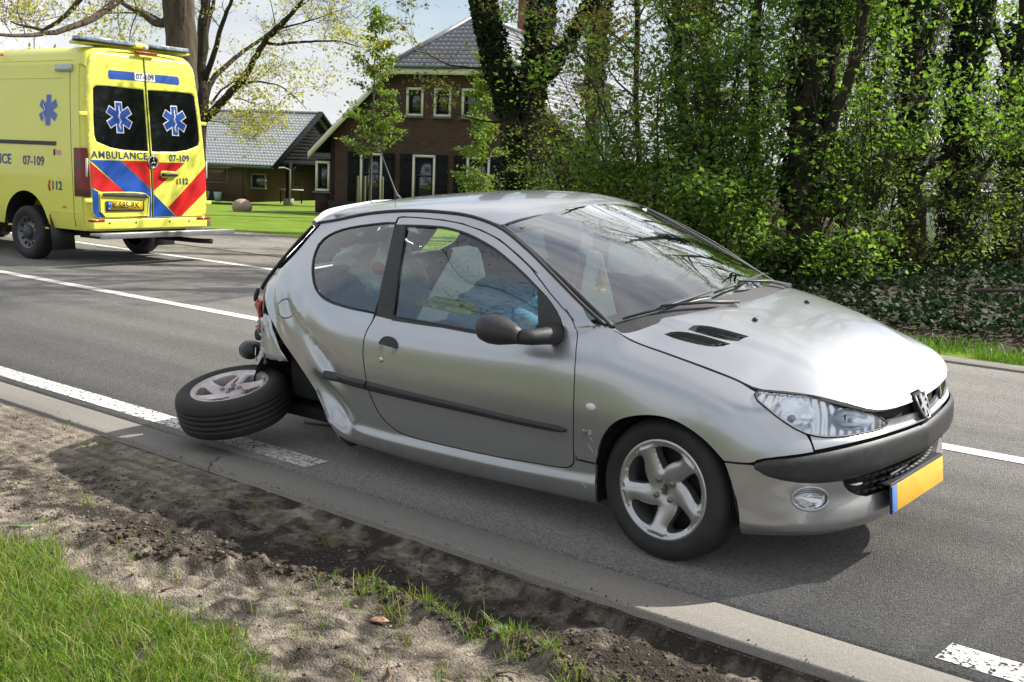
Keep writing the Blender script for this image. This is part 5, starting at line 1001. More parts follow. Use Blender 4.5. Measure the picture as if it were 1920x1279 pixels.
def rear_x(y, z):
    hw = aw(z); d = np.clip((np.abs(y)-(hw-RC))/RC, 0, 1); return lean(z)+RC*(1-np.sqrt(np.clip(1-d**2, 0, 1)))
def rskin(name, poly, holes=(), m=None, parent=None, off=0., step=.06, thick=0.):
    poly = np.asarray(poly, float); V2, T = tri2d(poly, holes, step); P = np.stack([rear_x(V2[:, 0], V2[:, 1])-off, V2[:, 0], V2[:, 1]], 1); F = [tuple(t)[::-1] for t in T.tolist()]
    o = mesh(name, P, F, m, parent, smooth=True)
    if thick: md = o.modifiers.new('thick', 'SOLIDIFY'); md.thickness = thick; md.offset = -1; md.use_rim = True
    return o
AX = 1.38; AR = .50
def archpts(cx): return [(cx+AR*math.cos(t), .43+AR*math.sin(t)) for t in np.linspace(math.pi, 0, 19)]
LEN = 5.5
sp_ = [(RC, .46)]+[(AX-AR, .46)]+archpts(AX)[::-1]+[(AX+AR, .46), (LEN, .46), (LEN, 2.60), (RC, 2.60)]
for sd in (1, -1):
    bs = sskin('body_side', sp_, (), AY, AMB, sd=sd)
# roof and upper corner, rear frame
V = []; F = []; zs = np.array(PZ[10:]); ys = np.array(PY[10:]); xs = np.array([0, .03, .07, RC, .3, 1, 2, 3, 4, LEN]); prof = [(y, z) for y, z in zip(ys, zs)]+[(-y, z) for y, z in list(zip(ys, zs))[::-1][1:]]
for x in xs:
    k = RC*0; sh = .06*(1-math.sqrt(max(0, 1-((RC-x)/RC)**2))) if x < RC else 0
    for y, z in prof: V.append((x+lean(z), y*(1-sh*1.2), z-sh))
n_ = len(prof)
for i in range(len(xs)-1):
    for j in range(n_-1): F.append((i*n_+j, (i+1)*n_+j, (i+1)*n_+j+1, i*n_+j+1))
mesh('van_roof', V, F, AY, AMB, smooth=True)
dz0, dz1 = .625, 2.77
doorL = [(.012, dz0), (.86, dz0), (.935, .66), (.965, .74), (.962, 1.4), (.945, 2.0), (.90, 2.5), (.85, 2.68), (.80, 2.745), (.72, 2.77), (.012, 2.77)]
doorR = [(-y, z) for y, z in doorL]
zz = np.linspace(.46, 2.80, 40); fr = [(float(aw(z)), float(z)) for z in zz]+[(-float(aw(z)), float(z)) for z in zz[::-1]]
lampL = [(1.012, .91), (.965, .905), (.972, 1.2), (.975, 1.50), (.995, 1.53), (1.012, 1.53)]
rskin('rear_frame', fr, (), AY, AMB, -.03, .05)
wl = smoothpoly([(.03, 2.33), (.76, 2.345), (.83, 2.30), (.875, 1.72), (.84, 1.62), (.56, 1.525), (.03, 1.515)])
for dn, sgn in ((doorL, 1), (doorR, -1)):
    win = wl*np.array([sgn, 1]); lab = 'rear_door'
    d = rskin(lab, dn, [win], AY, AMB, .004, .035, .02)
    d['label'] = 'left rear door with AMBULANCE lettering' if sgn > 0 else 'right rear door with handle'
    rskin('window', offs(win, .015), (), ADK, d, -.004, .05)
    # star of life
    def bar(w, l, a): return [np.array([[math.cos(a), -math.sin(a)], [math.sin(a), math.cos(a)]])@np.array(p) for p in ((-w, -l), (w, -l), (w, l), (-w, l))]
    def star(w, l):
        p = []
        for k in range(6):
            a = k*math.pi/3; R2 = np.array([[math.cos(a), math.sin(a)], [-math.sin(a), math.cos(a)]]); q = w/math.tan(math.pi/6)
            p += [R2@np.array((-w, l)), R2@np.array((w, l)), R2@np.array((w*1.0, q))]
        return np.array(p)
    sc_ = np.array([sgn*.455, 1.945]); rskin('star_outline', star(.058, .205)+sc_, (), AWH, d, .001, .03); rskin('star_of_life', star(.045, .192)+sc_, (), ABLUE, d, .0045, .03)
    t = np.linspace(-1, 1, 24); MB().tube(np.stack([rear_x(t*0+sc_[0], t*.15+sc_[1])-.008, sc_[0]+.02*np.sin(t*7)*(1.1-t*t*.4), sc_[1]-.02+t*.13], 1), .006, 5).obj('serpent', AWH, d); MB().box((float(rear_x(sc_[0], sc_[1]))-.007, sc_[0], sc_[1]-.005), (.004, .009, .31), ry=.10).obj('staff', AWH, d)
    bn = np.array([(0.012, 2.445), (.56, 2.435), (.58, 2.46), (.575, 2.535), (.555, 2.55), (.012, 2.55)])*np.array([sgn, 1]); rskin('blue_banner', bn, (), ABLUE, d, .0075, .035)
    rskin('number_patch', np.array([(.012, 2.447), (.165, 2.447), (.165, 2.548), (.012, 2.548)])*np.array([sgn, 1]), (), AWH, d, .0115, .05)
def rmw(y, z, off=.009):
    x = float(rear_x(0, z))-off; k = .07
    return Matrix.Translation((x, y, z))@Matrix(((0, k, -1, 0), (-1, 0, 0, 0), (0, 1, k, 0), (0, 0, 0, 1)))
text('number', '07-109', .105, ANAVY, AMB, rmw(0, 2.497, .0145), .001, 1., 'CENTER', bold=.0015)
text('lettering', 'AMBULANCE', .135, ANAVY, AMB, rmw(.93, 1.447), .001, 1.03, 'LEFT', 1.12, bold=.0008)
text('number', '07-109', .125, ANAVY, AMB, rmw(-.31, 1.43), .001, 1., 'LEFT', bold=.002)
text('phone_number', '112', .115, ANAVY, AMB, rmw(-.455, 1.115), .001, 1., 'LEFT', bold=.003)
def stripe(nm, pts, m_): return rskin(nm, pts, (), m_, AMB, .0075, .035)
stripe('red_stripe', [(.952, 1.35), (.46, .975), (.80, .975), (.95, 1.03)], ARED)
stripe('blue_stripe', [(.952, 1.382), (.49, 1.383), (.022, 1.005), (.022, .632), (.05, .632), (.047, .90), (.15, .968), (.448, .968)], ABLUE)
stripe('red_stripe', [(.48, 1.383), (.022, 1.383), (.022, 1.012)], ARED)
stripe('blue_stripe', [(.948, 1.02), (.86, .97), (.855, .72), (.76, .64), (.88, .64), (.935, .70)], ABLUE)
stripe('red_stripe', [(.44, .636), (.055, .636), (.11, .655), (.40, .655)], ARED)
stripe('blue_stripe', [(-.022, .945), (-.39, .636), (-.022, .636)], ABLUE)
stripe('red_stripe', [(-.022, 1.372), (-.588, 1.372), (-.022, .985)], ARED)
stripe('red_stripe', [(-.955, 1.34), (-.955, 1.00), (-.49, .636), (-.40, .636), (-.265, .765)], ARED)
# plate recess, plate, handle, star badge
pf = smoothpoly([(.84, .945), (.775, .966), (.152, .962), (.06, .90), (.085, .665), (.14, .652), (.766, .652), (.833, .72)]); rskin('plate_recess', pf, (), AY, AMB, .0115, .035)
MB().tube(np.array([(float(rear_x(y, z))-.016, y, z) for y, z in np.concatenate([pf, pf[:1]])]), .009, 5, cap=False).obj('recess_rim', AY, AMB, smooth=True)
MB().prism([(-.014, .82, .925), (-.014, .775, .955), (-.014, .15, .95), (-.014, .085, .89), (-.014, .40, .905)], (0, 0, 0), (-.03, 0, 0)).obj('grip', BLACKP, AMB, bevel=.008)
pa = empty('number_plate', parent=AMB); pa.location = (-.022, .456, .792)
MB().box((0, 0, -.006), (.012, .60, .135)).obj('plate_frame', BLACKP, pa, bevel=.004)
MB().box((-.008, -.025, 0), (.004, .505, .11)).obj('amber_field', mat('plate_yellow', (.80, .52, .03), .45), pa); MB().box((-.008, .255, 0), (.004, .05, .11)).obj('blue_field', ABLUE, pa)
text('registration', 'K-585-RK', .115, mat('plate_black', (.01, .01, .01), .5), pa, Matrix.Translation((-.0105, .215, 0))@Matrix(((0, 0, -1, 0), (-1, 0, 0, 0), (0, 1, 0, 0), (0, 0, 0, 1))), .001, .93, 'LEFT', bold=.002)
text('country', 'NL', .03, AWH, pa, Matrix.Translation((-.0105, .255, -.035))@Matrix(((0, 0, -1, 0), (-1, 0, 0, 0), (0, 1, 0, 0), (0, 0, 0, 1))), .0008, 1, 'CENTER')
hx = float(rear_x(-.285, 1.2)); MB().prism([(hx-.008, y, z) for y, z in smoothpoly([(-.15, 1.25), (-.20, 1.262), (-.39, 1.25), (-.425, 1.21), (-.40, 1.165), (-.18, 1.162), (-.145, 1.2)], 2)], (0, 0, 0), (-.012, 0, 0)).obj('handle_recess', AY, AMB, bevel=.005)
MB().tube([(hx-.03, -.16, 1.205), (hx-.045, -.20, 1.208), (hx-.045, -.37, 1.205), (hx-.03, -.41, 1.20)], .022, 8).obj('door_handle', BLACKP, AMB, smooth=True)
bx = float(rear_x(-.03, 1.372)); V, F = lathe([(0, 0), (.066, 0), (.072, .006), (.08, .010), (.086, .004), (.086, -.01)], 28); V = np.stack([bx-.012-V[:, 1], V[:, 0]-.035, V[:, 2]+1.372], 1); mesh('round_badge', V, F, mat('badge_black', (.01, .01, .012), .3), AMB, smooth=True)
V, F = lathe([(.068, .004), (.077, .014), (.086, .004)], 28); V = np.stack([bx-.014-V[:, 1], V[:, 0]-.035, V[:, 2]+1.372], 1); mesh('badge_ring', V, F, CHROME, AMB, smooth=True)
st = MB()
for a in (90, 210, 330):
    a = math.radians(a); p = math.cos(a), math.sin(a); q = (-p[1]*.012, p[0]*.012); st.prism([(bx-.021, -.035+.07*p[0], 1.372+.07*p[1]), (bx-.021, -.035+q[0], 1.372+q[1]), (bx-.021, -.035-q[0], 1.372-q[1])], (0, 0, 0), (-.006, 0, 0))
st.obj('three_point_star', CHROME, AMB)
for y, z in ((1.0, 1.968), (1.01, .86), (-.985, 1.928), (-.995, .82)):
    MB().box((float(rear_x(y*.93, z))+.01, y*.985, z), (.03, .12, .05)).obj('hinge', AY, AMB, bevel=.006)
MB().tube([(float(rear_x(0, z))-.009, 0, z) for z in np.linspace(.63, 2.76, 12)], .005, 5).obj('door_gap', DARK, AMB)
# tail lamps wrap the corner
for sd in (1, -1):
    V = []; F = []; zq = np.linspace(.905, 1.53, 14); ang = np.linspace(0, 1, 9)
    for z in zq:
        w0 = .965+.01*(z-.9); k = (z-.9)/.63
        for t in ang:
            if t < .45: y = w0+(aw(z)-RC*.45-w0)*(t/.45)*0+(.04*t/.45); x = rear_x(y, z)-.02
            else: y = aw(z)+.006; x = lean(z)+RC*.6+(t-.45)/.55*(.20-.03*k)
            V.append((float(x), sd*float(y), float(z)))
    for i in range(13):
        for j in range(8): f = (i*9+j, i*9+j+1, (i+1)*9+j+1, (i+1)*9+j); F.append(f if sd < 0 else f[::-1])
    tl = mesh('tail_lamp', V, F, RED, AMB, smooth=True, mats=[mat('tail_red', (.20, .005, .005), .35, coat=.2), mat('dark_red_lens', (.06, .004, .004), .25, coat=.3), mat('lamp_clear', (.55, .55, .55), .2, coat=1.)], mi=[(1 if (i in (0, 1) or j > 6 or (i in (8, 9) and j > 3)) else 0) for i in range(13) for j in range(8)])
    MB().box((lean(1.3)+.03, sd*.985, 1.28), (.03, .03, .24), rx=0).obj('reverse_lens', mat('lamp_clear', (.55, .55, .55), .2, coat=1.), tl, bevel=.008)
# bumper, step, exhaust, mud flaps
bu = MB(); bu.box((.045, 0, .545), (.12, 1.92, .15)); bumpA = bu.obj('rear_bumper', AY, AMB, bevel=.03, seg=3)
for y in (.70, .28, -.28, -.62): MB().ellipsoid((-.018, y, .565), (.004, .014, .014), 10, 6).obj('parking_sensor', DARK, bumpA, smooth=True)
for y in (.90, -.88): MB().box((-.018, y, .60), (.006, .25, .03)).obj('reflector', RED, bumpA)
STEEL = mat('galvanised', (.42, .43, .43), .4, metal=.8, var=(.34, .35, .35), scale=14, rvar=.08)
stp = MB(); stp.box((-.16, -.10, .425), (.22, 2.26, .035)); stp.box((-.265, -.10, .415), (.025, 2.26, .075)); stp.obj('rear_step', STEEL, AMB, bevel=.006)
sb = MB(); sb.box((.3, 0, .38), (.5, 1.5, .07)); sb.box((1.4, 0, .42), (2.6, 1.3, .1)); sb.obj('chassis', DARK, AMB)
MB().tube([(.6, -.60, .30), (-.05, -.76, .285), (-.22, -.86, .285)], .035, 10).obj('exhaust', DARK, AMB, smooth=True)
MB().box((AX, 0, .37), (.14, 1.5, .14)).obj('axle', DARK, AMB)
for sd in (1, -1):
    MB().box((.80, sd*.84, .40), (.02, .34, .48), ry=.12).obj('mud_flap', BLACKP, AMB)
    lv = []; lf_ = []
    for t in np.linspace(-.2, math.pi+.2, 16): lv += [(AX+(AR+.005)*math.cos(t), sd*1.0, .43+(AR+.005)*math.sin(t)), (AX+(AR+.005)*math.cos(t), sd*.6, .43+(AR+.005)*math.sin(t))]
    for i in range(15): lf_.append((2*i, 2*i+1, 2*i+3, 2*i+2))
    mesh('wheel_arch_liner', lv, lf_, DARK, AMB)
    for fx in (AX, AX+3.66):
        w = empty('wheel', parent=AMB); w.location = (fx, sd*.89, .365)
        prof = [(.215, .10), (.24, .115), (.29, .125), (.335, .115), (.36, .09), (.366, .05), (.366, -.05), (.36, -.09), (.335, -.115), (.24, -.115)]
        V, F = lathe([(r, h*sd) for r, h in prof], 40); mesh('tyre', V, F, RUBBER, w, smooth=True)
        V, F = lathe([(0, .085*sd), (.06, .09*sd), (.085, .07*sd), (.12, .045*sd), (.165, .06*sd), (.195, .075*sd), (.205, .10*sd), (.218, .105*sd)], 40); mesh('rim', V, F, mat('steel_rim', (.16, .16, .165), .45, metal=.7), w, smooth=True)
        V, F = lathe([(0, .12*sd), (.075, .118*sd), (.09, .10*sd), (.095, .06*sd)], 28); mesh('hub_cover', V, F, mat('hub_dark', (.05, .05, .052), .5), w, smooth=True)
        for k in range(12): a = k*math.pi/6; MB().box((.17*math.cos(a), .073*sd, .17*math.sin(a)), (.045, .012, .02), ry=-a).obj('rim_slot', DARK, w)
        if fx > 3: w.location[1] = sd*.86
# cab (front of the van)
cb = MB(); pr_ = [(LEN, .46), (LEN+1.25, .46), (LEN+1.32, .7), (LEN+1.22, 1.05), (LEN+.45, 1.25), (LEN+.05, 2.1), (LEN, 2.6)]
cb.prism([(x, .97, z) for x, z in pr_], (0, 0, 0), (0, -1.94, 0)); cb.obj('cab', AY, AMB, bevel=.06)
MB().box((LEN-.5, 0, .40), (2.4, 1.5, .12)).obj('front_chassis', DARK, AMB)
# left side fittings
def smw(x, z, off=.004):
    y = float(aw(z))+off; return Matrix.Translation((x+float(lean(z)), y, z))@Matrix(((-1, 0, 0, 0), (0, 0, 1, 0), (0, 1, 0, 0), (0, 0, 0, 1)))
def sflat(nm, pts, m_, off=.003): return sskin(nm, np.array([(x-float(lean(z)), z) for x, z in pts]), (), m_, AMB, off, .08)
sflat('slide_rail', [(.66, 1.548), (3.6, 1.548), (3.6, 1.60), (.66, 1.60)], BLACKP, .008)
sflat('star_outline', star(.056, .207)*np.array([1, 1])+np.array([.853, 2.005]), AWH, .003); sflat('star_of_life', star(.05, .20)+np.array([.853, 2.005]), mat('star_pale_blue', (.09, .17, .47), .4), .006)
t = np.linspace(-1, 1, 24); MB().tube(np.stack([.853+float(lean(2.))-.018*np.sin(t*7), aw(t*.13+1.99)+.012, 1.985+t*.13], 1), .006, 5).obj('serpent', AWH, AMB)
text('number', '07-109', .17, mat('letter_violet', (.09, .10, .30), .45), AMB, smw(1.375, 1.33), .001, 1., 'LEFT', bold=.003)
text('lettering', 'AMBULANCE', .19, mat('letter_violet', (.09, .10, .30), .45), AMB, smw(1.64, 1.335), .001, 1., 'RIGHT', bold=.003)
text('phone_number', '112', .16, ANAVY, AMB, smw(.77, 1.02), .001, 1.0, 'LEFT', bold=.003)
MB().tube([(.80, float(aw(1.02))+.005, 1.09), (.825, float(aw(1.02))+.005, 1.02), (.80, float(aw(1.02))+.005, .955)], .012, 5).obj('phone_sign', ARED, AMB)
MB().tube([(float(rear_x(-.43, 1.1))-.012, -.44, 1.155), (float(rear_x(-.43, 1.1))-.012, -.425, 1.115), (float(rear_x(-.43, 1.1))-.012, -.44, 1.075)], .007, 5).obj('phone_sign', ARED, AMB)
MB().box((.50, 1.015, .758), (.07, .02, .03)).obj('side_marker', mat('amber_lens', (.75, .18, .01), .2, coat=1.), AMB, bevel=.008)
MB().box((1.95, .93, 2.74), (.09, .03, .035)).obj('side_marker', mat('amber_lens', (.75, .18, .01), .2, coat=1.), AMB, bevel=.008)
MB().box((.56, .935, 2.55), (.34, .06, .09)).obj('scene_light', mat('lamp_grey', (.45, .47, .47), .25, metal=.5), AMB, bevel=.012)
MB().box((.70, 1.008, 1.46), (.035, .01, .08)).obj('door_stop', BLACKP, AMB); sflat('sticker', [(.56, 1.43), (.66, 1.43), (.66, 1.49), (.56, 1.49)], mat('sticker_pink', (.75, .35, .30), .5), .004)
for z0, x0, x1 in ((2.65, .25, 5.2), (2.42, .45, 5.2), (.69, .2, .86), (.69, 1.9, 5.2)):
    MB().tube([(x+float(lean(z0)), float(aw(z0))+.001, z0) for x in np.linspace(x0, x1, 6)], .006, 5).obj('body_crease', AY, AMB, smooth=True)
MB().tube([(float(lean(z))+.30, float(aw(z))+.001, z) for z in np.linspace(.5, 2.6, 16)], .0035, 5).obj('panel_gap', DARK, AMB)
# roof light bars and camera
LBAR = mat('light_bar', (.10, .13, .16), .15, coat=1., var=(.35, .42, .48), scale=18)
mt = MB(); mt.box((.40, 0, 2.885), (.30, 1.75, .05)); mt.obj('bar_mount', AY, AMB, bevel=.02)
for y0, y1 in ((.97, .15), (-.10, -.80)):
    MB().box((.26, (y0+y1)/2, 2.925), (.16, abs(y0-y1), .055)).obj('light_bar', LBAR, AMB, bevel=.012); MB().box((.26, (y0+y1)/2, 2.893), (.17, abs(y0-y1)+.01, .012)).obj('bar_base', DARK, AMB)
MB().box((.24, .02, 2.90), (.18, .22, .07)).obj('camera_pod', AY, AMB, bevel=.02); MB().ellipsoid((.14, -.02, 2.88), (.03, .035, .035), 12, 8).obj('camera', mat('camera_grey', (.5, .5, .5), .3), AMB, smooth=True)
MB().box((.13, -.02, 2.815), (.05, .36, .03)).obj('brake_light', RED, AMB, bevel=.008)

# ------------------------------------------------------------------ farmhouse
HC = Vector((-34.49, 30.07, -.72)); HA = math.atan2(.387, .922)
def brickmat(name, c1, c2, mortar, sc=1.):
    m = bpy.data.materials.new(name); m.use_nodes = True; t = m.node_tree; n = t.nodes; l = t.links; b = n['Principled BSDF']; b.inputs['Roughness'].default_value = .85
    tcn = n.new('ShaderNodeTexCoord'); sp = n.new('ShaderNodeSeparateXYZ'); cb = n.new('ShaderNodeCombineXYZ'); l.new(tcn.outputs['Object'], sp.inputs[0])
    ad = n.new('ShaderNodeMath'); ad.operation = 'ADD'; l.new(sp.outputs[0], ad.inputs[0]); l.new(sp.outputs[1], ad.inputs[1]); l.new(ad.outputs[0], cb.inputs[0]); l.new(sp.outputs[2], cb.inputs[1])
    br = n.new('ShaderNodeTexBrick'); l.new(cb.outputs[0], br.inputs['Vector']); br.inputs['Scale'].default_value = 1.; br.inputs['Brick Width'].default_value = .22; br.inputs['Row Height'].default_value = .0625; br.inputs['Mortar Size'].default_value = .006
    br.inputs['Color1'].default_value = (*c1, 1); br.inputs['Color2'].default_value = (*c2, 1); br.inputs['Mortar'].default_value = (*mortar, 1)
    nn = n.new('ShaderNodeTexNoise'); nn.inputs['Scale'].default_value = 2.; nn.inputs['Detail'].default_value = 6; l.new(cb.outputs[0], nn.inputs['Vector'])
    mu = n.new('ShaderNodeMix'); mu.data_type = 'RGBA'; mu.blend_type = 'MULTIPLY'; mu.inputs[0].default_value = .6; l.new(br.outputs[0], mu.inputs[6]); l.new(nn.outputs['Color'], mu.inputs[7]); l.new(mu.outputs[2], b.inputs['Base Color'])
    bp = n.new('ShaderNodeBump'); bp.inputs['Distance'].default_value = .008; l.new(br.outputs['Fac'], bp.inputs['Height']); bp.invert = True; l.new(bp.outputs[0], b.inputs['Normal'])
    return m
BRICK = brickmat('brick', (.13, .058, .042), (.075, .036, .03), (.06, .05, .045)); PLINTH = brickmat('plinth_brick', (.035, .032, .032), (.028, .026, .027), (.022, .022, .022)); BRICK2 = brickmat('barn_brick', (.20, .105, .075), (.15, .08, .06), (.12, .10, .09))
CREAM = mat('cream_paint', (.72, .68, .58), .5, var=(.66, .62, .52), scale=3); GREEN = mat('gutter_green', (.03, .07, .055), .5); BOARD = mat('black_board', (.010, .011, .012), .9, var=(.018, .019, .02), scale=5, spec=.08)
TILE = mat('roof_tile', (.20, .20, .225), .30, var=(.14, .14, .16), scale=3., spec=.6, coat=.8); TILE2 = mat('barn_tile_sky_sheen', (.62, .61, .63), .45, var=(.54, .535, .55), scale=3., spec=.6, coat=.6); HGL = mat('house_glass', (.02, .025, .028), .05, coat=1.)  # barn tiles: sky reflection on the front slope is put into the paler colour
SILLM = mat('sill_grey', (.10, .12, .12), .7)
def tiles(name, origin, ex, ey, poly, m, parent, tw=.21, th=.27, dep=.045):
    """pantiles over a roof plane: origin, unit axis ex along the eave, ey up the slope; poly = outline in that plane"""
    ex = np.array(ex, float); ey = np.array(ey, float); nn = np.cross(ex, ey); nn /= np.linalg.norm(nn); P = np.array(poly, float); lo = P.min(0); hi = P.max(0)
    k = 7; V = []; F = []
    us = np.linspace(0, 1, k); prof = .5-.5*np.cos(2*math.pi*us*.5+math.pi*0); prof = np.sin(us*math.pi*2)*.35+.3
    cols = int((hi[0]-lo[0])/tw)+2; rows = int((hi[1]-lo[1])/th)+2
    cu = (np.arange(cols)+.5)*tw+lo[0]; cv = (np.arange(rows)+.5)*th+lo[1]; CU, CV = np.meshgrid(cu, cv); ok = pip(np.stack([CU.ravel(), CV.ravel()], 1), P).reshape(CU.shape)
    base = []
    for r in range(rows):
        for c in range(cols):
            if not ok[r, c]: continue
            u = lo[0]+c*tw+us*tw; s = len(V)
            for vv, lift in ((lo[1]+r*th, dep*.8), (lo[1]+(r+1)*th+.04, .0)):
                for ui, pz in zip(u, prof): V.append((ui, vv, pz*dep+lift))
            for ui, pz in zip(u, prof): V.append((ui, lo[1]+r*th, pz*dep+dep*.8-.03))
            F += [(s+i, s+i+1, s+k+i+1, s+k+i) for i in range(k-1)]+[(s+2*k+i, s+2*k+i+1, s+i+1, s+i) for i in range(k-1)]
    V = np.array(V); W3 = np.array(origin)+V[:, :1]*ex+V[:, 1:2]*ey+V[:, 2:]*nn
    o = mesh(name, W3, F, m, parent, smooth=False); o['kind'] = 'stuff'; return o
H = empty('farmhouse', HC, HA); tag(H, 'dark brick farmhouse with half hipped tiled gable, cream frames and black shutters', 'house')
GC, HW, HD = 5.0, 5.05, 17.0        # gable centre, half width, depth
SL = .92; EZ = 2.95; AZ = EZ+SL*HW    # eave at wall, apex
HZ = 5.5; hy = (AZ-HZ)/SL
# front wall with openings
doors = [(1.72, .0), (3.87, 0.), (6.02, 0.), (8.12, .9)]
opens = [[(c-.46, z0 if z0 else .12), (c+.46, z0 if z0 else .12), (c+.46, 2.38), (c-.46, 2.38)] for c, z0 in doors]
ups = [(3.10, 3.78), (4.20, 4.88), (5.30, 5.98)]; opens += [[(a, 3.80), (b, 3.80), (b, 4.85), (a, 4.85)] for a, b in ups]
gab = [(0, .0), (2*GC-.0+.1, 0), (2*GC+.1, EZ), (GC+hy, HZ), (GC-hy, HZ), (0, EZ)]
V2, T = tri2d(gab, opens, .8); n_ = len(V2); mesh('front_wall', np.c_[V2[:, 0], np.zeros(n_), V2[:, 1]], [tuple(t) for t in T.tolist()], BRICK, H)
MB().box((10.0, HD/2, EZ/2), (.2, HD, EZ)).obj('side_wall', BRICK, H); MB().box((.1, HD/2, EZ/2), (.2, HD, EZ)).obj('side_wall', BRICK, H)
MB().box((GC+.05, -.03, .26), (10.16, .08, .52)).obj('plinth', PLINTH, H)
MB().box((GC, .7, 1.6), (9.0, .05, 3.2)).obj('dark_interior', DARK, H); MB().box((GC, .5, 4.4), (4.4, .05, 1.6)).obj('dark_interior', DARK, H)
def window(parent, x0, x1, z0, z1, fw=.085, bars=True, name='window', fm=None):
    w = empty(name, parent=parent)
    mb = MB(); cx = (x0+x1)/2; cz = (z0+z1)/2
    mb.box((cx, .02, z1-fw/2), (x1-x0, .12, fw)); mb.box((cx, .02, z0+fw/2), (x1-x0, .12, fw)); mb.box((x0+fw/2, .021, cz), (fw, .118, z1-z0-2*fw)); mb.box((x1-fw/2, .021, cz), (fw, .118, z1-z0-2*fw)); mb.obj('frame', fm or CREAM, w)
    MB().box((cx, .05, cz), (x1-x0-2*fw, .01, z1-z0-2*fw)).obj('pane', HGL, w)
    sa = MB(); k = .045; sa.box((cx, .03, z1-fw-k/2), (x1-x0-2*fw, .05, k)); sa.box((cx, .03, z0+fw+k/2), (x1-x0-2*fw, .05, k)); sa.box((x0+fw+k/2, .031, cz), (k, .048, z1-z0-2*fw-2*k)); sa.box((x1-fw-k/2, .031, cz), (k, .048, z1-z0-2*fw-2*k)); sa.obj('sash', mat('sash_green', (.02, .035, .03), .5), w)
    return w
for c, z0 in doors:
    w = window(H, c-.46, c+.46, z0 if z0 else .12, 2.38, name='french_window')
    MB().box((c, .02, 1.62), (.75, .03, .04)).obj('transom', mat('sash_green', (.02, .035, .03), .5), w)
    MB().box((c+.12, .06, 1.95), (.02, .02, .5)).obj('curtain_edge', CREAM, w)
    MB().box((c, -.06, (z0 if z0 else .12)-.04), (1.05, .2, .07)).obj('sill', SILLM, w)
    for s in (-1, 1):
        sh = MB(); sh.box((c+s*.72, -.045, ((z0 or .15)+2.40)/2), (.46, .04, 2.40-(z0 or .15))); so_h = sh.obj('shutter', mat('blue_shutter', (.02, .03, .09), .5) if z0 else BOARD, H)
        for zz in (.35, 1.3, 2.2):
            if zz > z0: MB().box((c+s*.72, -.07, zz), (.42, .015, .08)).obj('batten', BOARD, so_h)
for a, b in ups:
    w = window(H, a, b, 3.80, 4.85); MB().box(((a+b)/2, -.05, 3.76), (b-a+.12, .18, .06)).obj('sill', SILLM, w)
# roof
ov = .67; ez = EZ-SL*ov
sn = math.sqrt(1+SL*SL); ey1 = np.array([-1, 0, SL])/sn; slope = (HW+ov)*sn
for s in (-1, 1):
    o_ = (GC+s*(HW+ov), -.45, ez); ex_ = (0, 1, 0) if s > 0 else (0, -1, 0); ey_ = np.array([-s, 0, SL])/sn
    d0 = (HZ-ez)/SL*sn; hipb = (AZ-HZ)/.82
    if s > 0: poly = [(0, 0), (HD, 0), (HD, slope), (.45+hipb, slope), (0.05, d0)]; o2 = o_
    else: poly = [(-HD, 0), (0, 0), (-.05, d0), (-.45-hipb, slope), (-HD, slope)]; o2 = o_
    tiles('roof_tiles', np.array(o2)+np.array([0, 0, .06]), ex_, ey_, poly, TILE, H)
    u = MB(); q = [np.array(o_)+np.array(ex_)*a+ey_*b for a, b in poly]; u.prism(q, (0, 0, -.02), (0, 0, .06)); u.obj('roof_deck', BOARD, H)
hw2 = hy+.25; hipn = math.hypot(.82, 1); tiles('roof_tiles', (GC, -.45, HZ+.04), (1, 0, 0), (0, 1/hipn, .82/hipn), [(-hw2, 0), (hw2, 0), (0, (AZ-HZ)/.82*hipn+.35)], TILE, H)
for s in (-1, 1):
    rd = MB(); p0 = np.array([GC+s*hw2, -.45, HZ+.1]); p1 = np.array([GC, -.45+hipb+.1, AZ+.16]); rd.tube([p0, p1], .11, 8); rd.obj('hip_ridge', TILE, H)
    bb = MB(); a = np.array([GC+s*(HW+ov), -.46, ez]); b = np.array([GC+s*hw2, -.46, HZ+.0]); bb.prism([a, b, b-np.array([0, 0, .30]), a-np.array([0, 0, .26])], (0, -.03, 0), (0, .02, 0)); bb.obj('bargeboard', CREAM, H)
    sf = MB(); sf.prism([a-np.array([0, 0, .02]), b-np.array([0, 0, .02]), b+np.array([0, .46, -.02]), a+np.array([0, .46, -.02])], (0, 0, -.04), (0, 0, -.01)); sf.obj('soffit', CREAM, H)
MB().tube([(GC, -.45+hipb, AZ+.16), (GC, HD, AZ+.16)], .12, 8).obj('ridge', TILE, H)
MB().box((GC, -.42, HZ-.08), (2*hw2, .08, .24)).obj('eaves_board', CREAM, H); MB().box((GC, -.50, HZ+.05), (2*hw2+.1, .14, .10)).obj('gutter', GREEN, H, bevel=.03)
ch = MB(); ch.box((GC+.1, 8.6, AZ+.6), (.7, .7, 2.0)); cho = ch.obj('chimney', mat('chimney_brick', (.30, .12, .08), .85, var=(.22, .09, .06), scale=8), H); MB().box((GC+.1, 8.6, AZ+1.64), (.8, .8, .08)).obj('chimney_cap', CONC, cho)
dm = empty('dormer', parent=H); MB().box((GC+3.2, 9, 5.0), (1.2, 1.5, 1.2)).obj('dormer_wall', CREAM, dm); MB().box((GC+3.2, 9, 5.65), (1.6, 1.8, .12)).obj('dormer_roof', TILE, dm); MB().box((GC+3.82, 9, 5.05), (.03, 1.1, .8)).obj('dormer_pane', HGL, dm)
# bay on the left corner
MB().box((-.35, .75, 1.05), (.7, 1.2, 2.1)).obj('bay_wall', BRICK, H); bw = window(H, -.66, -.06, .85, 2.0, name='bay_window'); bw.location = (0, .10, 0); MB().box((-.36, -.02, .80), (.8, .2, .06)).obj('bay_sill', SILLM, bw)
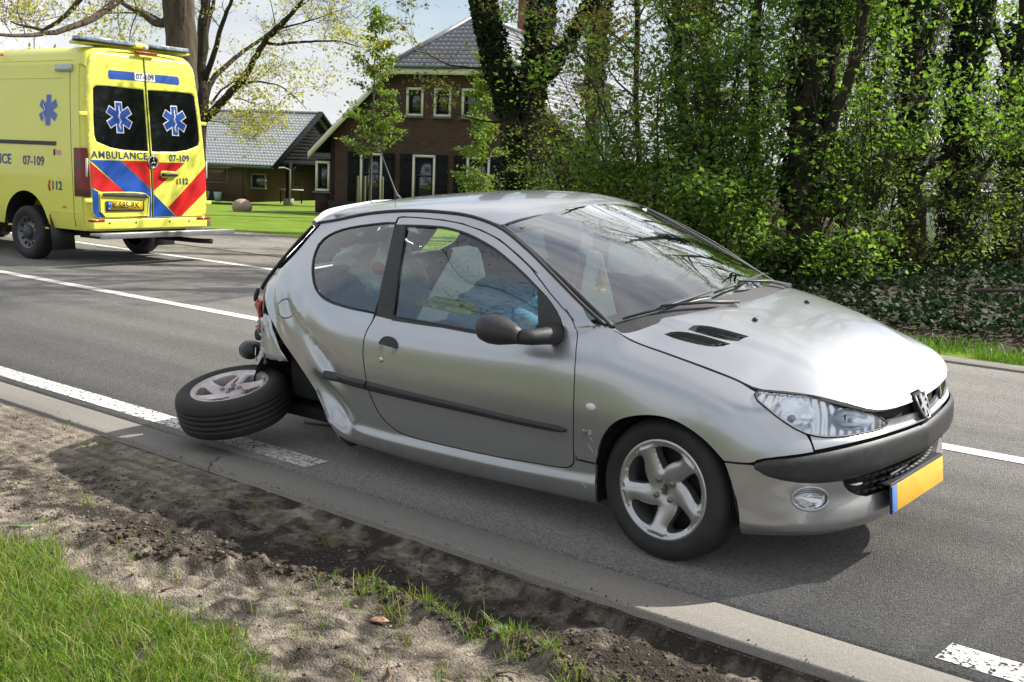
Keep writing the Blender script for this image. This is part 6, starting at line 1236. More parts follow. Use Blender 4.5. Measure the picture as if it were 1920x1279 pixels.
# ------------------------------------------------------------------ barn with open porch
BD = 60.; be = math.radians(22)
# corner post foot of the porch
BK = Vector((-47.97, 39.31, -1.14))-Vector(CR*.95)
AXL = -CR*math.cos(be)+CF*math.sin(be); GXR = CR*math.sin(be)+CF*math.cos(be)
Bm = Matrix(((-AXL[0], GXR[0], 0, BK[0]), (-AXL[1], GXR[1], 0, BK[1]), (0, 0, 1, BK[2]), (0, 0, 0, 1)))
B = empty('barn', mw=Bm); tag(B, 'low brick barn with grey tiled hipped roof and black boarded gable over a porch', 'barn')
# local: -x runs left along the eave, +y runs back along the gable, z up
BHW, BE, BA, BL = 3.8, 2.25, 4.75, 12.
sb_ = (BA-BE)/BHW; sn2 = math.hypot(1, sb_)
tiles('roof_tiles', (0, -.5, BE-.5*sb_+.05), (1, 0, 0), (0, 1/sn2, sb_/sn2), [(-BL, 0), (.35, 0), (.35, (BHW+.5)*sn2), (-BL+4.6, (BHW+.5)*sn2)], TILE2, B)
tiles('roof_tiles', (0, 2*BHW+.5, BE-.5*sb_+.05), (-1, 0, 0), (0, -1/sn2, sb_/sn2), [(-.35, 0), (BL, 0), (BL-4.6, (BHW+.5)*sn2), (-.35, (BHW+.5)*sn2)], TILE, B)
MB().prism([(.33, -.5, BE-.5*sb_), (.33, BHW, BA), (.33, 2*BHW+.5, BE-.5*sb_)], (-BL+.3, 0, 0), (0, 0, 0)).obj('roof_deck', BOARD, B) if False else None
MB().box((-BL/2-1.9, 3.2, 1.15), (BL-3.8, .2, 2.3)).obj('back_wall', BRICK2, B); MB().box((-BL/2-.9, .1, 1.15), (BL-2., .2, 2.3)).obj('front_wall', BRICK2, B); MB().box((-1.9, 4.2, 1.2), (.2, 8.4, 2.4)).obj('porch_wall', BRICK2, B); MB().box((1.6, 8.2, 1.2), (6.8, .2, 2.6)).obj('porch_back', BRICK2, B)
bd = empty('boarded_gable', parent=B)
nb = 17
for i in range(nb):
    z0 = 2.12+i*.18; w0 = max(0., (BA-.15-z0)/sb_); w1 = max(0., (BA-.15-z0-.17)/sb_)
    y0, y1 = max(0, BHW-w0), min(2*BHW, BHW+w0); 
    if z0 > 2.3 and y1-y0 < .2: break
    MB().prism([(.05, y0, z0), (.05, y1, z0), (.05, min(y1, BHW+w1) if z0 > 2.3 else y1, z0+.172), (.05, max(y0, BHW-w1) if z0 > 2.3 else y0, z0+.172)], (0, 0, 0), (.025+.008*(i % 2), 0, 0)).obj('board', BOARD, bd)
MB().tube([(.37, -.55, BE-.5*sb_), (.37, BHW, BA+.1)], .15, 6).obj('verge_trim', BOARD, B); MB().tube([(.37, BHW, BA+.1), (.37, 2*BHW+.5, BE-.5*sb_)], .15, 6).obj('verge_trim', BOARD, B)
MB().box((-BL/2+.2, -.55, BE-.5*sb_-.04), (BL, .14, .12)).obj('gutter', GREEN, B); MB().tube([(-BL+4.6, BHW, BA+.12), (.35, BHW, BA+.12)], .1, 6).obj('ridge', TILE, B)
MB().box((0, 1.3, 1.1), (.22, .22, 2.2)).obj('porch_post', BOARD, B); MB().box((0, 1.3, .1), (.4, .4, .35)).obj('post_base', CONC, B); MB().box((0, BHW, 2.12), (.2, 2*BHW, .2)).obj('porch_beam', BOARD, B); MB().box((0, 1.75, 1.85), (.1, .1, .8), rx=-.78).obj('brace', BOARD, B)
MB().tube([(.1, -.5, BE-.4), (.12, .6, 1.9), (.18, 1.1, 1.8), (.18, 1.12, 0.05)], .05, 6).obj('downpipe', mat('pipe_grey', (.16, .16, .15), .6), B)
for x0, x1, z0, z1 in ((-4.6, -2.9, .95, 1.75), (-1.45, -.55, .75, 1.55), (-7.2, -5.5, .95, 1.75)):
    w = window(B, x0, x1, z0, z1, .06, fm=mat('frame_grey', (.13, .13, .115), .7)); w.location = (0, -.02, 0)
w = window(B, 0, 1.0, .8, 1.6, .06, fm=mat('frame_grey', (.13, .13, .115), .7)); w.matrix_local = Matrix.Translation((-1.78, 4.4, 0))@Matrix.Rotation(math.pi/2, 4, 'Z')
MB().box((-5.3, -.03, 1.1), (.08, .04, 2.1)).obj('wall_post', BOARD, B)
# small things on the terrace and lawn
def at(o, loc, rz=0): o.location = loc; o.rotation_euler = (0, 0, rz); return o
def blocal(x, y, z): return Bm@Vector((x, y, z))
tb = empty('garden_table', blocal(-.3, 2.0, .0), .9); tag(tb, 'pale garden table under the barn porch', 'table'); MB().box((0, 0, .72), (1.3, .8, .05)).obj('table_top', mat('table_wood', (.30, .27, .22), .7), tb)
for a in (-.55, .55):
    for b in (-.32, .32): MB().box((a, b, .35), (.06, .06, .7)).obj('leg', BOARD, tb)
chp = empty('garden_chair', blocal(.5, 5.2, 0), .4); tag(chp, 'dark high backed garden chair under the barn porch', 'chair'); MB().box((0, 0, .44), (.5, .5, .05)).obj('seat', mat('chair_brown', (.04, .02, .018), .6), chp); MB().box((-.22, 0, .85), (.05, .5, .8), ry=-.15).obj('backrest', mat('chair_brown', (.04, .02, .018), .6), chp)
for a in (-.2, .2):
    for b in (-.2, .2): MB().box((a, b, .21), (.05, .05, .42)).obj('leg', mat('chair_brown', (.04, .02, .018), .6), chp)
V, F = lathe([(0, 0), (.13, 0), (.17, .3), (.15, .3), (.13, .05), (0, .05)], 16, 'Z'); o = mesh('red_bucket', V, F, mat('bucket_red', (.5, .03, .02), .4), smooth=True); at(o, blocal(1.0, 4.4, 0)); tag(o, 'small red bucket beside the garden chair', 'bucket')
for k, (x, c, nm) in enumerate(((-4.0, (.6, .6, .58), 'pale flower pot against the barn wall, nearer the ambulance'), (-3.2, (.28, .38, .36), 'grey green flower pot against the barn wall, nearer the porch'))):
    V, F = lathe([(0, 0), (.16, 0), (.22, .5), (.19, .5), (.16, .05), (0, .05)], 16, 'Z'); o = mesh('flower_pot', V, F, mat('pot%d' % k, c, .7), smooth=True); at(o, blocal(x, -.5, 0)); tag(o, nm, 'flower pot')
bo = MB(); bo.ellipsoid((0, 0, .2), (.42, .36, .30), 18, 12); o = bo.obj('boulder', mat('boulder_pink', (.42, .30, .24), .9, var=(.32, .22, .18), scale=5, bump=.03), smooth=True); o.location = (-35.9, 27.0, float(terr(np.array(-35.9), np.array(27.0)))-.04); tag(o, 'rounded pinkish boulder lying on the lawn', 'boulder')
px_ = np.array([(-37.6, 28.6), (-34.4, 29.3), (-31.0, 30.4), (-28, 31.6), (-28.3, 32.4), (-31.3, 31.2), (-34.6, 30.0), (-37.8, 29.2)]); tag(mesh('garden_path', np.c_[px_, terr(px_[:, 0], px_[:, 1])+.03], [(0, 1, 6, 7), (1, 2, 5, 6), (2, 3, 4, 5)], CONC), kind='structure')

T_YT = [([[-27.37, 18.94, -0.41], [-27.5, 19.18, 1.27], [-27.56, 19.34, 2.36], [-27.73, 19.48, 3.74], [-27.9, 19.72, 5.62], [-28.06, 19.94, 7.37], [-28.27, 20.18, 9.4]], 0.24, 0.07), ([[-27.54, 19.35, 2.31], [-27.34, 19.41, 2.43], [-26.94, 19.56, 2.85], [-26.44, 19.67, 3.23], [-26.06, 19.81, 3.7], [-25.72, 19.96, 4.33], [-25.51, 20.06, 4.61], [-24.93, 20.24, 5.09], [-24.53, 20.4, 5.52], [-23.89, 20.57, 6.31]], 0.13, 0.03), ([[-27.55, 19.46, 2.87], [-27.83, 19.87, 3.48], [-27.85, 20.49, 4.01], [-27.86, 21.09, 4.44], [-27.82, 21.58, 4.74], [-27.73, 22.47, 5.51], [-27.63, 23.19, 6.05]], 0.09, 0.02), ([[-27.62, 19.51, 3.45], [-27.27, 19.54, 4.06], [-26.97, 19.53, 4.75], [-26.65, 19.69, 5.55], [-26.37, 19.83, 6.38]], 0.09, 0.03), ([[-27.74, 19.53, 4.03], [-28.09, 19.95, 4.94], [-28.22, 20.26, 5.71], [-28.59, 20.67, 6.66]], 0.08, 0.03), ([[-25.65, 20.04, 4.44], [-25.24, 20.11, 4.37], [-24.84, 20.18, 4.42], [-24.0, 20.37, 4.45], [-23.29, 20.56, 4.45], [-22.58, 20.72, 4.27]], 0.05, 0.012), ([[-26.39, 19.72, 3.31], [-25.79, 19.84, 3.42], [-24.96, 19.99, 3.31], [-24.3, 20.07, 2.93], [-24.03, 20.12, 2.7]], 0.035, 0.008), ([[-26.51, 19.68, 2.95], [-26.17, 19.69, 2.94], [-25.71, 19.78, 2.79], [-25.42, 19.91, 2.86]], 0.022, 0.006), ([[-27.41, 19.47, 2.35], [-26.9, 19.62, 2.3], [-26.4, 19.78, 2.37]], 0.02, 0.006), ([[-27.4, 19.56, 2.8], [-27.44, 19.87, 3.16], [-27.33, 20.29, 3.5], [-27.13, 20.69, 3.31]], 0.04, 0.01), ([[-25.29, 20.14, 4.78], [-24.55, 20.25, 4.9], [-23.73, 20.45, 5.08], [-22.93, 20.64, 5.33]], 0.03, 0.008), ([[-27.75, 19.5, 3.88], [-29.17, 19.82, 4.83], [-30.71, 19.96, 5.36], [-32.53, 19.87, 5.9]], 0.06, 0.02)]
T_OAK = [([[-21.54, 14.64, -0.09], [-21.73, 14.77, 1.32], [-21.92, 14.89, 2.68], [-22.13, 14.99, 4.04], [-22.24, 15.03, 4.72], [-22.49, 15.17, 6.42], [-22.74, 15.42, 8.68], [-23.01, 15.54, 10.38]], 0.4, 0.25), ([[-22.32, 14.87, 4.26], [-22.65, 14.85, 4.19], [-23.35, 14.85, 4.47], [-24.01, 14.86, 4.68], [-24.82, 14.89, 4.9]], 0.1, 0.03), ([[-22.38, 15.15, 5.85], [-21.89, 14.11, 5.22], [-21.51, 12.9, 4.2], [-21.14, 11.78, 3.66], [-20.76, 10.74, 3.44], [-20.34, 9.77, 3.42]], 0.12, 0.02), ([[-22.47, 15.19, 6.42], [-24.17, 15.05, 6.21], [-25.76, 14.77, 4.88], [-27.2, 14.75, 4.21], [-28.92, 14.7, 4.53]], 0.12, 0.02), ([[-22.52, 15.26, 6.98], [-20.91, 15.25, 6.8], [-19.12, 15.21, 5.79], [-17.44, 15.15, 5.05]], 0.12, 0.02), ([[-22.6, 15.31, 7.55], [-22.76, 13.69, 6.71], [-22.75, 12.03, 4.98], [-22.61, 10.67, 4.19]], 0.12, 0.02)]
T_IVY = [([[-15.25, 18.6, 0.08], [-15.49, 18.64, 1.27], [-15.69, 18.65, 2.14], [-15.91, 18.62, 2.89], [-16.18, 18.55, 3.65], [-16.43, 18.49, 4.4], [-16.67, 18.51, 5.48], [-16.95, 18.58, 7.0]], 0.3, 0.12), ([[-15.25, 18.6, 0.08], [-15.41, 18.71, 1.28], [-15.49, 18.84, 2.26], [-15.53, 19.01, 3.24], [-15.56, 19.16, 4.11], [-15.61, 19.27, 4.88], [-15.7, 19.42, 5.97], [-15.83, 19.62, 7.49]], 0.3, 0.12), ([[-15.51, 18.92, 2.69], [-15.14, 18.95, 3.28], [-14.86, 19.0, 3.71], [-14.52, 18.97, 4.11], [-14.26, 19.02, 4.57], [-13.94, 19.05, 5.36]], 0.11, 0.05), ([[-16.15, 18.53, 3.43], [-16.28, 18.02, 3.41], [-16.36, 17.3, 3.41], [-16.42, 16.76, 3.59], [-16.48, 16.45, 3.62]], 0.03, 0.008), ([[-15.76, 18.64, 2.35], [-15.98, 18.06, 2.34], [-16.2, 17.5, 2.45], [-16.35, 16.87, 2.57]], 0.025, 0.006)]
T_GREY = [([[-13.57, 18.67, -0.01], [-13.72, 18.78, 1.18], [-13.87, 18.86, 2.17], [-13.95, 19.0, 3.22], [-14.04, 19.14, 4.26], [-14.15, 19.28, 5.41], [-14.34, 19.46, 7.08]], 0.17, 0.09), ([[-14.01, 18.99, 3.42], [-14.19, 18.65, 3.76], [-14.35, 18.16, 3.97], [-14.42, 17.74, 4.13]], 0.04, 0.01), ([[-13.98, 19.04, 3.53], [-13.88, 19.63, 4.05], [-13.69, 20.26, 4.48], [-13.57, 20.83, 4.85]], 0.05, 0.015)]
T_WOOD = {'a': [([[-8.9, 14.6, -0.32], [-9.17, 14.78, 1.68], [-9.36, 14.84, 2.84], [-9.56, 14.92, 3.99], [-9.79, 15.03, 5.53], [-10.01, 15.19, 7.22]], 0.1, 0.05)], 'b': [([[-9.59, 16.61, -0.52], [-9.84, 16.77, 1.28], [-10.13, 16.87, 3.0], [-10.35, 16.95, 4.29], [-10.65, 17.09, 6.18], [-10.89, 17.28, 8.16]], 0.12, 0.05)], 'c': [([[-6.48, 13.36, -0.08], [-6.6, 13.43, 0.74], [-6.71, 13.5, 1.53], [-6.74, 13.67, 2.52], [-6.76, 13.82, 3.31], [-6.76, 13.9, 3.71], [-6.82, 14.09, 4.89], [-6.97, 14.28, 6.47]], 0.2, 0.1), ([[-6.58, 13.47, 0.87], [-6.64, 13.84, 1.6], [-6.65, 14.09, 2.24], [-6.74, 14.3, 3.03], [-6.84, 14.51, 3.79], [-7.02, 14.88, 5.06]], 0.08, 0.05), ([[-6.59, 13.6, 1.53], [-6.39, 13.65, 2.22], [-6.25, 13.72, 2.64], [-6.16, 13.72, 2.94], [-6.13, 13.75, 3.65], [-6.01, 13.67, 4.73]], 0.08, 0.05)], 'd': [([[-5.99, 15.77, 0.02], [-6.13, 15.87, 1.07], [-6.28, 15.96, 2.16], [-6.41, 16.07, 3.25], [-6.48, 16.16, 3.97], [-6.62, 16.34, 5.43], [-6.77, 16.54, 7.03]], 0.19, 0.1), ([[-6.3, 16.03, 2.6], [-6.36, 16.37, 3.22], [-6.32, 16.58, 3.43], [-6.4, 16.77, 4.05], [-6.49, 17.06, 5.19]], 0.09, 0.06), ([[-6.15, 15.95, 1.58], [-5.84, 15.86, 1.81], [-5.59, 15.71, 1.95], [-5.35, 15.56, 2.23]], 0.05, 0.02)], 'e': [([[-5.9, 17.15, -0.05], [-6.0, 17.24, 0.83], [-6.06, 17.33, 1.53], [-6.1, 17.42, 2.16], [-6.2, 17.55, 3.16], [-6.25, 17.71, 4.16], [-6.38, 17.91, 5.7]], 0.15, 0.07), ([[-6.16, 17.5, 2.77], [-6.11, 17.94, 3.44], [-6.12, 18.22, 4.21], [-6.24, 18.63, 5.44]], 0.08, 0.05), ([[-6.02, 17.28, 1.07], [-5.72, 17.24, 1.62], [-5.44, 17.17, 2.08], [-5.09, 17.03, 2.58]], 0.06, 0.03)], 'f': [([[-5.6, 18.71, -0.07], [-5.68, 18.8, 0.74], [-5.77, 18.9, 1.56], [-5.89, 19.03, 2.7], [-5.97, 19.11, 3.41], [-5.97, 19.29, 4.34], [-6.06, 19.55, 5.98]], 0.14, 0.07), ([[-5.85, 18.98, 2.29], [-5.94, 18.82, 3.18], [-6.12, 18.53, 3.78], [-6.29, 18.35, 4.24], [-6.49, 18.01, 5.35]], 0.07, 0.05)], 'g': [([[-7.45, 13.85, -0.19], [-7.59, 13.98, 1.01], [-7.69, 14.11, 2.06], [-7.82, 14.18, 2.97], [-7.89, 14.3, 3.82], [-8.06, 14.51, 5.58]], 0.09, 0.05)], 'h': [([[-7.1, 16.76, -0.27], [-7.23, 16.87, 0.84], [-7.29, 17.09, 2.11], [-7.37, 17.24, 3.23], [-7.38, 17.43, 4.18], [-7.5, 17.73, 6.17]], 0.08, 0.04)], 'i': [([[-11.06, 16.67, -0.68], [-11.27, 16.88, 1.22], [-11.55, 16.92, 2.58], [-11.7, 17.08, 3.94], [-11.89, 17.28, 5.75]], 0.07, 0.04)]}

# ------------------------------------------------------------------ trees and plants
BARK = mat('bark_rough', (.11, .088, .068), .95, var=(.048, .038, .03), scale=6, bump=.06, bscale=9, stretch=(1, 1, .22), detail=8, spec=.1)
BARKG = mat('bark_grey', (.12, .105, .085), .9, var=(.065, .058, .045), scale=5, bump=.02, bscale=18, stretch=(1, 1, .3), spec=.1)
BARKD = mat('bark_dark', (.055, .043, .033), .95, var=(.028, .024, .018), scale=7, bump=.03, bscale=16, stretch=(1, 1, .3), spec=.1)
LY = leafmat('leaf_spring', (.42, .37, .10), (.30, .33, .06), .45, .5, c3=(.46, .40, .15))
LG = leafmat('leaf_green', (.08, .155, .028), (.175, .255, .055), .55, .55, c3=(.12, .205, .038))
LG2 = leafmat('leaf_sapling', (.10, .16, .03), (.19, .245, .06), .45, .5)
LI = leafmat('leaf_ivy', (.008, .020, .007), (.026, .052, .016), .12, .6, c3=(.013, .032, .010)); MATS['leaf_ivy'].node_tree.nodes['Principled BSDF'].inputs['Specular IOR Level'].default_value = .15
LB = leafmat('leaf_bud', (.10, .17, .03), (.20, .12, .05), .45, .5)
def crv(P, n):
    """smooth resample of a polyline"""
    P = np.array(P, float); d = np.r_[0, np.cumsum(np.linalg.norm(np.diff(P, axis=0), axis=1))]; t = np.linspace(0, d[-1], n)
    Q = np.stack([np.interp(t, d, P[:, k]) for k in range(3)], 1); S = Q.copy()
    for _ in range(2): S[1:-1] = .25*S[:-2]+.5*S[1:-1]+.25*S[2:]
    return S
def twigs(tb, P, r, lev, rg, L, tips, up=.35, dens_=1., droop=0.):
    """grow side shoots along a limb; collects leaf sites"""
    n = max(1, int(rg.integers(4, 8)*dens_))
    for _ in range(n):
        i = int(rg.integers(max(1, len(P)//4), len(P))); p = P[i]; T = P[min(i+1, len(P)-1)]-P[i-1]; T = T/(np.linalg.norm(T)+1e-9)
        v = rg.normal(size=3); v -= T*(v@T); v /= np.linalg.norm(v)+1e-9; d = T*rg.uniform(.2, .8)+v*rg.uniform(.5, 1.)+np.array([0, 0, up]); d /= np.linalg.norm(d)
        l = L*rg.uniform(.5, 1.2); m = 6; pts = [p]
        for k in range(m): d = d+rg.normal(size=3)*.17+np.array([0, 0, .05-droop]); d /= np.linalg.norm(d); pts.append(pts[-1]+d*l/m)
        pts = np.array(pts); r0 = max(.004, r*.45); tb.tube(pts, np.linspace(r0, r0*.3, m+1), 5 if r0 > .015 else 4, cap=False)
        if lev > 0: twigs(tb, pts, r0, lev-1, rg, L*.55, tips, up*.6, dens_, droop)
        if lev <= 1: tips.append(pts[2:])
def leaves(name, C, size, m, parent, rg, flat=0., asp=.62):
    n = len(C); u = rg.normal(size=(n, 3)); u[:, 2] *= (1-flat); u /= np.linalg.norm(u, axis=1)[:, None]; w = rg.normal(size=(n, 3)); w[:, 2] *= (1-flat); w -= u*(u*w).sum(1)[:, None]; w /= np.linalg.norm(w, axis=1)[:, None]; q = np.cross(u, w)
    s = (size*(.55+.9*rg.random(n)))[:, None]; a = asp*s
    V = np.stack([C-u*s*.5, C+w*a*.5+q*s*.10, C+u*s*.55, C-w*a*.5+q*s*.10], 1).reshape(-1, 3); i = np.arange(n)[:, None]*4
    F = np.concatenate([i+np.array([[0, 1, 2]]), i+np.array([[0, 2, 3]])]); o = mesh(name, V, F, m, parent); o['kind'] = 'stuff'; return o
def sites(tips, n, spread, rg):
    P = np.concatenate(tips); nc = max(1, n//13); c = P[rg.integers(0, len(P), nc)]; k = rg.integers(0, nc, n); return c[k]+rg.normal(size=(n, 3))*spread*np.array([1.15, 1.15, .42])
def tree(name, label, limbs, bark, lm, nleaf, lsize, seed, L=1.2, lev=2, spread=.12, skip=1, dens_=1., group=None, cat='tree', grow=True, flat=.2, up=.35, ivy=None, knots=0, only_z=None, top=0.):
    limbs = [(list(a), b, c) for a, b, c in limbs]; nl0 = len(limbs)
    if top:
        rq = np.random.default_rng(seed+500); p_, q_ = np.array(limbs[0][0][-1]), np.array(limbs[0][0][-2]); d_ = (p_-q_)/np.linalg.norm(p_-q_); k_ = max(.5, (top-p_[2])/max(.3, d_[2])); e_ = p_+d_*k_; limbs[0] = (limbs[0][0]+[((p_+e_)/2+rq.normal(size=3)*.15).tolist(), e_.tolist()], limbs[0][1], .03)
        for _ in range(8):
            t_ = rq.uniform(0, .95); s_ = p_+(e_-p_)*t_; a_ = rq.uniform(0, 2*math.pi); l_ = rq.uniform(1.6, 3.2); h_ = np.array([math.cos(a_)*l_, math.sin(a_)*l_, 0]); limbs.append(([s_.tolist(), (s_+h_*.4+np.array([0, 0, l_*.45])).tolist(), (s_+h_+np.array([0, 0, l_*.8])).tolist()], .05, .012))
    rg = np.random.default_rng(seed); base = limbs[0][0][0]; gz = float(terr(np.array(base[0]), np.array(base[1]))); root = empty(name, (base[0], base[1], gz)); tag(root, label, cat, group)
    off = np.array([base[0], base[1], gz]); tb = MB(); bb = MB(); tips = []
    for j, (pts, r0, r1) in enumerate(limbs):
        lv = lev if j < nl0 else 1
        n = max(6, len(pts)*4); P = crv(pts, n)-off
        if j == 0: P = np.concatenate([[[P[0][0], P[0][1], -.15]], P]); n += 1
        R = np.linspace(r0, r1, n)
        if j == 0: R[:3] *= np.array([1.5, 1.3, 1.1]); R = R*(1+.05*rg.normal(size=n))
        P[1:-1] += rg.normal(size=(n-2, 3))*r0*.10
        lb_ = MB(); (tb if j == 0 else lb_).tube(P, R, 16 if r0 > .15 else (10 if r0 > .05 else 6), cap=True)
        if grow: twigs(bb if j == 0 else lb_, P[n//3 if j == 0 else n//5:], min(r1*1.2, .05), lv, rg, L*(1. if j == 0 else .8), tips, up, dens_)
        if j: lb_.obj('limb', bark, root, smooth=True)
    tb.obj('trunk', bark, root, smooth=True)
    if bb.V: bb.obj('branches', bark, root, smooth=True)['kind'] = 'stuff'
    if nleaf and tips:
        C = sites(tips, nleaf, spread, rg); C = C[(C[:, 2] < 5.) | (rg.random(len(C)) < .45)]; leaves('crown', C, lsize, lm, root, rg, flat)
    if ivy:
        Cs = []
        for j, cnt, rad, z0, z1 in ivy:
            pts, r0, r1 = limbs[j]; P = crv(pts, 60)-off; t = rg.random(cnt*3); z = np.interp(t, np.linspace(0, 1, 60), P[:, 2]); t = t[(z > z0) & (z < z1)][:cnt]
            Q = np.stack([np.interp(t, np.linspace(0, 1, 60), P[:, k]) for k in range(3)], 1); a = rg.uniform(0, 2*math.pi, len(t)); lump = .7+.5*noise2(a*1.0, Q[:, 2]*1.2, 60+seed, 3, .8); rr = rad*lump*np.sqrt(rg.uniform(.25, 1., len(t)))
            Cs.append(Q+np.stack([np.cos(a)*rr, np.sin(a)*rr, rg.normal(size=len(t))*.05], 1))
        leaves('ivy', np.concatenate(Cs), .085, LI, root, rg, .1, .85)
    return root
tree('broad_trunk_tree', 'thick rough barked trunk rising behind the ambulance', T_OAK, BARK, LY, 6500, .08, 1, 2.2, 2, .22, dens_=1.3, flat=.1)
tree('spreading_tree', 'many limbed tree with yellowish young leaves behind the ambulance roof', T_YT, BARKD, LY, 9500, .08, 2, 1.5, 2, .20, dens_=1.2, flat=.1)
tree('ivy_clad_tree', 'forked tree wrapped in dark ivy in front of the farmhouse', T_IVY, BARKD, LB, 1300, .075, 3, 1.5, 2, .15, dens_=.8, ivy=((0, 8500, .34, .4, 12), (1, 9000, .35, .4, 12), (2, 1500, .19, 3.2, 9)))
tree('grey_trunk_tree', 'slim grey trunked tree standing right of the ivy clad tree', T_GREY, BARKG, LB, 1600, .07, 4, 1.6, 2, .18, dens_=1.2, ivy=((0, 1700, .26, 2.6, 9),))
wl_ = {'a': 'slender dark tree nearest the right edge of the farmhouse roof', 'b': 'slender ivy grown tree just left of the bright green thicket', 'c': 'thick three stemmed tree in the middle of the wood edge', 'd': 'stout mossy trunk between the three stemmed tree and the right hand pair', 'e': 'leaning trunk with dark ivy second from the right edge of the wood', 'f': 'dark trunk at the right edge of the wood', 'g': 'thin upright stem left of the three stemmed tree', 'h': 'thin stem between the three stemmed tree and the stout mossy trunk', 'i': 'thin stem among bare twigs right of the grey trunk'}
iv_ = {'a': ((0, 900, .2, 2.5, 7),), 'b': ((0, 1300, .24, 1.5, 8),), 'c': ((0, 2500, .30, 1.2, 7),), 'd': ((0, 2200, .30, 1.8, 7),), 'e': ((0, 3000, .32, .3, 4.5),), 'f': ((0, 2200, .28, .3, 4.0),)}
for k, lm_ in T_WOOD.items():
    big = k in 'cdef'
    tree('woodland_tree', wl_[k], lm_, BARKD, LG if k not in 'ai' else LB, {'c': 5200, 'd': 5000, 'e': 3400, 'f': 3000}.get(k, 2500)*3//2, .070, 20+ord(k), 1.35, 2, .16, dens_=1.35 if big else 1.1, group='trees along the wood edge', ivy=iv_.get(k), top={'c': 12.5, 'd': 12., 'e': 11., 'b': 12., 'f': 11.}.get(k, 0))
# leafy shrubs under the trees
def shrub(name, label, x, y, h, w, n, m, seed, ls=.07, group='shrubs under the trees', bare=0., z=None):
    rg = np.random.default_rng(seed); gz = float(terr(np.array(x), np.array(y))); root = empty(name, (x, y, gz)); tag(root, label, 'shrub', group); tb = MB(); tips = []
    for s in range(int(7+w*3)):
        a = rg.uniform(0, 2*math.pi); d = np.array([math.cos(a)*rg.uniform(.1, .65)*w/h*1.6, math.sin(a)*rg.uniform(.1, .5)*w/h*1.6, 1.]); d /= np.linalg.norm(d); p = np.array([math.cos(a)*.12, math.sin(a)*.12, -.05]); pts = [p]; l = h*rg.uniform(.6, 1.1)
        for k in range(9): d = d+rg.normal(size=3)*.10; d /= np.linalg.norm(d); pts.append(pts[-1]+d*l/9)
        pts = np.array(pts); r0 = rg.uniform(.012, .026); tb.tube(pts, np.linspace(r0, .005, 10), 5, cap=False); twigs(tb, pts, .012, 1, rg, .30*h*.6+.2, tips, .1, 1.6, .02)
    tb.obj('stems', BARKD, root, smooth=True); C = sites(tips, n, .13, rg); C = C[C[:, 2] > .05]
    leaves('foliage', C, ls, m, root, rg, .5); return root
SHR = [('tall bright green shrub left of the three stemmed tree', -7.9, 13.3, 4.2, 1.7, 12500, LG, 0), ('bright green shrub between the slender trees and the bonnet', -8.8, 13.6, 3.9, 1.5, 11000, LG, 0), ('low green bush just above the car windscreen', -7.3, 12.5, 1.5, 1.2, 6500, LG, 0),
 ('leafy shrub right of the three stemmed tree', -6.2, 13.9, 3.1, 1.1, 5000, LG, 0), ('low leafy bush beside the parked silver car', -6.0, 13.2, 1.1, .9, 2800, LG, 0), ('yellow green sapling under the stout mossy trunk', -5.6, 15.0, 1.8, .8, 1900, LG2, 0), ('sparse shrub near the right edge of the wood', -5.0, 16.6, 2.0, 1.0, 2000, LG2, 0),
 ('twiggy shrub with few leaves right of the grey trunk', -11.2, 15.2, 3.6, 1.5, 2600, LB, 0), ('twiggy thicket behind the roof of the car', -12.6, 16.0, 2.6, 1.6, 3000, LG2, 0), ('dense green undergrowth at the left end of the thicket', -9.8, 14.2, 2.4, 1.4, 8000, LG, 0), ('tall green shrub behind the bright thicket', -8.9, 15.6, 5.0, 1.8, 9000, LG, 0), ('tall shrub deep in the wood behind the middle trunk', -7.2, 16.8, 5.2, 1.9, 8000, LG, 0), ('low bush at the foot of the ivy clad tree', -15.4, 18.4, 1.3, 1.5, 4500, LG2, 0), ('low bush between the ivy clad tree and the twiggy thicket', -13.8, 18.0, 1.2, 1.4, 4000, LG, 0)]
for i, (lb, x, y, h, w, n, m_, z) in enumerate(SHR): shrub('leafy_shrub', lb, x, y, h, w, int(n*.60), m_, 100+i, .070)
BGT = [('pale green tree deep in the wood behind the slender stems', -10.8, 22.5, 7.5, 3.0, 5200), ('pale green tree deep in the wood behind the middle trunk', -9.4, 23.5, 7.0, 2.6, 3800), ('pale green tree deep in the wood behind the stout mossy trunk', -4.6, 22.5, 4.5, 2.0, 1700)]
for i, (lb, x, y, h, w, n) in enumerate(BGT): shrub('understory_tree', lb, x, y, h, w, n, leafmat('leaf_pale', (.10, .17, .03), (.22, .29, .06), .5, .5), 150+i, .11, 'paler trees deep in the wood')
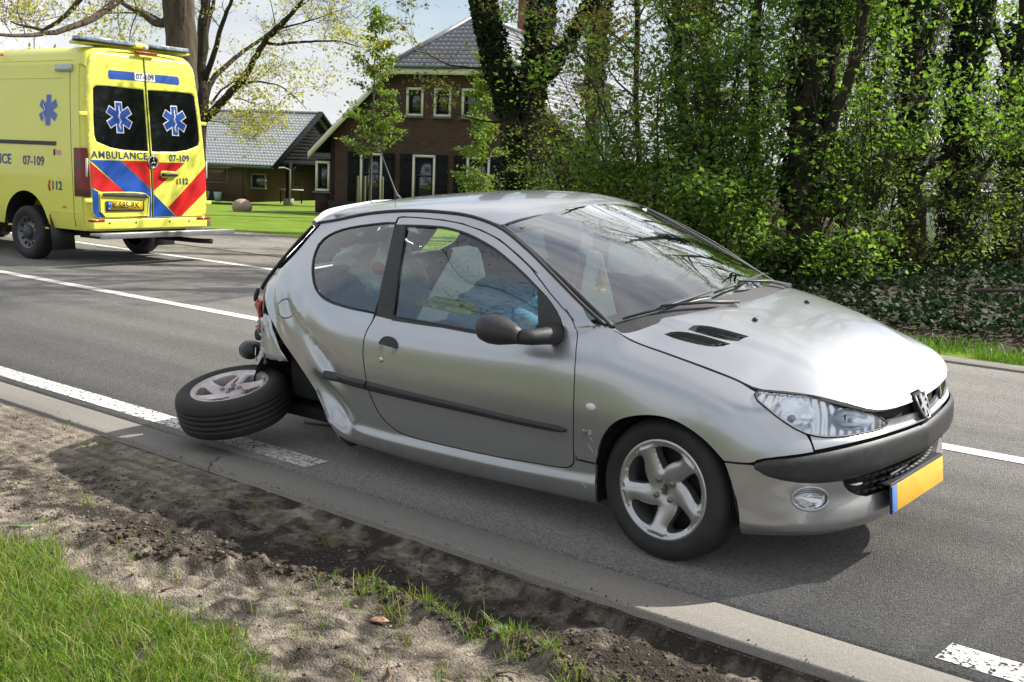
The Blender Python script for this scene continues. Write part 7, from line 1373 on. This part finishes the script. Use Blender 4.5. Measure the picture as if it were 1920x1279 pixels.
# young staked trees on the lawn
def sapling(label, x, y, h, cr0, rad, n, seed):
    rg = np.random.default_rng(seed); gz = float(terr(np.array(x), np.array(y))); root = empty('young_tree', (x, y, gz)); tag(root, label, 'tree', 'staked young trees on the lawn'); tb = MB(); br = MB(); tips = []
    P = crv([(0, 0, -.1), (.02, 0, h*.3), (.06, .02, h*.6), (.10, .03, h)], 24); tb.tube(P, np.linspace(.05, .012, 24), 8); tb.obj('trunk', BARKG, root, smooth=True)
    for i in range(46):
        t = rg.uniform(cr0, .97); p = np.array([np.interp(t, np.linspace(0, 1, 24), P[:, k]) for k in range(3)]); a = rg.uniform(0, 2*math.pi); l = rad*(1-.62*(t-cr0)/(1-cr0))*rg.uniform(.6, 1.15); d = np.array([math.cos(a), math.sin(a), .75]); d /= np.linalg.norm(d); pts = [p]
        for k in range(5): d = d+rg.normal(size=3)*.12; d /= np.linalg.norm(d); pts.append(pts[-1]+d*l/5)
        br.tube(np.array(pts), np.linspace(.012, .004, 6), 4, cap=False); tips.append(np.array(pts)[1:])
    br.obj('branches', BARKG, root, smooth=True); leaves('crown', sites(tips, n, .10, rg), .095, LG2, root, rg, .2); return root
sapling('young leafy tree held by wooden stakes in front of the farmhouse door', -27.55, 25.70, 6.6, .27, 1.25, 5200, 41)
sapling('young leafy tree without visible stakes left of the ivy clad tree', -23.2, 26.1, 4.9, .16, 1.05, 4600, 42)
STK = mat('stake_wood', (.16, .14, .07), .9, var=(.12, .10, .05), scale=8)
for i, (dx, dy, lb) in enumerate(((-.30, -.26, 'left wooden stake beside the young tree'), (.10, -.32, 'middle wooden stake beside the young tree'), (.46, .10, 'right wooden stake beside the young tree'))):
    x, y = -27.55+dx, 25.7+dy; V, F = lathe([(0, -.1), (.035, -.1), (.035, 1.35), (.022, 1.38), (0, 1.38)], 10, 'Z'); o = mesh('tree_stake', V, F, STK, smooth=True); o.location = (x, y, float(terr(np.array(x), np.array(y)))); tag(o, lb, 'stake', 'stakes of the young tree')
# ground ivy under the wood and verge grass beyond the road
rg = np.random.default_rng(77); n = 66000; x = rg.uniform(-13, 6, n); y = 11.25+rg.random(n)**1.15*7.5
def bank(x, y): return .10+.30*np.clip((y-11.2)/1.6, 0, 1)*(.4+.9*noise2(x, y, 70, 4, 1.1))+terr(x, y)
k = (noise2(x, y, 71, 3, .8) > .28) & ((x > -9.6) | (y > 14.6)); x, y = x[k], y[k]; z = bank(x, y)+np.abs(rg.normal(0, .05, len(x)))
iv = leaves('ground_ivy', np.stack([x, y, z], 1), .062, LI, None, rg, .55, .85); iv['kind'] = 'stuff'; tag(iv, 'dark glossy ivy covering the ground under the wood', 'ivy')
X, Y = np.meshgrid(np.linspace(-10.6, 9, 126), np.linspace(10.6, 19.5, 60)); Zb = np.where(Y < 11.1, -.03, bank(X, Y)-.07); e_ = np.clip((X+10.6)/1.5, 0, 1)*np.clip((19.5-Y)/1.5, 0, 1); Zb = Zb*e_-.08*(1-e_); I_ = np.arange(126*60).reshape(60, 126)
tag(mesh('wood_floor', np.stack([X.ravel(), Y.ravel(), Zb.ravel()], 1), np.stack([I_[:-1, :-1], I_[:-1, 1:], I_[1:, 1:], I_[1:, :-1]], -1).reshape(-1, 4), mat('leaf_litter', (.035, .026, .018), .95, var=(.075, .052, .032), scale=6, bump=.03, bscale=30), smooth=True), kind='structure')
n = 26000; x = rg.uniform(-9.5, 6, n); y = 10.30+1.0*rg.random(n)**1.6; k = noise2(x, y, 72, 3, .35) > .34+.2*(y < 10.42)+.35*(y-10.8)*(y > 10.8); k &= x > -9.4; x, y = x[k], y[k]
def blz(x, y): return np.where(y < 11.1, 0, .1)*0-.01
tag(blades('verge_grass', x, y, blz(x, y), .03, .15, .007, leafmat('grass_far', (.05, .13, .012), (.13, .22, .03), .35), 12, .7), 'green grass strip between the far kerb and the ivy', 'grass')
for i, (x, y, a, ln) in enumerate(((-4.1, 12.4, .4, 1.5), (-4.9, 11.7, 2.7, .7))):
    z = .42-.2*i; d = np.array([math.cos(a), math.sin(a), .08]); tag(MB().tube(np.array([[x, y, z], [x+d[0]*ln*.5, y+d[1]*ln*.5, z+.05], [x+d[0]*ln, y+d[1]*ln, z+.10]]), [.022, .018, .008], 6).obj('fallen_branch', BARKG, smooth=True), ('long bare branch lying on the ivy', 'short bare stick at the foot of the ivy bank')[i], 'branch')
# ------------------------------------------------------------------ behind the wood
CORR = mat('corrugated', (.42, .42, .43), .45, var=(.34, .34, .35), scale=3); GREYW = mat('grey_render', (.30, .31, .30), .8, var=(.24, .25, .24), scale=2); PINKW = mat('pink_brick', (.42, .30, .25), .9, var=(.36, .25, .21), scale=6)
ot = empty('outbuilding', (-13.4, 33.6, -.55), math.atan2(.64, .768)); tag(ot, 'grey outbuilding with corrugated lean-to roof behind the wood', 'outbuilding')
MB().box((3.2, 2.4, 1.6), (6.8, .2, 3.2)).obj('wall', GREYW, ot); MB().box((3.2, .6, .75), (6.6, .2, 1.5)).obj('lower_wall', mat('plank_brown', (.10, .06, .04), .9), ot)
def corr(nm, x0, x1, p0, p1, parent):
    xs = np.arange(x0, x1, .03); A = np.stack([xs, xs*0+p0[0], p0[1]+.035*np.sin(xs*2*math.pi/.18)], 1); Bq = np.stack([xs, xs*0+p1[0], p1[1]+.035*np.sin(xs*2*math.pi/.18)], 1); n = len(xs); return mesh(nm, np.concatenate([A, Bq]), np.array([(i, i+1, n+i+1, n+i) for i in range(n-1)]), CORR, parent, smooth=True)
corr('lean_to_roof', -.3, 6.9, (-.1, 1.45), (2.3, 2.15), ot); corr('upper_roof', -.3, 6.9, (2.1, 3.15), (5.5, 5.2), ot)
w = window(ot, .8, 2.0, 2.2, 3.0, .07); w.location = (0, 2.26, 0)
o2 = empty('cottage', (-17.2, 34.0, -.6), math.atan2(.64, .768)); tag(o2, 'pale roofed cottage glimpsed between the trunks behind the thicket', 'cottage'); MB().box((2.2, 2, 1.0), (4.4, 3.6, 2.0)).obj('wall', PINKW, o2); corr('roof', -.3, 4.7, (-.1, 1.9), (2.2, 3.5), o2); MB().box((1.2, .17, 1.1), (.8, .06, .9)).obj('window', HGL, o2)
gw = MB(); gw.box((0, 0, .55), (2.6, .12, 1.3)); o = gw.obj('garden_wall', PINKW); o.location = (-12.6, 28.4, -.75); o.rotation_euler = (0, 0, math.atan2(.64, .768)); tag(o, 'sunlit pinkish garden wall glimpsed through the thicket', 'wall')
# silver car parked behind the trees
pc = empty('parked_car', (-8.3, 24.3, float(terr(np.array(-8.3), np.array(24.3)))-.02), math.atan2(.64, .768)); tag(pc, 'light silver car parked behind the trunks on the right', 'car')
prof_ = smoothpoly([(-2.0, .30), (-2.05, .62), (-1.95, .92), (-1.55, 1.02), (-.95, 1.42), (.35, 1.45), (1.15, .98), (1.85, .86), (2.1, .62), (2.05, .30)], 2)
pb = MB()
for t_, sc_ in ((-.82, .94), (-.78, 1.0), (.78, 1.0), (.82, .94)): pass
pb.prism([(x, -.82, z) for x, z in prof_], (0, 0, 0), (0, 1.64, 0)); pb.obj('body', mat('pale_paint', (.62, .66, .66), .3, metal=.3, coat=1.), pc, bevel=.10, seg=3)
for y in (-.825, .825):
    MB().prism([(x, y, z) for x, z in [(-1.35, 1.04), (-.9, 1.36), (-.3, 1.38), (-.3, 1.02)]], (0, -.004, 0), (0, .004, 0)).obj('side_window', HGL, pc); MB().prism([(x, y, z) for x, z in [(-.22, 1.02), (-.22, 1.38), (.3, 1.38), (.95, 1.0)]], (0, -.004, 0), (0, .004, 0)).obj('side_window', HGL, pc)
    for x in (-1.3, 1.32):
        V, F = lathe([(0, .09), (.19, .09), (.21, .11), (.30, .10), (.315, .05), (.315, -.09), (0, -.09)], 24); w = mesh('wheel', V*np.array([1, np.sign(y), 1]), F, RUBBER, pc, smooth=True); w.location = (x, y*.93, .315); V, F = lathe([(0, .10), (.17, .095), (.19, .085)], 20); mesh('hub_cap', V*np.array([1, np.sign(y), 1]), F, ALLOY, w, smooth=True)
MB().prism([(.42, -.66, 1.43), (.42, .66, 1.43), (1.13, .72, 1.02), (1.13, -.72, 1.02)], (.02, 0, .012), (.03, 0, .02)).obj('windscreen', HGL, pc)
# trees behind the photographer, mirrored in the side glass
def roughtree(name, label, x, y, h, r, nleaf, seed, m_, lsz=.1):
    rg = np.random.default_rng(seed); lim = [([(x, y, 0), (x+.1, y, h*.3), (x-.1, y+.1, h*.6), (x, y, h)], r, .05)]
    for i in range(9):
        a = rg.uniform(0, 2*math.pi); z = h*rg.uniform(.25, .8); l = h*.4*rg.uniform(.6, 1.1); lim.append(([(x, y, z), (x+math.cos(a)*l*.5, y+math.sin(a)*l*.5, z+l*.35), (x+math.cos(a)*l, y+math.sin(a)*l, z+l*.75)], r*.35, .02))
    return tree(name, label, lim, BARKD, m_, nleaf, lsz, seed, h*.16, 2, .3, dens_=1.1)
roughtree('roadside_tree', 'bare branched roadside tree behind the viewer', -13.5, -9.5, 10, .22, 5000, 201, LB); roughtree('roadside_tree', 'second bare branched roadside tree behind the viewer', -8.0, -13.0, 11, .24, 5000, 202, LB)
